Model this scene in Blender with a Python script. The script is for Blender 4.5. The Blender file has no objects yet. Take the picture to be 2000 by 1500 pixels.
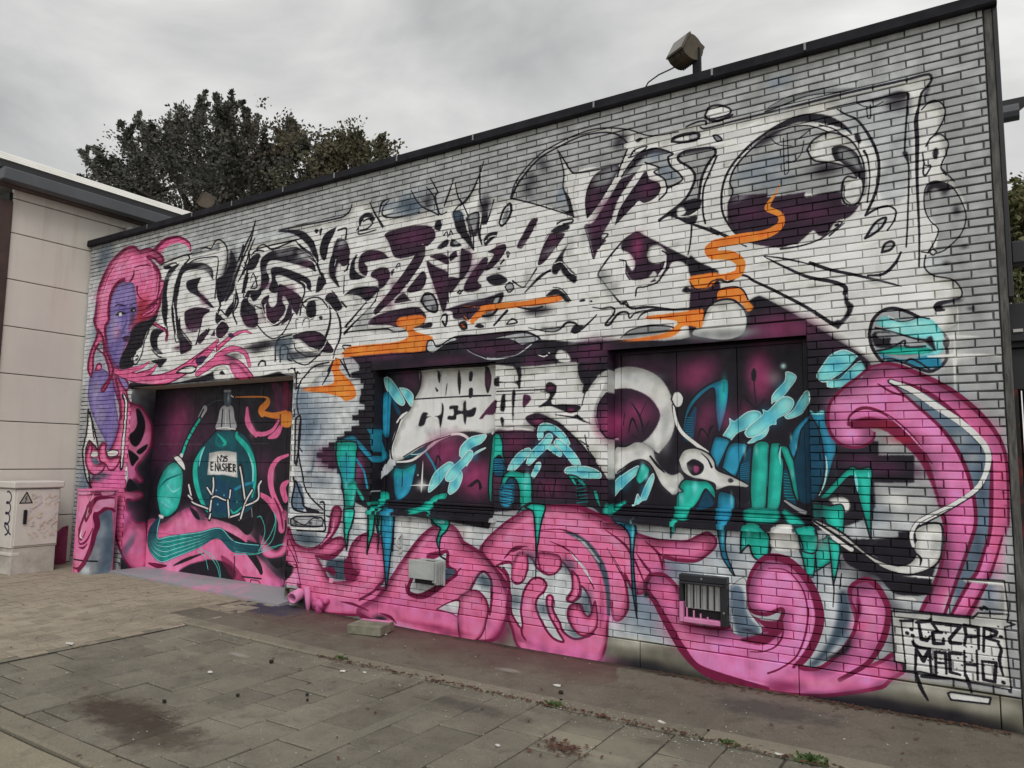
import bpy, math, random
import numpy as np
from mathutils import Vector, Matrix
R = math.radians
scn = bpy.context.scene
COLL = scn.collection
random.seed(7)

# ------------------------------------------------------------------ camera, sky, sun, exposure
cd = bpy.data.cameras.new('camera'); cam = bpy.data.objects.new('camera', cd); COLL.objects.link(cam)
cd.sensor_width = 36.0; cd.lens = 36.0*1435.84/2000; cd.clip_end = 1500; cd.clip_start = .05
yaw, pitch, roll = R(-32.3595), R(5.89445), R(.66623)
fw = Vector((math.sin(yaw)*math.cos(pitch), math.cos(yaw)*math.cos(pitch), math.sin(pitch)))
rt = fw.cross(Vector((0, 0, 1))).normalized(); up = rt.cross(fw)
rt2 = rt*math.cos(roll)+up*math.sin(roll); up2 = up*math.cos(roll)-rt*math.sin(roll)
cam.matrix_world = Matrix(((rt2.x, up2.x, -fw.x, 0), (rt2.y, up2.y, -fw.y, 0), (rt2.z, up2.z, -fw.z, 1.6), (0, 0, 0, 1)))
scn.camera = cam
SUN_EL, SUN_AZ = 48, 142            # degrees; azimuth clockwise from +Y
wd = bpy.data.worlds.new('World'); scn.world = wd; wd.use_nodes = True
wn, wl = wd.node_tree.nodes, wd.node_tree.links
for n in list(wn): wn.remove(n)
def wnode(t, **k):
    n = wn.new(t)
    for a, b in k.items(): setattr(n, a, b)
    return n
sky = wnode('ShaderNodeTexSky', sky_type='NISHITA', sun_disc=False, sun_elevation=R(SUN_EL), sun_rotation=R(SUN_AZ))
hs = wnode('ShaderNodeHueSaturation'); hs.inputs['Saturation'].default_value = .12; wl.new(sky.outputs[0], hs.inputs['Color'])
tc = wnode('ShaderNodeTexCoord')
mpn = wnode('ShaderNodeMapping'); mpn.inputs['Scale'].default_value = (1.0, 1.0, 1.9); mpn.inputs['Location'].default_value = (.42, .1, .3); wl.new(tc.outputs['Generated'], mpn.inputs[0])
cl = wnode('ShaderNodeTexNoise'); cl.inputs['Scale'].default_value = 2.6; cl.inputs['Detail'].default_value = 7; cl.inputs['Roughness'].default_value = .5; cl.inputs['Distortion'].default_value = .5; wl.new(mpn.outputs[0], cl.inputs['Vector'])
cr = wnode('ShaderNodeValToRGB'); cr.color_ramp.elements[0].position = .3; cr.color_ramp.elements[0].color = (3.9, 3.98, 4.05, 1); cr.color_ramp.elements[1].position = .66; cr.color_ramp.elements[1].color = (9.2, 9.2, 8.95, 1); wl.new(cl.outputs['Fac'], cr.inputs[0])
mx = wnode('ShaderNodeMixRGB'); mx.inputs[0].default_value = .86; wl.new(hs.outputs[0], mx.inputs[1]); wl.new(cr.outputs[0], mx.inputs[2])
bg = wnode('ShaderNodeBackground'); bg.inputs['Strength'].default_value = .105; wl.new(mx.outputs[0], bg.inputs[0])
wo = wnode('ShaderNodeOutputWorld'); wl.new(bg.outputs[0], wo.inputs[0])
sd = bpy.data.lights.new('sun', 'SUN'); sd.energy = 1.5; sd.angle = R(35); sd.color = (1, .975, .94)
so = bpy.data.objects.new('sun', sd); COLL.objects.link(so)
sdir = Vector((math.sin(R(SUN_AZ))*math.cos(R(SUN_EL)), math.cos(R(SUN_AZ))*math.cos(R(SUN_EL)), math.sin(R(SUN_EL))))
so.rotation_euler = sdir.to_track_quat('Z', 'Y').to_euler()
vs = scn.view_settings; vs.view_transform = 'Standard'; vs.look = 'None'; vs.gamma = 1; vs.exposure = 0; vs.use_curve_mapping = False

# ------------------------------------------------------------------ helpers
def tag(o, label=None, cat=None, group=None, kind=None):
    for k, v in (('label', label), ('category', cat), ('group', group), ('kind', kind)):
        if v: o[k] = v
    return o
def thing(name, label, cat, loc=(0, 0, 0), group=None):
    o = bpy.data.objects.new(name, None); COLL.objects.link(o); o.location = loc; o.empty_display_size = .1
    return tag(o, label, cat, group)
def wloc(o):
    v = Vector((0, 0, 0))
    while o: v += Vector(o.location); o = o.parent
    return v
class MB:
    def __init__(s): s.v = []; s.f = []
    def add(s, vs_, fs):
        b = len(s.v); s.v += [tuple(v) for v in vs_]; s.f += [tuple(b+i for i in f) for f in fs]; return s
    def box(s, x0, x1, y0, y1, z0, z1, c=0):
        if c <= 0:
            return s.add([(x0, y0, z0), (x1, y0, z0), (x1, y1, z0), (x0, y1, z0), (x0, y0, z1), (x1, y0, z1), (x1, y1, z1), (x0, y1, z1)],
                         [(0, 3, 2, 1), (4, 5, 6, 7), (0, 1, 5, 4), (1, 2, 6, 5), (2, 3, 7, 6), (3, 0, 4, 7)])
        # chamfered box
        v = []
        for sx in (0, 1):
            for sy in (0, 1):
                for sz in (0, 1):
                    X, Y, Z = (x0, x1)[sx], (y0, y1)[sy], (z0, z1)[sz]; dx, dy, dz = (c, -c)[sx], (c, -c)[sy], (c, -c)[sz]
                    v += [(X, Y+dy, Z+dz), (X+dx, Y, Z+dz), (X+dx, Y+dy, Z)]
        I = lambda a, b, d, k: (a*4+b*2+d)*3+k
        fs = []
        for a in (0, 1): fs.append([I(a, 0, 0, 0), I(a, 1, 0, 0), I(a, 1, 1, 0), I(a, 0, 1, 0)][::(-1 if a == 0 else 1)])
        for b in (0, 1): fs.append([I(0, b, 0, 1), I(0, b, 1, 1), I(1, b, 1, 1), I(1, b, 0, 1)][::(-1 if b == 0 else 1)])
        for d in (0, 1): fs.append([I(0, 0, d, 2), I(1, 0, d, 2), I(1, 1, d, 2), I(0, 1, d, 2)][::(-1 if d == 0 else 1)])
        for a in (0, 1):
            for b in (0, 1): fs.append([I(a, b, 0, 0), I(a, b, 1, 0), I(a, b, 1, 1), I(a, b, 0, 1)][::(1 if a == b else -1)])
            for d in (0, 1): fs.append([I(a, 0, d, 0), I(a, 0, d, 2), I(a, 1, d, 2), I(a, 1, d, 0)][::(1 if a == d else -1)])
        for b in (0, 1):
            for d in (0, 1): fs.append([I(0, b, d, 1), I(0, b, d, 2), I(1, b, d, 2), I(1, b, d, 1)][::(-1 if b == d else 1)])
        for a in (0, 1):
            for b in (0, 1):
                for d in (0, 1): fs.append([I(a, b, d, 0), I(a, b, d, 1), I(a, b, d, 2)][::(1 if (a+b+d) % 2 else -1)])
        return s.add(v, fs)
    def tube(s, pts, r, n=8, cap=True):
        pts = [Vector(p) for p in pts]; rr = r if isinstance(r, (list, tuple)) else [r]*len(pts); b = len(s.v)
        d0 = (pts[1]-pts[0]).normalized(); u = d0.orthogonal().normalized()
        for i, p in enumerate(pts):
            d = (pts[min(i+1, len(pts)-1)]-pts[max(i-1, 0)]).normalized(); u = (u-d*u.dot(d)).normalized(); w = d.cross(u)
            for k in range(n):
                a = 2*math.pi*k/n; s.v.append(tuple(p+(u*math.cos(a)+w*math.sin(a))*rr[i]))
        for i in range(len(pts)-1):
            for k in range(n):
                a, c = b+i*n+k, b+i*n+(k+1) % n; s.f.append((a, c, c+n, a+n))
        if cap: s.f.append(tuple(b+k for k in range(n))[::-1]); s.f.append(tuple(b+(len(pts)-1)*n+k for k in range(n)))
        return s
    def prism(s, poly, axis, a, b):     # poly in the two other axes, extruded along axis
        n = len(poly); mk = (lambda p, t: (t, p[0], p[1])) if axis == 0 else (lambda p, t: (p[0], t, p[1])) if axis == 1 else (lambda p, t: (p[0], p[1], t))
        return s.add([mk(p, a) for p in poly]+[mk(p, b) for p in poly], [tuple(range(n))[::-1], tuple(range(n, 2*n))]+[(i, (i+1) % n, n+(i+1) % n, n+i) for i in range(n)])
    def mesh(s, name, off=(0, 0, 0)):
        me = bpy.data.meshes.new(name); me.from_pydata([(v[0]-off[0], v[1]-off[1], v[2]-off[2]) for v in s.v], [], s.f); me.update(); return me
    def build(s, name, mat, parent=None, smooth=False):
        off = wloc(parent) if parent else (0, 0, 0)
        me = s.mesh(name, off); me.materials.append(mat)
        if smooth: me.polygons.foreach_set('use_smooth', [True]*len(me.polygons))
        o = bpy.data.objects.new(name, me); COLL.objects.link(o)
        if parent: o.parent = parent
        return o
def box(name, m, parent, x0, x1, y0, y1, z0, z1, c=0): return MB().box(x0, x1, y0, y1, z0, z1, c).build(name, m, parent)
def gz(x): return .1*min(max((-x-4.5)/5, 0), 1)          # the yard rises gently to the left

class NT:
    def __init__(s, name):
        s.m = bpy.data.materials.new(name); s.m.use_nodes = True; s.t = s.m.node_tree; s.b = s.t.nodes['Principled BSDF']
        s.geo = s.n('ShaderNodeNewGeometry'); s.pos = s.geo.outputs['Position']
    def n(s, t, **k):
        nd = s.t.nodes.new(t)
        for a, b in k.items(): setattr(nd, a, b)
        return nd
    def l(s, a, b): s.t.links.new(a, b)
    def noise(s, scale, detail=4, rough=.55, vec=None, stretch=None):
        nd = s.n('ShaderNodeTexNoise'); nd.inputs['Scale'].default_value = scale; nd.inputs['Detail'].default_value = detail; nd.inputs['Roughness'].default_value = rough
        v = vec or s.pos
        if stretch:
            mp = s.n('ShaderNodeMapping'); mp.inputs['Scale'].default_value = stretch; s.l(v, mp.inputs[0]); v = mp.outputs[0]
        s.l(v, nd.inputs['Vector']); return nd.outputs['Fac']
    def ramp(s, f, a, b, c0=(0, 0, 0, 1), c1=(1, 1, 1, 1)):
        r = s.n('ShaderNodeValToRGB'); e = r.color_ramp.elements; e[0].position = a; e[1].position = b; e[0].color = c0; e[1].color = c1; s.l(f, r.inputs[0]); return r.outputs[0]
    def mix(s, f, a, b, mode='MIX'):
        m = s.n('ShaderNodeMixRGB', blend_type=mode)
        for i, v in ((0, f), (1, a), (2, b)):
            if hasattr(v, 'is_linked'): s.l(v, m.inputs[i])
            elif i == 0: m.inputs[0].default_value = v
            else: m.inputs[i].default_value = (v[0], v[1], v[2], 1)
        return m.outputs[0]
    def math(s, op, a, b=None):
        m = s.n('ShaderNodeMath', operation=op)
        for i, v in ((0, a), (1, b)):
            if v is None: continue
            if hasattr(v, 'is_linked'): s.l(v, m.inputs[i])
            else: m.inputs[i].default_value = v
        return m.outputs[0]
    def xyz(s):
        x = s.n('ShaderNodeSeparateXYZ'); s.l(s.pos, x.inputs[0]); return x.outputs
    def n_lum(s, c):
        b = s.n('ShaderNodeRGBToBW'); s.l(c, b.inputs[0]); return b.outputs[0]
    def bump(s, h, strength=.3, dist=.01):
        b = s.n('ShaderNodeBump'); b.inputs['Strength'].default_value = strength; b.inputs['Distance'].default_value = dist; s.l(h, b.inputs['Height']); s.l(b.outputs[0], s.b.inputs['Normal'])
    def out(s, col, rough=.8, metal=0, spec=.3):
        if hasattr(col, 'is_linked'): s.l(col, s.b.inputs['Base Color'])
        else: s.b.inputs['Base Color'].default_value = (*col, 1)
        if hasattr(rough, 'is_linked'): s.l(rough, s.b.inputs['Roughness'])
        else: s.b.inputs['Roughness'].default_value = rough
        s.b.inputs['Metallic'].default_value = metal; s.b.inputs['Specular IOR Level'].default_value = spec
        return s.m
def simple(name, c1, c2=None, scale=6, rough=.7, bump=.15, bscale=60, metal=0, spec=.3, lo=.35, hi=.7, stretch=None, rnd=0):
    t = NT(name); c2 = c2 or tuple(v*.75 for v in c1)
    col = t.mix(t.ramp(t.noise(scale, 5, .6, stretch=stretch), lo, hi), c2, c1)
    if rnd:
        oi = t.n('ShaderNodeObjectInfo'); k = t.math('ADD', t.math('MULTIPLY', oi.outputs['Random'], 2*rnd), 1-rnd)
        col = t.mix(1, col, k, 'MULTIPLY')
    if bump: t.bump(t.noise(bscale, 4), bump, .004)
    return t.out(col, rough, metal, spec)

def cladding():
    t = NT('beige_cladding_panel'); o = t.xyz(); col = t.mix(t.ramp(t.noise(1.3, 5, .6), .3, .75), (.63, .59, .535), (.70, .66, .60))
    st = t.ramp(t.noise(5, 5, .6, stretch=(1, 1.6, .12)), .5, .8, (0, 0, 0, 1), (.5, .5, .5, 1)); hi = t.ramp(o[2], 0, 1); mr = t.n('ShaderNodeMapRange'); t.l(o[2], mr.inputs[0]); mr.inputs[1].default_value = 3.2; mr.inputs[2].default_value = 5.1; mr.inputs[3].default_value = .25; mr.inputs[4].default_value = 1
    col = t.mix(t.math('MULTIPLY', st, mr.outputs[0]), col, (.40, .34, .25)); col = t.mix(t.ramp(t.noise(26, 3, .6), .70, .76, (0, 0, 0, 1), (.4, .4, .4, 1)), col, (.33, .29, .25))
    t.bump(t.noise(90, 4), .12, .004); return t.out(col, .75)
# ------------------------------------------------------------------ the mural, painted stroke by stroke into wall-space pictures
# every line is one spray stroke or filled shape in millimetres on its wall: F fill, S stroke (x,y,width), B airbrush spot
TONE = {'W':(216,216,212),'w':(184,188,191),'G':(150,152,153),'g':(122,125,128),'k':(26,23,31),'P':(44,29,44),'p':(72,36,62),'m':(140,52,96),'Q':(202,94,138),'q':(214,134,168),'Z':(196,102,156),'z':(214,140,186),'d':(104,24,58),'V':(124,110,164),'v':(92,80,138),'O':(228,122,48),'o':(196,92,40),'T':(26,160,144),'t':(16,96,100),'U':(32,124,156),'u':(18,60,84),'C':(122,204,208),'c':(186,232,230),'S':(92,108,126),'s':(58,72,86),'Y':(18,66,78),'H':(150,152,156),'h':(164,167,170),'i':(24,22,28),'x':(104,101,90),'y':(50,48,42),'r':(128,28,44),'e':(178,176,166),'n':(60,40,70)}
PAINT = {
'wall': '''Fw~135|-22,4027 2903,4265 5335,4117 7269,4034 9173,4217 10733,4165 10739,2287 9526,2593 8291,2487 5407,2522 4329,2354 176,2527
Fw~48|4329,2354 5559,2303 5614,1014 4417,954
Fw~31|5040,985 8242,1106 10829,1215 10807,744 10264,618 10286,425 9643,197 7322,183 5070,414
BW.70|6148,944|190,72,0
BW.70|6756,933|173,69,0
BW.70|7317,486|157,65,0
BW.70|8922,1028|119,57,0
BW.70|8502,292|127,58,0
BW.70|9700,1043|102,53,0
BW.70|10321,1353|90,50,0
FG~31|10523,4223 10996,4233 10940,1315 10626,1627 10654,2976
BS.60|10165,1279|101,76,0
BS.60|9193,934|123,83,0
BS.60|6652,418|189,102,0
BS.60|9762,837|109,78,0
BS.60|8058,1138|152,93,0
BS.60|9292,4147|88,61,0
BS.50|9645,4467|92,50,0
BS.50|6040,4159|270,134,0
Bs.70|401,4423|202,228,0
BS.80|398,3388|200,462,0
BS.90|299,1096|164,437,0
BS.90|4679,1950|277,304,0
BS.90|5638,465|272,148,0
Bs.50|4869,1351|230,80,0
BS.80|8546,492|212,321,0
BS.80|8716,781|206,96,0
BS.90|9980,483|48,135,0
BS.70|10614,2025|108,66,0
BS.90|10816,932|40,234,0
Bk.80|10204,644|122,91,0
Bk.80|10114,700|124,92,0
Bk.80|10376,454|146,72,0
Bk.70|9962,923|72,60,0
Bk.90|10151,872|124,67,0
Bk.90|10332,855|119,65,0
FW|1760,4128 2229,4182 2703,4222 2928,4275 3108,4202 3195,4029 3375,3878 3457,4055 3655,4369! 3603,4127 3911,4111 4473,4085 4071,4205! 4466,4204 5086,4188 5234,4276 5175,4336 5493,4285 5589,4143 5702,3987! 5634,4136 5762,4263 5883,4268 5870,4149 5698,4097 6176,4061 6156,4177 6052,4310! 6206,4168 6405,3982 6281,4379! 6368,4165 6468,4004 6593,4316! 6669,4045 6804,4122 6715,4050 6876,4260 6954,4433! 6908,4127 6941,3921 7070,4047 7255,4006 7539,4331 7802,4422 8153,4456 8415,4382 8620,4283 8967,4290 9565,4254 10186,4254 10624,4250 10642,4218 10570,4045 10654,4051 10712,3999 10700,3903 10636,3811 10695,3793 10715,3721 10705,3634 10679,3569 10787,3365 10800,3210 10764,3105 10655,3011 10559,2983 10556,2899 10705,2811 10758,2709 10611,2657 10604,2616 10725,2618 10722,2537 10668,2487 10280,2316 10192,2286 9986,2471 9803,2597 9494,2828 9419,2817 9095,2551 8840,2561 8349,2584 7972,2574 7874,2437 7399,2426 6715,2704 6253,2650 5181,2644 4577,2315 4401,2522 3574,2505 2594,2554 1460,2848 983,2790 1418,3230 1803,3436
Fh~21|10039,4163 10497,4147 10477,3448 10366,3378 10282,3485 10306,3711
Fk|5178,2709 6284,2674 6715,2730 7555,2660 7960,2606 8361,2592 8944,2571 9412,2821 9494,2828 9962,2490 10200,2275 10064,2079 9989,1761 10228,1753! 10225,1657! 10438,1658! 10431,1484! 10194,1478! 10164,1262 9837,1137 9081,1095 8242,1123 8058,1221 7119,1136! 7067,984! 6271,1048 5883,1053 5469,1135 5234,1256 5213,1386! 5210,1439! 5151,1437! 5148,1490! 5021,1488! 5019,1542! 4927,1540! 4925,1594! 4840,1599! 4837,1653! 4929,1654! 4926,1708! 5017,1708! 5015,1761! 5135,1761! 5132,1815! 5235,1824! 5233,1878! 5335,1877! 5333,1929! 5440,1933! 5438,1986! 5344,1987! 5342,2040! 5428,2044! 5426,2096! 5512,2094! 5509,2147! 5437,2159! 5435,2212! 5455,2259! 5452,2312! 5488,2311! 5486,2364! 5443,2366! 5440,2419! 5309,2431! 5307,2485! 5422,2500! 5420,2553! 5329,2634!
FP~36|9436,2698 9620,2709 9962,2491 10184,2278 10037,2242 9792,2533 9404,2556
Bm.75|9598,2568|234,104,0
Bp.60|9338,2532|284,58,0
Bp.70|5755,2626|448,52,0
Bp.70|6569,2530|397,49,0
Bp.90|8057,2481|179,98,0
Bp.90|8116,2531|178,97,0
Bp.80|5007,1622|208,93,0
Bp.80|5085,1569|205,93,0
Bp.80|10098,1621|159,52,0
Bp.80|10253,1580|154,51,0
Bp.80|10367,1556|150,50,0
Sd|2416,4206,33 2382,4286,56 2267,4359,71 2098,4409,91 1846,4401,123 1641,4301,156
SQ|2409,4224,17 2369,4280,33 2263,4343,45 2100,4388,59 1877,4374,82 1687,4277,105
FQ|261,3548 298,3915 405,4125 579,4306 792,4414 975,4460 1132,4446 1263,4364! 1442,4374 1655,4308 1793,4218 1830,4144 1760,4128! 1605,4227 1455,4257! 1551,4182 1692,4085 1778,3952 1817,3707 1792,3539 1716,3444 1431,3385 1202,3283 1134,3078 1031,2910 860,2780 678,2969 485,3217 336,3357 232,3514
Sd|261,3548,71 298,3915,72 405,4125,67 579,4306,59 792,4414,50 975,4460,42 1132,4446,37 1263,4364,36! 1442,4374,36 1655,4308,36 1793,4218,43 1830,4144,61 1760,4128,36! 1605,4227,36 1455,4257,56! 1551,4182,40 1692,4085,44 1778,3952,55 1817,3707,60 1792,3539,60 1716,3444,45 1431,3385,43 1202,3283,57 1134,3078,63 1031,2910,58 860,2780,36 678,2969,52 485,3217,53 336,3357,54 232,3514,64 261,3548,65
Br.80|1409,3578|180,158,0
Br.80|1395,3441|180,158,0
Bq.70|1263,4088|276,108,0
Bq.70|847,4215|288,110,0
Bq.70|504,3855|298,111,0
Bq.60|399,3645|100,223,0
Sd|1153,4120,24 1148,4032,45 1034,3947,29 934,4004,15
Sd|1165,4154,20 1316,4161,19 1557,4129,18 1712,4030,19
Sd|1257,3876,38 1284,3767,26 1398,3684,16 1519,3654,11
FQ|1770,3884 1855,3891 1877,3820 1805,3692 1740,3630 1769,3764
Sd|1770,3884,22 1855,3891,21 1877,3820,34 1805,3692,32 1740,3630,30 1769,3764,34 1770,3884,34
FV|593,3662 634,3858 778,3987 934,4004 1003,3951 1094,3967 1193,3901 1244,3772 1278,3627 1278,3417 1224,3492 1141,3341 1179,3215 1124,3167 1048,3032 980,2949 983,2790 747,2929 591,3155 531,3377 616,3478 595,3516
Sd|604,3515,59 593,3662,69 634,3858,75 778,3987,66 933,4013,59
Sd|593,3662,58 616,3478,60 531,3377,60 607,3153,53 747,2929,45 954,2775,39
Bv.80|920,3593|221,72,0
Bv.80|1081,3541|217,71,0
Bv.70|731,3055|160,144,0
Bv.70|847,2887|158,142,0
Bv.60|960,3517|157,108,0
Bv.60|939,3164|157,107,0
Bq.60|829,3297|70,99,0
Fk|770,3527 874,3579 1036,3528 897,3523
Fk|1139,3571 1227,3597 1263,3550 1189,3530
FW|846,3550 908,3558 929,3517 867,3512
FW|1186,3557 1231,3565 1228,3541
Sv|764,3572,9 914,3638,20 1042,3616,7
Fn|982,3196 1072,3220 1167,3195 1097,3137 1018,3154
Sn|891,3310,6 957,3278,9 1034,3280,13
Sn|718,3640,9 831,3677,22 1024,3632,9
Sn|1117,3630,8 1221,3654,19 1258,3643,7
Sv|1050,3544,12 1051,3402,50 957,3278,24
Sn|984,3178,5 1092,3182,10 1168,3181,14
BH.35|778,3463|77,109,0
BH.35|735,3287|77,108,0
Bn.50|1213,3458|67,142,0
Bn.50|1186,3425|67,142,0
Sq.80~7|981,4414,7 680,4274,30 486,4004,36 399,3645,14
Sq.80~7|1175,4332,7 879,4210,37 646,4021,11
Sq.80~7|1299,4314,6 1554,4155,23 1639,3900,31 1604,3679,12
Sq.80~7|883,4174,8 707,4050,11
Sq.80~7|1412,4104,8 1491,3919,42 1418,3770,12
Sd.80|799,4349,7 564,4160,24 402,3884,9
Sd.80|1052,4331,7 791,4149,7
Sd.80|1546,4227,6 1698,4032,21 1712,3754,8
Sd.80|1294,4084,7 1374,3897,7
Sd.80|349,3779,9 339,3596,9
FQ|714,2806 900,2707 1142,2486 1253,2310 1528,2234 1748,2062 1819,1928 1811,1731 1659,1566 1500,1432 1666,1287 1621,1250 1487,1291 1347,1229 1282,1144 1533,1136 1664,1124 1684,1075 1517,1020 1341,1021 1388,866 1577,745 1807,725 1885,253 1865,180 1587,148 1338,289 1200,443 1081,685 1025,1018 430,1100! 418,1187 585,1400 391,1397 276,1519 290,1661 392,1768 619,1645 840,1645 969,1869 1061,2127 1008,2318 858,2533
Sd|714,2806,31 900,2707,34 1142,2486,38 1253,2310,32 1528,2234,30 1748,2062,35 1819,1928,43 1811,1731,42 1659,1566,37 1500,1432,45 1666,1287,39 1621,1250,26 1487,1291,26 1347,1229,34 1282,1144,31 1533,1136,26 1664,1124,29 1684,1075,33 1517,1020,26 1341,1021,39 1388,866,39 1577,745,28 1807,725,40 1885,253,43 1865,180,26 1587,148,27 1338,289,36 1200,443,42 1081,685,46 1025,1018,34 430,1100,29! 418,1187,47 585,1400,50 391,1397,31 276,1519,49 290,1661,49 392,1768,28 619,1645,29 840,1645,36 969,1869,46 1061,2127,48 1008,2318,44 858,2533,43 714,2806,44
BZ.70|1182,1360|330,151,0
BZ.70|979,1270|337,152,0
BZ.70|758,1042|345,153,0
BZ.70|1278,795|325,148,0
Bq.50|1254,2037|180,119,0
Bq.50|1536,1632|174,116,0
Bd.50|1301,598|73,147,-30
Bd.50|1439,427|72,145,-30
BS.80|1464,461|75,161,-25
Fk|1420,2203 1508,2201 1633,2064 1653,1930 1577,1781 1468,1715 1345,1765 1303,1867 1414,1933 1468,2033
Fk|1504,1661 1724,1748 1703,1679 1573,1615
Fk|1301,1681 1547,1582 1497,1515 1409,1464 1314,1614
Fk|1369,1297 1491,1250 1587,1170 1358,1130 1306,1195
Sd|892,2637,59 996,2423,59 1043,2282,62 1079,2109,62
Sd|1056,2041,23 986,1852,54 871,1654,19
FV|224,2670 311,2775 506,2791 640,2757 782,2643 846,2499 919,2286 996,2111 998,1938 919,1766 805,1676 724,1819 544,1979 321,2232 219,2452
Sv|224,2670,24 311,2775,18 506,2791,14 640,2757,16 782,2643,21 846,2499,23 919,2286,23 996,2111,24 998,1938,25 919,1766,22 805,1676,14 724,1819,21 544,1979,20 321,2232,23 219,2452,26 224,2670,27
FV|915,2706 1060,2664 1193,2571 1203,2484 1126,2487 989,2606
Sd|915,2706,23 1060,2664,25 1193,2571,32 1203,2484,36 1126,2487,26 989,2606,31 915,2706,34
Bv.60|780,2396|190,211,0
Bv.60|728,2046|190,210,0
Bv.60|425,2660|198,217,0
BH.40|410,2517|132,162,0
BH.40|589,2137|129,159,0
FQ|369,3354 304,3213 181,3002 171,2819 254,2696 289,2812 280,3013 395,3151 492,3162 581,2975 700,2789 718,2646 630,2579 558,2511 595,2474 683,2541 777,2678 794,2801 604,3046 481,3254
Sd|369,3354,52 304,3213,51 181,3002,53 171,2819,51 254,2696,28 289,2812,53 280,3013,53 395,3151,42 492,3162,37 581,2975,44 700,2789,46 718,2646,50 630,2579,42 558,2511,50 595,2474,31 683,2541,44 777,2678,49 794,2801,45 604,3046,42 481,3254,41 369,3354,37
Sd|299,3122,26 475,3036,26 615,2955,27
Fg|408,3178 473,3182 516,3106 471,3073
FQ|359,2790 384,2852 447,2876 499,2845 491,2783
Sd|359,2790,38 384,2852,33 447,2876,21 499,2845,34 491,2783,26 359,2790,21
FW|248,2234 378,2052 539,1767 591,1662! 415,1764 313,1786 255,1625 367,1379 437,1170! 313,1290 180,1607 207,1786 250,1965
Sk|248,2234,33 378,2052,33 539,1767,34 591,1662,20! 415,1764,23 313,1786,31 255,1625,38 367,1379,36 437,1170,34! 313,1290,34 180,1607,38 207,1786,39 250,1965,39 248,2234,39
Sk|303,2197,28 450,1821,28
FQ|342,1768 415,1714 405,1591 574,1487 766,1481 715,1385 530,1329 358,1396 264,1554
Sd|342,1768,30 415,1714,40 405,1591,37 574,1487,24 766,1481,30 715,1385,30 530,1329,23 358,1396,32 264,1554,43 342,1768,42
FW|424,1644 554,1644 562,1583 406,1582
FS|420,1547 533,1557 621,1496 512,1469
FQ|667,1767 765,1749 757,1680 851,1559 1126,1579 1022,1424 870,1405 799,1473 634,1523 598,1680
Sd|667,1767,23 765,1749,32 757,1680,38 851,1559,24 1126,1579,29 1022,1424,29 870,1405,23 799,1473,27 634,1523,33 598,1680,42 667,1767,36
FW|793,1645 931,1672 1071,1655 1033,1595 848,1585
Sk|793,1645,13 931,1672,13 1071,1655,16 1033,1595,14 848,1585,13 793,1645,18
Bs.80|722,1333|157,43,0
Bs.80|601,1279|159,43,0
Sk|372,1291,17 494,1102,52
Sk|1100,2402,78 1184,2278,89 1181,1936,91 1175,1732,91 1166,1444,91
SW|1098,2419,13 1184,2278,36 1181,1936,36 1175,1732,55 1166,1444,18
FW|1271,1496 1331,1362 1302,1228 1261,1328
Sd|864,2744,82 1182,2666,125 1635,2580,154 2057,2587,160 2451,2690,161 2726,2801,148 2919,2899,108 3060,2991,57
Sd|2692,2612,86 3031,2743,126 3274,2743,112 3516,2652,113 3688,2500,146
Sd|3053,2780,122 3217,2855,93 3406,2873,70 3585,2807,66 3677,2658,55
Sd|1052,2734,83 1441,2755,68 1652,2828,22
Sd|1422,2662,86 1709,2698,82 1840,2800,28
Sd|3067,2905,69 3300,3019,58 3531,3073,37 3683,3034,18
SQ|864,2744,64 1182,2666,98 1635,2580,121 2057,2587,125 2451,2690,126 2726,2801,116 2919,2899,85 3060,2991,44
SQ|2692,2612,67 3031,2743,98 3274,2743,88 3516,2652,89 3688,2500,115
SQ|3053,2780,95 3217,2855,73 3406,2873,55 3585,2807,51 3677,2658,43
SQ|1052,2734,65 1441,2755,53 1652,2828,17
SQ|1422,2662,52 1709,2698,50 1840,2800,17
SQ|3067,2905,42 3300,3019,35 3531,3073,23 3683,3034,11
Sd|2575,2763,21 2819,2891,18 3020,2877,16
Sq|1341,2589,7 1782,2543,20 2327,2599,7
Sd|3046,2867,19 3040,2938,19
Bd.40|3457,2511|93,30,0
Bd.40|3569,2566|92,30,0
FW|2268,2651 2423,2707 2605,2713 2661,2670 2561,2627
Sk|2268,2651,22 2423,2707,20 2605,2713,18 2661,2670,29 2561,2627,19 2268,2651,19
Fn|2650,2790 2774,2830 2864,2808 2758,2720 2681,2724
Fn|3248,3062 3319,3072 3371,3021 3300,3012
Fk|1253,2568 2010,2508 2746,2570 3041,2625 3049,2531 2201,2508 1233,2483
FW|3039,2656 3231,2676 3335,2578 3363,2516 3049,2531
Fk|3130,2589 3175,2625 3239,2576
FQ|3301,2703 3491,2676 3688,2500 3457,2511
Sd|1501,3552,27 1670,3603,73 1779,3660,30
Sd|1451,3470,58 1650,3519,62 1730,3580,71
SQ|1451,3470,24 1650,3519,25 1726,3563,28
Sd|1745,3441,75 1698,3343,67 1818,3282,46 1995,3199,55 2006,3098,72
SQ|1741,3425,29 1712,3342,25 1834,3272,18 1967,3201,18
Sk|2186,4070,13 1973,3979,68 1900,3732,94 1909,3443,78 1968,3336,43 2016,3214,15
Fk|2244,4028 2457,4041 2722,4001 2884,3894 2916,3761! 2730,3911 2412,3956 2269,3908 2208,3697 2192,3498 2235,3328 2267,3358 2326,3171 2470,3045 2555,2974 2534,2927 2406,2887 2320,2893 2284,3043 2160,3202 2085,3409 2075,3510 2116,3792
Bp.80|2425,2967|79,65,0
FG~33|2621,3978 2833,3901 2866,3816 2731,3898
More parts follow.
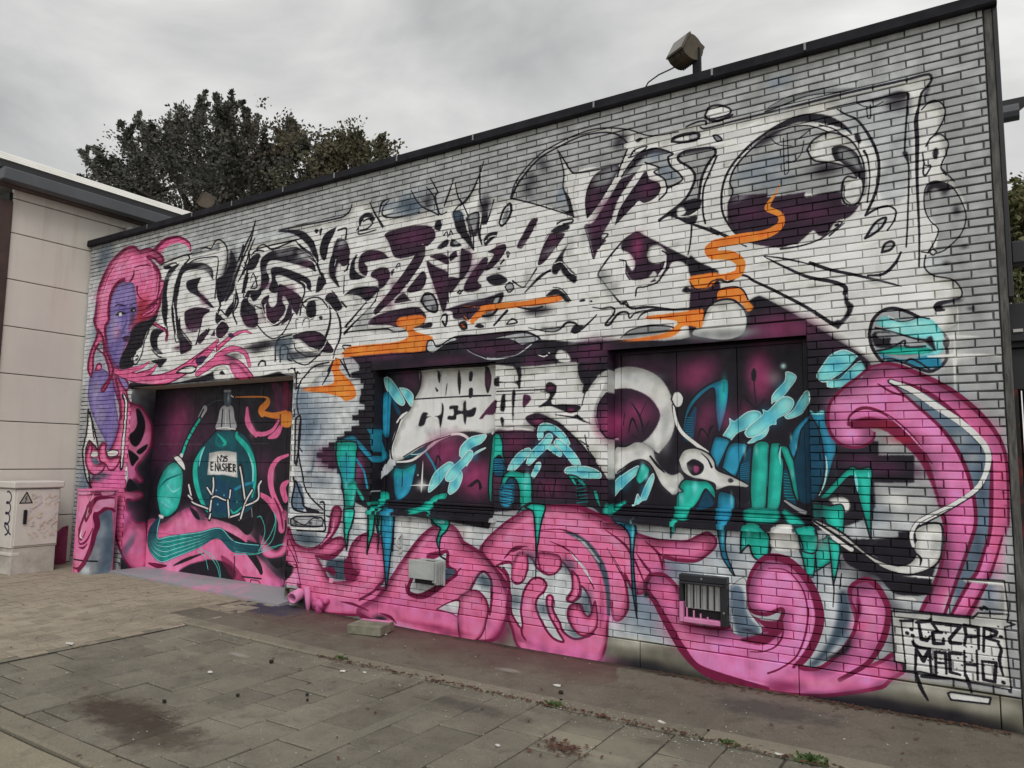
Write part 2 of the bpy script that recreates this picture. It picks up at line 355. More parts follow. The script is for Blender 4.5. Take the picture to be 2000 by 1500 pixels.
Fk|2372,3811 2660,3834! 2608,3684 2814,3531 2955,3417 2873,3432 2657,3573 2416,3687
Bp.80|2737,3540|129,49,-40
FP|2381,3429 2589,3458 2876,3396 2780,3341 2733,3298 2716,3203 2566,3143 2399,3247 2359,3382
Bp.90|2534,3202|131,57,0
FP|2905,3059 3018,3192 3090,3217 3214,3190 3246,3094 3130,3025 3006,3051
SW|2905,3059,19 3018,3192,18 3090,3217,13 3214,3190,14 3246,3094,19 3130,3025,14 3006,3051,12 2905,3059,13
Bp.80|3101,3090|98,47,0
Fk|1577,3389 1759,3440 1712,3342 1539,3203 1467,3054 1327,2978 1246,2896 1288,2790 986,2769 981,2940 1130,3114 1202,3283 1373,3373
Fk|1722,3253 1938,3217 1818,3146 1824,3011 1946,2915 1803,2935 1672,3039 1634,3178
Fk|1694,2837 2037,2842 1903,2737 1828,2784
Sk|1607,3249,21 1519,3119,24 1478,2950,26 1374,2819,24 1299,2824,23 1274,2912,34 1329,2960,31
Sk|1340,2916,19 1377,2931,17 1391,2887,25 1338,2877,17
Sk|1692,2986,21 1830,2893,19 1917,2870,18
Sk|2075,3510,24 2201,3066,22 2271,3044,15
Sk|2324,3188,17 2553,2998,17
Sk|2710,3268,24 2694,3156,24 2632,2984,23
Sk|2822,3145,34 2757,3023,34
Sk|2873,3149,32 2781,3037,32
Sk|1790,4115,23 2231,4165,22 2420,4163,22 2496,4194,22 2704,4205,20 2835,4178,23 2904,4257,25 3004,4258,19 3137,4149,25 3163,3970,30 3116,3800,30 3056,3632,30
Fg|2495,4211 2626,4208 2683,4159 2835,4170 2956,4233 3012,4168 2990,4123 2863,4141 2449,4134
Sk|2204,4160,19 2339,4167,17 2398,4108,29 2296,4055,24
Sk|2326,4017,21 2507,4076,19 2767,4073,17 2972,4044,18 2982,3930,27 2970,3771,27 2965,3531,27
Sk|1851,4072,20 1990,4088,19 2101,4090,17 2160,4048,19
Fk|1836,4083 1963,4083 2024,4032 1883,4034
Bk.85|3252,3926|109,176,0
Bk.85|3239,3785|109,175,0
Bk.85|3147,3717|110,176,0
Fk|2995,3768 3103,3802 3230,3897 3280,3717 3153,3495 3031,3489 2979,3657
Bp.60|3147,3717|61,96,0
Fk|3479,3444 3571,3465 3646,3380 3718,3342 3736,3249 3632,3259 3513,3301 3464,3337
FP|3466,3306 3655,3257 3751,3187 3757,3111 3596,3125 3496,3226
Sk|3653,4401,11 3583,4240,23 3457,4055,36 3401,3858,28 3318,3696,18
Sk|3657,4181,11 3575,4038,28 3563,3884,30 3390,3687,17
Sk|3347,3630,11 3362,3441,36 3321,3351,18
Sk|3447,3868,7 3544,3824,29 3673,3962,17
Sk|3011,3574,10 3072,3440,37 3029,3365,18
Sk|3547,3793,11 3535,3639,36 3499,3488,18
Fk|3178,3334 3268,3419 3336,3459 3298,3338 3232,3266
Sk|3033,3317,29 3077,3376,19 3181,3303,21
Fk|3013,3256 3082,3312 3138,3228 3042,3205
Sk|3270,3388,25 3352,3255,24 3406,3173,24
Fk|3781,3885 3921,3972 4184,3972 4397,3963 4611,3829 4696,3759 4719,3634! 4578,3703 4149,3834 3951,3862 3889,3779 3954,3649 3894,3550 3741,3484 3687,3444 3591,3509 3634,3550 3789,3547 3805,3698
FG~21|4399,3918 4569,3850 4656,3750 4489,3817
FG.60~25|4054,3968 4355,3954 4316,3901 4102,3901
Bp.70|4575,3747|102,44,0
Bp.70|3903,3580|112,45,0
Fk|3975,3767 4088,3775 4329,3699 4627,3559 4655,3418! 4549,3488 4335,3595 4127,3675 4053,3652 4138,3507 4054,3472 3951,3529 3993,3629
FP|4134,3567 4277,3506 4494,3378 4491,3263 4444,3173! 4356,3262 4219,3424 4190,3368 4254,3272 4192,3176 4068,3098! 3929,3200 3827,3331 3847,3419 3956,3460 3957,3370 4021,3304 4094,3356 4103,3481
Bp.80|4280,3461|127,74,0
Bp.80|3972,3226|132,75,0
FP|4300,3312 4351,3263 4341,3161 4187,3091 4254,3199
FP|3476,3421 3532,3361 3699,3283 3781,3245 3768,3110 3596,3125 3490,3242
Bp.70|3637,3198|92,61,0
Fk|4071,4205 4427,4154 4620,4032 4731,3856 4762,3736! 4673,3821 4562,3968 4345,4117
Fk|4805,3773 4769,3894 4841,4041 5014,4097! 4960,4008 4897,3903 4859,3758
Sk|4805,3773,11 4769,3894,12 4841,4041,11 5014,4097,8! 4960,4008,12 4897,3903,12 4859,3758,12 4805,3773,8
FP|4977,3877 5040,3960 5157,3921 5223,3799 5206,3675 5132,3643 5058,3681 5026,3545 5086,3422 4986,3507 4927,3585 4954,3752
Fg~23|5060,3950 5157,3921 5159,3864 5045,3853
Bp.80|4981,3607|58,71,0
Fk|4732,3402 4766,3577 4886,3488 4803,3444
Fk|4476,4040 4562,3983 4475,4055
FP|5356,3641 5389,3733 5515,3763 5677,3726 5789,3640! 5448,3642 5490,3582 5472,3493 5379,3553
Fk|5249,3489 5245,3656 5337,3748 5293,3622 5361,3530 5459,3481
Bp.80|5590,3691|107,41,0
FP|5552,3526 5666,3559 5772,3531 5805,3447 5735,3359 5657,3338 5636,3428 5545,3477
Bp.80|5705,3459|70,53,0
Fk|5163,3324 5276,3378 5477,3382 5666,3343 5572,3260 5488,3226 5372,3293 5223,3326
Bp.80|5534,3318|89,40,0
FG~22|5260,3322 5373,3282 5448,3219 5301,3248
FP|5719,3900 5878,3932 6131,3928 6312,3890 6381,3811 6380,3757! 6269,3693 6219,3726 6205,3656 6091,3618 5868,3636 5779,3799
Bp.90|6018,3816|185,80,0
Bp.90|6151,3808|182,79,0
SP|5623,3100,65 5901,3303,117 6095,3489,132 6190,3606,124 6205,3663,108
Bp.70|5900,3316|102,66,-40
Bp.70|5785,3183|103,66,-40
FP|6033,3272 6116,3356 6228,3445 6281,3387 6241,3276 6112,3246
FP|5872,3164 5987,3253 6073,3179 6123,3167!
FP|5527,2975 5564,3032 5703,3072 5908,3094 6158,3095 6260,3031 6283,2965 6213,2882 5915,2914 5794,2945
Bp.80|5740,3016|139,39,0
FP|6282,3542 6388,3476 6531,3406 6550,3366 6542,3103 6494,3014 6394,3245 6309,3435
FP|6555,3340 6686,3321! 6697,3510 6718,3588 6819,3542 6810,3457 6702,3297 6575,3187
FP|6317,3586 6448,3589 6530,3558 6547,3474 6418,3533
FP|6558,3554 6634,3594 6650,3541 6575,3502
Bp.80|6456,3289|78,114,0
Bp.80|6758,3476|75,112,0
FP|6506,3029 7008,3092 7010,2987 6901,2973 6785,2899 6679,2965 6587,3008
Bp.80|6768,3005|119,36,0
FP|6737,3203 6791,3311 6950,3475 7011,3466 6981,3372 6895,3273 6943,3216 6897,3175 6794,3172
FP|6746,3202 6765,3277 6943,3451 6980,3446 6896,3261 6933,3220 6897,3185 6809,3178
Bp.70|6864,3363|59,98,-30
FP|6647,3042 7072,3109 7187,3124 7144,3025 6930,3023 6858,2972 6710,2925 6619,2946
FO|5909,2971 5962,3008 6209,3010 6283,2965 6244,2917 6132,2886 6174,2844 6368,2778 6349,2713 6269,2647 5754,2657 5195,2654! 5192,2725 5286,2764 5920,2764 6061,2803 6037,2869 5935,2917
Bo.50|5216,2682|111,27,0
Bo.50|5964,2956|100,26,0
FO|6793,2890 6858,2947 6930,3013 6707,3048 6901,3016! 7073,3034 7419,3021 7630,3033 7771,3035 7803,2989 7604,2965 7352,2968 7117,2964 7003,2955 6977,2936 6874,2883 6845,2857 6785,2918 6739,2959 6708,3011
Fk|6369,3859 6383,3928 6438,3931 6456,3877 6433,3826
Fk|6406,3659 6476,3707 6538,3723 6539,3669 6462,3638
Fk|6568,3648 6585,3718 6678,3663 6697,3633
Fg|6601,3688 6647,3687 6663,3659 6617,3660
Fk|6586,3981 6686,3978 6734,3869 6786,3710 6848,3563! 6691,3737 6637,3796 6603,3904
Fs~22|6601,3981 6686,3972 6710,3898 6626,3900
Sk|6482,3770,16 6520,3802,13 6537,3748,15
Sk|6553,3759,17 6567,3807,14 6591,3765,14
FH|6221,3150 6267,3215 6364,3192 6422,3090 6416,3028 6361,3027 6288,3066
Sk|6221,3150,28 6267,3215,24 6364,3192,23 6422,3090,26 6416,3028,27 6361,3027,22 6288,3066,23 6221,3150,24
Bk.60|6237,3148|38,38,0
Bk.60|6384,3056|37,38,0
Fk|6213,2882 6324,2923 6372,2906 6342,2871
Sk|6465,2935,9 6495,2980,17 6542,2972,26 6529,2879,27 6489,2920,24
Fk|6681,2878 6756,2902 6787,2844 6728,2819
Fo|6704,2864 6741,2873 6754,2841
Fk|6875,2836 6918,2857 6977,2827 6933,2819
Sk|6875,2836,8 6918,2857,7 6977,2827,8 6933,2819,7 6875,2836,7
FP|4396,2946 4620,2975 4821,2940 4953,2825 5026,2729 4871,2740 4710,2801 4546,2841
Sk|4396,2946,18 4620,2975,17 4821,2940,16 4953,2825,18 5026,2729,21 4871,2740,16 4710,2801,16 4546,2841,17 4396,2946,18
FW|4375,2886 4502,2902 4711,2779 4839,2777 4725,2712 4551,2770
Bk.75|4674,2719|180,39,0
Bk.75|4168,2884|193,41,0
Bk.75|3729,2872|204,42,0
Bk.75|3929,2887|199,41,0
Sk|4117,2683,26 4134,2916,24 4374,2962,19
Sk|4422,2865,15 4447,2791,15 4635,2700,16 4834,2705,19
Bp.80|4724,2898|119,35,0
Sk|4203,2670,25 4193,2824,26 4255,2848,17 4322,2800,23 4317,2699,23 4392,2666,18
Sk|3834,2656,30 3876,2698,25 3943,2686,24 3956,2649,31
Sk|4345,2755,18 4434,2663,16 4600,2610,15 4718,2645,17 4908,2772,18
Sk|3778,3124,18 3944,2990,16 4100,2941,16 4245,3009,20 4342,3147,22 4380,3201,22
Fk|4585,3224 4617,3305 4711,3312 4742,3230 4688,3186 4661,3131 4609,3158
FW|4648,3190 4708,3184 4721,3125 4672,3123
Sk|4496,3176,25 4520,3289,24 4639,3348,18 4800,3331,17 4923,3219,18
Fk|4791,3119 4820,3133 4855,3113 4828,3090
FP|4882,3336 4973,3371 5093,3278 5125,3198 5041,3176 4961,3236
Sk|4972,3396,9 5053,3317,28
Sk|5132,3253,22 5201,3190,22
Sk|4943,3217,9 5061,3149,21 5126,3004,32 5123,2867,30 5063,2747,22 5029,2653,11
Sk|4941,3245,11 4969,3074,31 4902,2884,41 4810,2779,39
Sk|5202,2984,31 5484,3215,15
Sk|5187,2910,35 5312,3001,25 5575,3179,17 5658,3331,11
FG~18|5261,2910 5523,3157 5597,3096 5531,2955 5795,2918 6050,2870 5797,2872 5316,2912
Sk|5205,2908,9 5279,2922,13 5779,2907,18 5883,2872,14 6033,2872,10
Sk|3654,4377,18 3568,4133,30 3378,3846,31 3255,3578,22
Sk|3657,4181,18 3575,4038,30 3476,3802,31 3390,3687,21
Sk|3701,4050,13 3824,4079,17 3985,4001,23 4350,4044,19 4506,4053,14
Sk|4371,4041,12 4482,3936,23 4652,3823,13
Sk|4082,4207,12 4466,4201,17 5086,4191,23 5198,4239,22 5229,4305,18
Sk|5493,4288,12 5571,4146,23 5702,3987,13
Sk|5532,4209,11 5647,4037,23 5685,3976,14
Sk|5762,4257,13 5677,4183,21 5698,4097,20 5873,4060,16 6176,4061,12
Sk|5626,4109,14 5657,4242,28 5761,4277,14
Sk|6052,4310,11 6174,4134,16 6372,4014,16 6421,3980,11
Sk|6251,4305,10 6335,4210,15 6386,4096,21 6437,3990,15 6515,4002,12
Sk|6593,4316,12 6512,4138,25 6482,4066,15
Sk|6610,4274,11 6652,4125,16 6699,4052,23 6654,4035,18 6593,3982,14
Sk|6876,4247,12 6803,4135,24 6684,4036,14
Sk|6297,4389,10 6398,4224,18 6367,4191,21 6413,4000,14
Sk|5157,3528,14 5156,3347,17
Sk|5223,3715,15 5191,3608,29 5154,3584,16
Sk|6541,3608,12 6557,3101,14
Sk|6535,3229,11 6554,3102,14
Sk|6285,3697,12 6348,3739,14
Sk|6838,3914,10 6778,3899,23 6813,3680,13
Sk|6898,3904,11 6901,3729,22 6932,3625,12
Sk|5312,4009,14 5339,4033,19 5351,3961,18 5596,3970,13
Sk|4652,3823,13 4783,3632,25 4879,3506,15
Sk|3491,3909,16 3547,3793,36 3471,3553,22
Sk|3603,3971,15 3692,4021,25 3829,4001,14
Sk|3748,3705,16 3632,3581,20
Sk|3349,3598,16 3409,3436,36 3324,3320,21
Sk|3502,3457,16 3567,3511,19 3621,3413,22 3832,3315,14
Sk|3490,3304,11 3749,3217,14
Sk|3854,3328,16 3881,3250,20 4068,3098,22 4236,3157,22 4334,3279,18
Sk|4484,3554,13 4552,3445,25 4518,3318,26 4584,3239,15
Fk|5357,4044 5344,4130 5425,4179 5516,4163 5573,4091 5538,4069 5482,4120 5409,4119
Sk|5410,4091,19 5482,4106,16 5539,4055,22 5469,4005,19 5359,4002,17
Sk|5035,4054,22 5160,4055,22 5155,3949,29
Fk|4667,4105 4696,4123 4738,4101 4709,4069
Fk|4748,4085 4767,4118 4793,4107 4771,4038
Fk|5816,3499 5859,3520 5843,3469 5823,3458
Sk|5875,3531,15 5908,3566,14 5934,3556,16 5893,3522,15
Bk.70|6970,3966|58,87,0
Bk.70|6271,4156|65,92,0
Bs.70|6005,4178|135,67,0
Bs.70|6075,4112|134,67,0
BS.60|5782,4192|105,54,0
Fk~8|6748,3904 6883,3919 6894,3730 6812,3718 6773,3825
FH~11|6794,3897 6868,3903 6871,3771 6811,3768
Sk|6666,3183,20 6689,3199,20
Sk|6704,3185,19 6722,3193,19
Sk|6682,3169,18 6704,3172,18
Fk|3215,4090 3293,4015 3349,3913 3286,3795 3240,3769
Sk|3269,3860,13 3370,3941,25 3452,4119,37
Fw~14|6585,3098 7000,3139 7000,3096 6616,3076
Sk|4443,3022,12 4431,3124,13 4468,3128,9
Sk|4534,3057,12 4561,3119,11 4631,3120,10 4647,3018,12
Sk|4653,3103,9 4712,3112,9
Sk|5068,2651,17 5145,2619,18 5243,2504,19
Sk|5031,2626,22 4960,2520,22
SO|5054,2542,55 5089,2595,110
Sk|5195,2738,13 5174,2781,16 5286,2772,18
Fw|6300,2660 6314,2734 6377,2742 6441,2675 6654,2757 7007,2747! 7007,2723 6760,2718 6564,2703 6412,2627 6349,2625
Sk|6300,2660,19 6314,2734,18 6377,2742,15 6441,2675,15 6654,2757,15 7007,2747,14! 7007,2723,14 6760,2718,14 6564,2703,15 6412,2627,16 6349,2625,14 6300,2660,15
Sk|6684,2743,43 6806,2612,41 6953,2542,39 7082,2504,39 7344,2528,40 7503,2609,41
Sw|6684,2743,16 6806,2618,19 6953,2551,21 7082,2516,19 7330,2540,15 7490,2621,10
FP|6655,2720 6891,2750 7148,2753 7395,2744 7502,2701 7581,2654! 7450,2613 7330,2540 7124,2531 6895,2570
Bp.80|7080,2604|225,47,0
FH|7022,2692 7190,2720 7422,2730 7568,2661 7396,2622 7315,2663 7191,2697
Sk|7022,2692,11 7190,2720,10 7422,2730,10 7568,2661,12 7396,2622,10 7315,2663,10 7191,2697,10 7022,2692,10
Sk|6654,2745,15 7078,2753,17 7395,2744,19 7515,2705,18 7581,2654,17 7503,2626,11
Sk|6715,2704,15 6836,2610,15 7011,2532,14
FO|4995,2587 5089,2609 5150,2509 5285,2408 5365,2324 5377,2230 5240,2192 5145,2239 4914,2288 4567,2321! 4591,2357 5006,2373 5063,2432
Sk|5031,2626,14 4980,2505,28 4890,2379,14
Sk|5181,2644,13 5243,2518,21 5292,2448,29
Sk|4974,2616,17 4761,2587,19 4608,2483,21 4532,2402,24 4502,2220,25 4531,2078,24
Bk.60|4840,2582|117,34,0
Sk|4532,2402,19 4483,2362,20 4483,2532,22 4525,2515,15
Sk|4439,2577,24 4477,2461,24 4474,2348,25
Fk~7|3888,2520 4189,2555 4277,2514 4382,2494 3710,2514
Sk|4336,2568,14 4397,2586,13 4440,2563,14
FH|4493,2023 4563,2043 4575,1840 4534,1522! 4501,1563
Sk|4493,2023,22 4563,2043,27 4575,1840,29 4534,1522,29! 4501,1563,29 4493,2023,30
Sk|4437,2109,13 4467,2115,17 4471,2052,18 4441,2045,13
SW|4407,2436,29 4436,2123,29
BS.70|4585,2189|100,84,0
BS.70|4579,2287|101,84,0
FW|4411,2025 4473,2023 4495,1494 4530,1425 4462,1203 4422,1202
Sk|4565,2008,24 4553,1702,24 4630,1427,23 4720,1225,21 4961,1061,19
FS|4499,1273 4576,1330 4639,1277 4691,1062 4574,1030 4490,1081
Sk|4492,1383,30 4517,1301,30 4490,1081,29 4654,1020,21 4963,1021,20
Sk|4535,1343,28 4645,1168,28 4690,1075,23 4905,1032,21
Fk|4709,1076 4925,1026 4732,1023
SS~10|4812,1675,31 4785,1471,30 4708,1442,23
Sk|4552,1729,15 4616,1660,15
Sk|4919,1132,18 4976,1128,24 4994,970,25 5010,852,24 4935,835,18 4586,820,18
FH|4479,930 4577,969 4947,974 4951,888 4503,870
Sk|4479,930,19 4577,969,18 4947,974,18 4951,888,17 4503,870,18 4479,930,26
Sk|4520,932,13 4701,887,12 4813,960,12 4909,959,12
Bk.90|4561,907|31,21,0
Bk.90|4787,912|30,21,0
SW|4455,990,16 4926,1006,16 4974,1002,16
SW|4465,833,22 4972,856,21
Bs.80|4788,732|173,66,0
Bs.80|4670,751|176,66,0
Sk|5021,997,16 5263,945,16
SW|5424,966,18 5590,963,18
Sk|5369,989,12 5615,1002,11
Fk|3518,3823 3597,3944 3710,3986 3776,3948 3699,3818 3608,3799
Fk|3465,3539 3497,3712 3550,3783 3577,3702 3513,3569
Fk|3549,3487 3582,3555 3742,3537 3820,3566 3809,3477 3699,3412 3632,3470
Fk|3462,3309 3519,3416 3591,3312 3719,3265
Fk|4748,3408 4797,3550 4819,3620 4872,3505 4817,3422
Fk|4921,3705 4970,3797 5050,3750 5010,3595 5091,3422 4985,3506 4926,3602
Fk|3003,3350 3060,3309 3180,3230 3004,3226
Fk|1888,3417 1879,3675 1891,3911 2028,4027 2165,4047 1997,3915 1954,3710 1997,3492 1977,3271
Fk|3040,3728 3154,3854 3296,3996 3335,3871 3226,3725 3111,3619
Fk|3154,3475 3235,3605 3316,3734 3325,3614 3214,3488
Fk|4589,3212 4635,3298 4735,3234 4740,3143 4644,3131
Fk|4872,3318 4994,3331 5118,3247 5134,3175 5050,3170 4949,3247
FP|3001,3151 3112,3236 3238,3185 3269,3108 3136,3017 3028,3049
SW|3001,3151,19 3112,3236,15 3238,3185,16 3269,3108,21 3136,3017,16 3028,3049,17 3001,3151,21
Bp.80|3140,3079|73,31,0
Bp.80|2262,2965|81,33,0
FP|2744,3122 2895,3140 2730,2988 2648,3035
Fs.70~24|4093,2904 4411,2938 4366,2814 4476,2730 4657,2682 4505,2669 4188,2694
Bk.70|3361,2780|142,52,0
Bk.70|3792,2836|135,51,0
Bk.70|3930,2873|132,50,0
Bk.70|4449,2736|124,48,0
SW|2101,3566,10 2153,3392,24 2237,3050,10
SW|3958,3068,9 3898,3338,20 3923,3373,9
SW|3824,3384,8 3905,3224,13 4066,3105,11 4209,3194,7
SW|4594,3796,6 4700,3726,15 4731,3613,8
SW|4387,2903,6 4493,2877,10 4704,2754,13 4853,2761,11 4944,2877,7
SW|4478,3562,6 4572,3505,16 4564,3415,8
SW|5022,3736,8 5001,3668,8
SW|3629,3501,9 3606,3426,17 3755,3353,6
SW|4924,3267,6 5051,3149,12 5134,3175,6
Sk|3332,3534,15 3317,3339,32 3355,3237,17
Sk|3394,3508,14 3342,3395,18
Sk|3616,3677,14 3669,3748,18 3739,3585,27 3624,3579,12
Sk|4718,3851,12 4753,3683,25 4836,3528,13
Sk|4062,4194,9 4364,4136,16 4633,4011,17 4718,3851,13
Sk|3706,4036,10 3989,4052,17 4369,4051,18 4501,4049,11
Sk|3993,3984,11 3885,3932,28 3806,3847,16
Sk|4371,4032,9 4535,3915,20 4695,3818,11
FG|7269,4004 7337,4119 7540,4295 7738,4371 7930,4422 8153,4418 8297,4376 8403,4289 8379,4250 8414,4208 8355,4092! 8213,4105 7931,4104 7906,3822 7897,3720! 7597,3878
FW|7744,4364 7803,4262 7893,4126 7937,4105 7908,3960 7921,3831 7975,3667! 7907,3718 7868,3875 7804,3992 7810,4119 7777,4244
Sk|7751,4350,10 7803,4262,13 7867,4154,15 7918,4107,16 8177,4090,15 8337,4096,14
Sk|7751,4350,11 7784,4243,12 7810,4119,14 7804,3992,14 7868,3875,15 7907,3718,16
Fk|7804,3980 7868,3875 7907,3718! 7780,3798 7862,3784
BS.70|7779,3927|38,81,0
Sk|7262,3999,27 7337,4131,24 7540,4307,20 7763,4383,17 7967,4425,15 8177,4416,15 8321,4365,15 8408,4277,15
Sk|7262,3999,16 7544,3887,14 7907,3718,11
Sk|7255,4012,16 7323,4170,16 7539,4343,15 7750,4416,14 7955,4457,13 8153,4460,12 8415,4386,11 8620,4283,11 8861,4259,11
Bk.60|7487,4137|54,96,30
Bk.60|7434,4051|54,96,30
Bk.60|7594,4259|53,95,30
Bk.70|8332,4283|58,56,0
Bk.70|8368,4320|58,56,0
FP|8043,3683 8025,3801 8043,3934 8116,4045 8237,4089 8334,4078 8296,3998 8201,3859 8128,3771
Sk|8043,3683,12 8025,3801,12 8043,3934,13 8116,4045,13 8237,4089,12 8334,4078,11 8296,3998,13 8201,3859,13 8128,3771,13 8043,3683,13
Fg~23|8116,4034 8237,4083 8326,4076 8272,3980 8201,3938 8104,3945
Bp.80|8104,3832|48,79,0
FP|8360,3968 8499,4001! 8330,3790 8271,3645 8176,3493 8218,3453 8152,3402 8107,3308! 8056,3512 8019,3619 8092,3630 8176,3728 8296,3886
Bp.80|8212,3744|71,89,-30
Bp.80|8128,3579|72,89,-30
Sk|8164,3484,15 8176,3515,14 8236,3506,13 8200,3467,15 8152,3396,15
Sk|8013,3609,10 8056,3478,12 8098,3315,14
FP|8504,3901 8575,3985 8605,3913 8683,3865 8700,3808 8659,3751 8570,3722 8509,3746 8411,3670 8301,3579! 8354,3719 8446,3835
Sk|8504,3901,9 8575,3985,8 8605,3913,7 8683,3865,7 8700,3808,8 8659,3751,9 8570,3722,8 8509,3746,8 8411,3670,9 8301,3579,8! 8354,3719,9 8446,3835,9 8504,3901,9
Bp.90|8594,3839|78,65,0
FG|8471,4095 8528,4149 8663,4164 8799,4090 8772,4042 8803,3970 8856,3906 8890,3854 8834,3825 8761,3805! 8748,3863 8672,3943 8689,3994 8573,4062 8505,4005 8366,3972 8401,4032
Fk~9|8459,4092 8528,4149 8663,4158 8794,4091 8707,4116 8585,4121 8516,4075 8401,3999 8366,3972
BS.60|8663,4098|66,43,0
BS.60|8738,3973|65,43,0
BS.60|8792,3908|64,42,0
Sk|8360,3985,15 8448,4089,17 8528,4149,17 8663,4164,17 8810,4087,16 8772,4063,20 8793,3983,17 8857,3916,15 8890,3854,16 8834,3825,15 8761,3805,14
Sk|8573,4062,14 8695,3993,13 8650,3964,14 8727,3900,13 8753,3851,14 8753,3776,16 8692,3723,16
Sk|8437,4136,15 8483,4193,15 8585,4203,13 8574,4178,15 8471,4140,14 8425,4139,14
Sk|8414,4208,15 8355,4087,15 8319,3993,15
Fk|8489,4275 8529,4288 8552,4272 8512,4253
FG|8858,4055 8922,4084 9140,4067 9170,4008 9107,3938 9044,3805 9021,3668! 8875,3663 8960,3747 8993,3857 8952,3939 8868,4010
Sk|9021,3673,22 9044,3825,23 9097,3940,23 9159,4010,22 9130,4064,21 8922,4084,23 8858,4055,25 8868,4010,20 8952,3939,20 8993,3852,22 8949,3739,24 8875,3658,24 8691,3552,24
Bk.70|8922,4073|116,17,0
Bk.70|9068,4067|112,16,0
SW|9144,3972,13 9064,3790,26 9040,3576,25
Sk|9169,3987,16 9096,3836,16 9058,3739,16 9051,3574,15 9069,3462,15
Fk|8788,3578 8875,3663 9031,3671 9022,3579 8957,3538 9009,3529 8977,3470 8894,3515
FW|8837,3590 8853,3625 8895,3622 8916,3587 8895,3565 8852,3556
SW|8842,3558,6 8936,3540,17 9022,3579,11
Sk|8691,3552,24 8788,3578,19 8915,3498,15 9058,3423,18 9168,3359,20
Fk|8806,4191 8817,4216 8903,4228 9019,4211 9018,4164 8902,4164
Sk|8806,4191,24 8817,4216,24 8903,4228,22 9019,4211,20 9018,4164,23 8902,4164,22 8806,4191,21
FW|8822,4198 8903,4215 9003,4199 9003,4172 8902,4174
Sk|8961,3475,16 8949,3341,13 8927,3231,10
Sk|8490,3485,14 8364,3420,16 8152,3191,18 8188,3104,16 8350,2900,16 8396,2906,16
FP|8490,3488 8546,3457 9163,3050! 9222,2502 8943,2543 8950,3042 8951,3114 8879,3180 8795,3186 8751,3119 8664,3054 8609,3050 8664,3088 8643,3133 8577,3086 8454,3085 8406,3153 8398,3230 8454,3166 8479,3229 8432,3312 8361,3355 8370,3419
Fk~6|8742,3310 9163,3050 8955,3046 8951,3114 8890,3173
Bm.70|8500,3356|56,118,0
FW|8584,3279 8612,3339 8678,3346 8742,3288 8741,3215 8665,3193 8600,3224
Sk|8715,3292,12 8763,3243,13 8741,3141,13 8675,3044,14 8565,3015,13 8498,3012,14 8481,2950,14
Sk|8340,3270,11 8398,3246,11 8397,3154,12 8431,3090,11
SW|8742,3246,11 8730,3153,18 8664,3067,25
BG.80|8211,3123|70,87,0
BG.80|8270,3028|69,87,0
Bg.60|8176,3160|35,88,0
FP|7531,3765 7548,3744 7393,3517 7331,3543 7471,3751
FP|7665,3596 7822,3583 7781,3508 7614,3341 7546,3339 7600,3501
SW|7665,3596,7 7822,3583,7 7781,3508,8 7614,3341,8 7546,3339,8 7600,3501,8 7665,3596,8
Bp.90|7704,3543|51,58,0
Fk|7705,3312 7857,3485 7807,3378 7823,3307 7936,3191 7915,3123 7808,3218 7782,3267 7744,3224 7699,3243
SW|7718,3322,8 7795,3323,8 7884,3220,8 7933,3191,8
Sk|7418,3098,12 7563,3214,31 7680,3269,19
FP|7010,3531 7177,3576 7209,3547 7168,3468 7053,3373 6978,3370 7082,3493
Sk|7010,3531,8 7177,3576,7 7209,3547,8 7168,3468,8 7053,3373,8 6978,3370,9 7082,3493,8 7010,3531,7
Bp.80|7122,3523|42,60,0
Sk|7131,3790,22 7172,3893,25 7242,3954,23 7264,3889,30 7230,3810,26 7160,3755,20 7131,3790,15
Fg|7160,3810 7194,3889 7235,3919 7230,3834 7181,3776
Fk|7684,3619 7755,3657 7863,3647 7857,3609 7736,3599
Sk|7744,3679,17 7793,3697,16 7894,3695,15 7894,3669,17 7806,3666,16
Fk|6994,3283 7125,3305 7227,3242 7200,3209 7070,3206
FH|7204,3175 7252,3211 7297,3170 7281,3131 7240,3121
Sk|7204,3175,14 7252,3211,12 7297,3170,13 7281,3131,14 7240,3121,12 7204,3175,13
Sk|7287,3219,18 7363,3163,11 7417,3156,13 7536,3299,18
Fk|7632,3042 7720,3094 7809,3053 7874,2970 7834,2971 7771,3035 7682,3039
Sk|7707,3111,7 7796,3083,9 7884,2971,12
Fk|6961,3658 7018,3710 7119,3700 7048,3632 6977,3594
SW|6976,3631,10 7033,3671,9 7105,3672,9
Fk|6941,3946 6984,3988 7000,3886 6987,3808 6936,3810
Sk|6903,4381,18 6909,4064,17 6948,3945,18 6916,3727,18 6940,3611,17
Bk.80|6969,3991|58,74,0
Sk|7070,4022,16 7029,3906,16 6987,3802,16
Sk|6947,4422,12 6876,4260,14 6759,4079,17 6684,4055,17
Sk|6715,4037,14 6778,3899,15 6834,3727,15 6845,3576,15
Fk|6692,3724 6767,3750 6829,3641 6838,3577 6753,3677
FP|6695,3598 6755,3577 6818,3456 6761,3339 6701,3309
Sk|6778,3924,15 6890,3924,19 6893,3755,27
Fg~11|6786,3911 6875,3914 6877,3845 6795,3821
Bk.75|7605,2921|104,45,0
Bk.75|7500,2920|106,46,0
Sk|7338,2971,7 7500,2937,28 7605,2950,14
Fk|7965,2963 8008,2975 8026,2956 7983,2950
Sk|8074,2949,16 8083,2945,16
BG.70|8007,3508|61,101,0
BG.70|7870,3438|62,102,0
BG.70|7443,3218|67,105,0
Sk|7228,3448,12 7221,3497,13 7246,3487,12 7235,3447,13
Sk|7152,3398,19 7187,3430,19
Fk|7117,3361 7145,3363 7153,3344 7124,3344
Fk|8876,2942 8908,2975 8959,2933 8918,2927
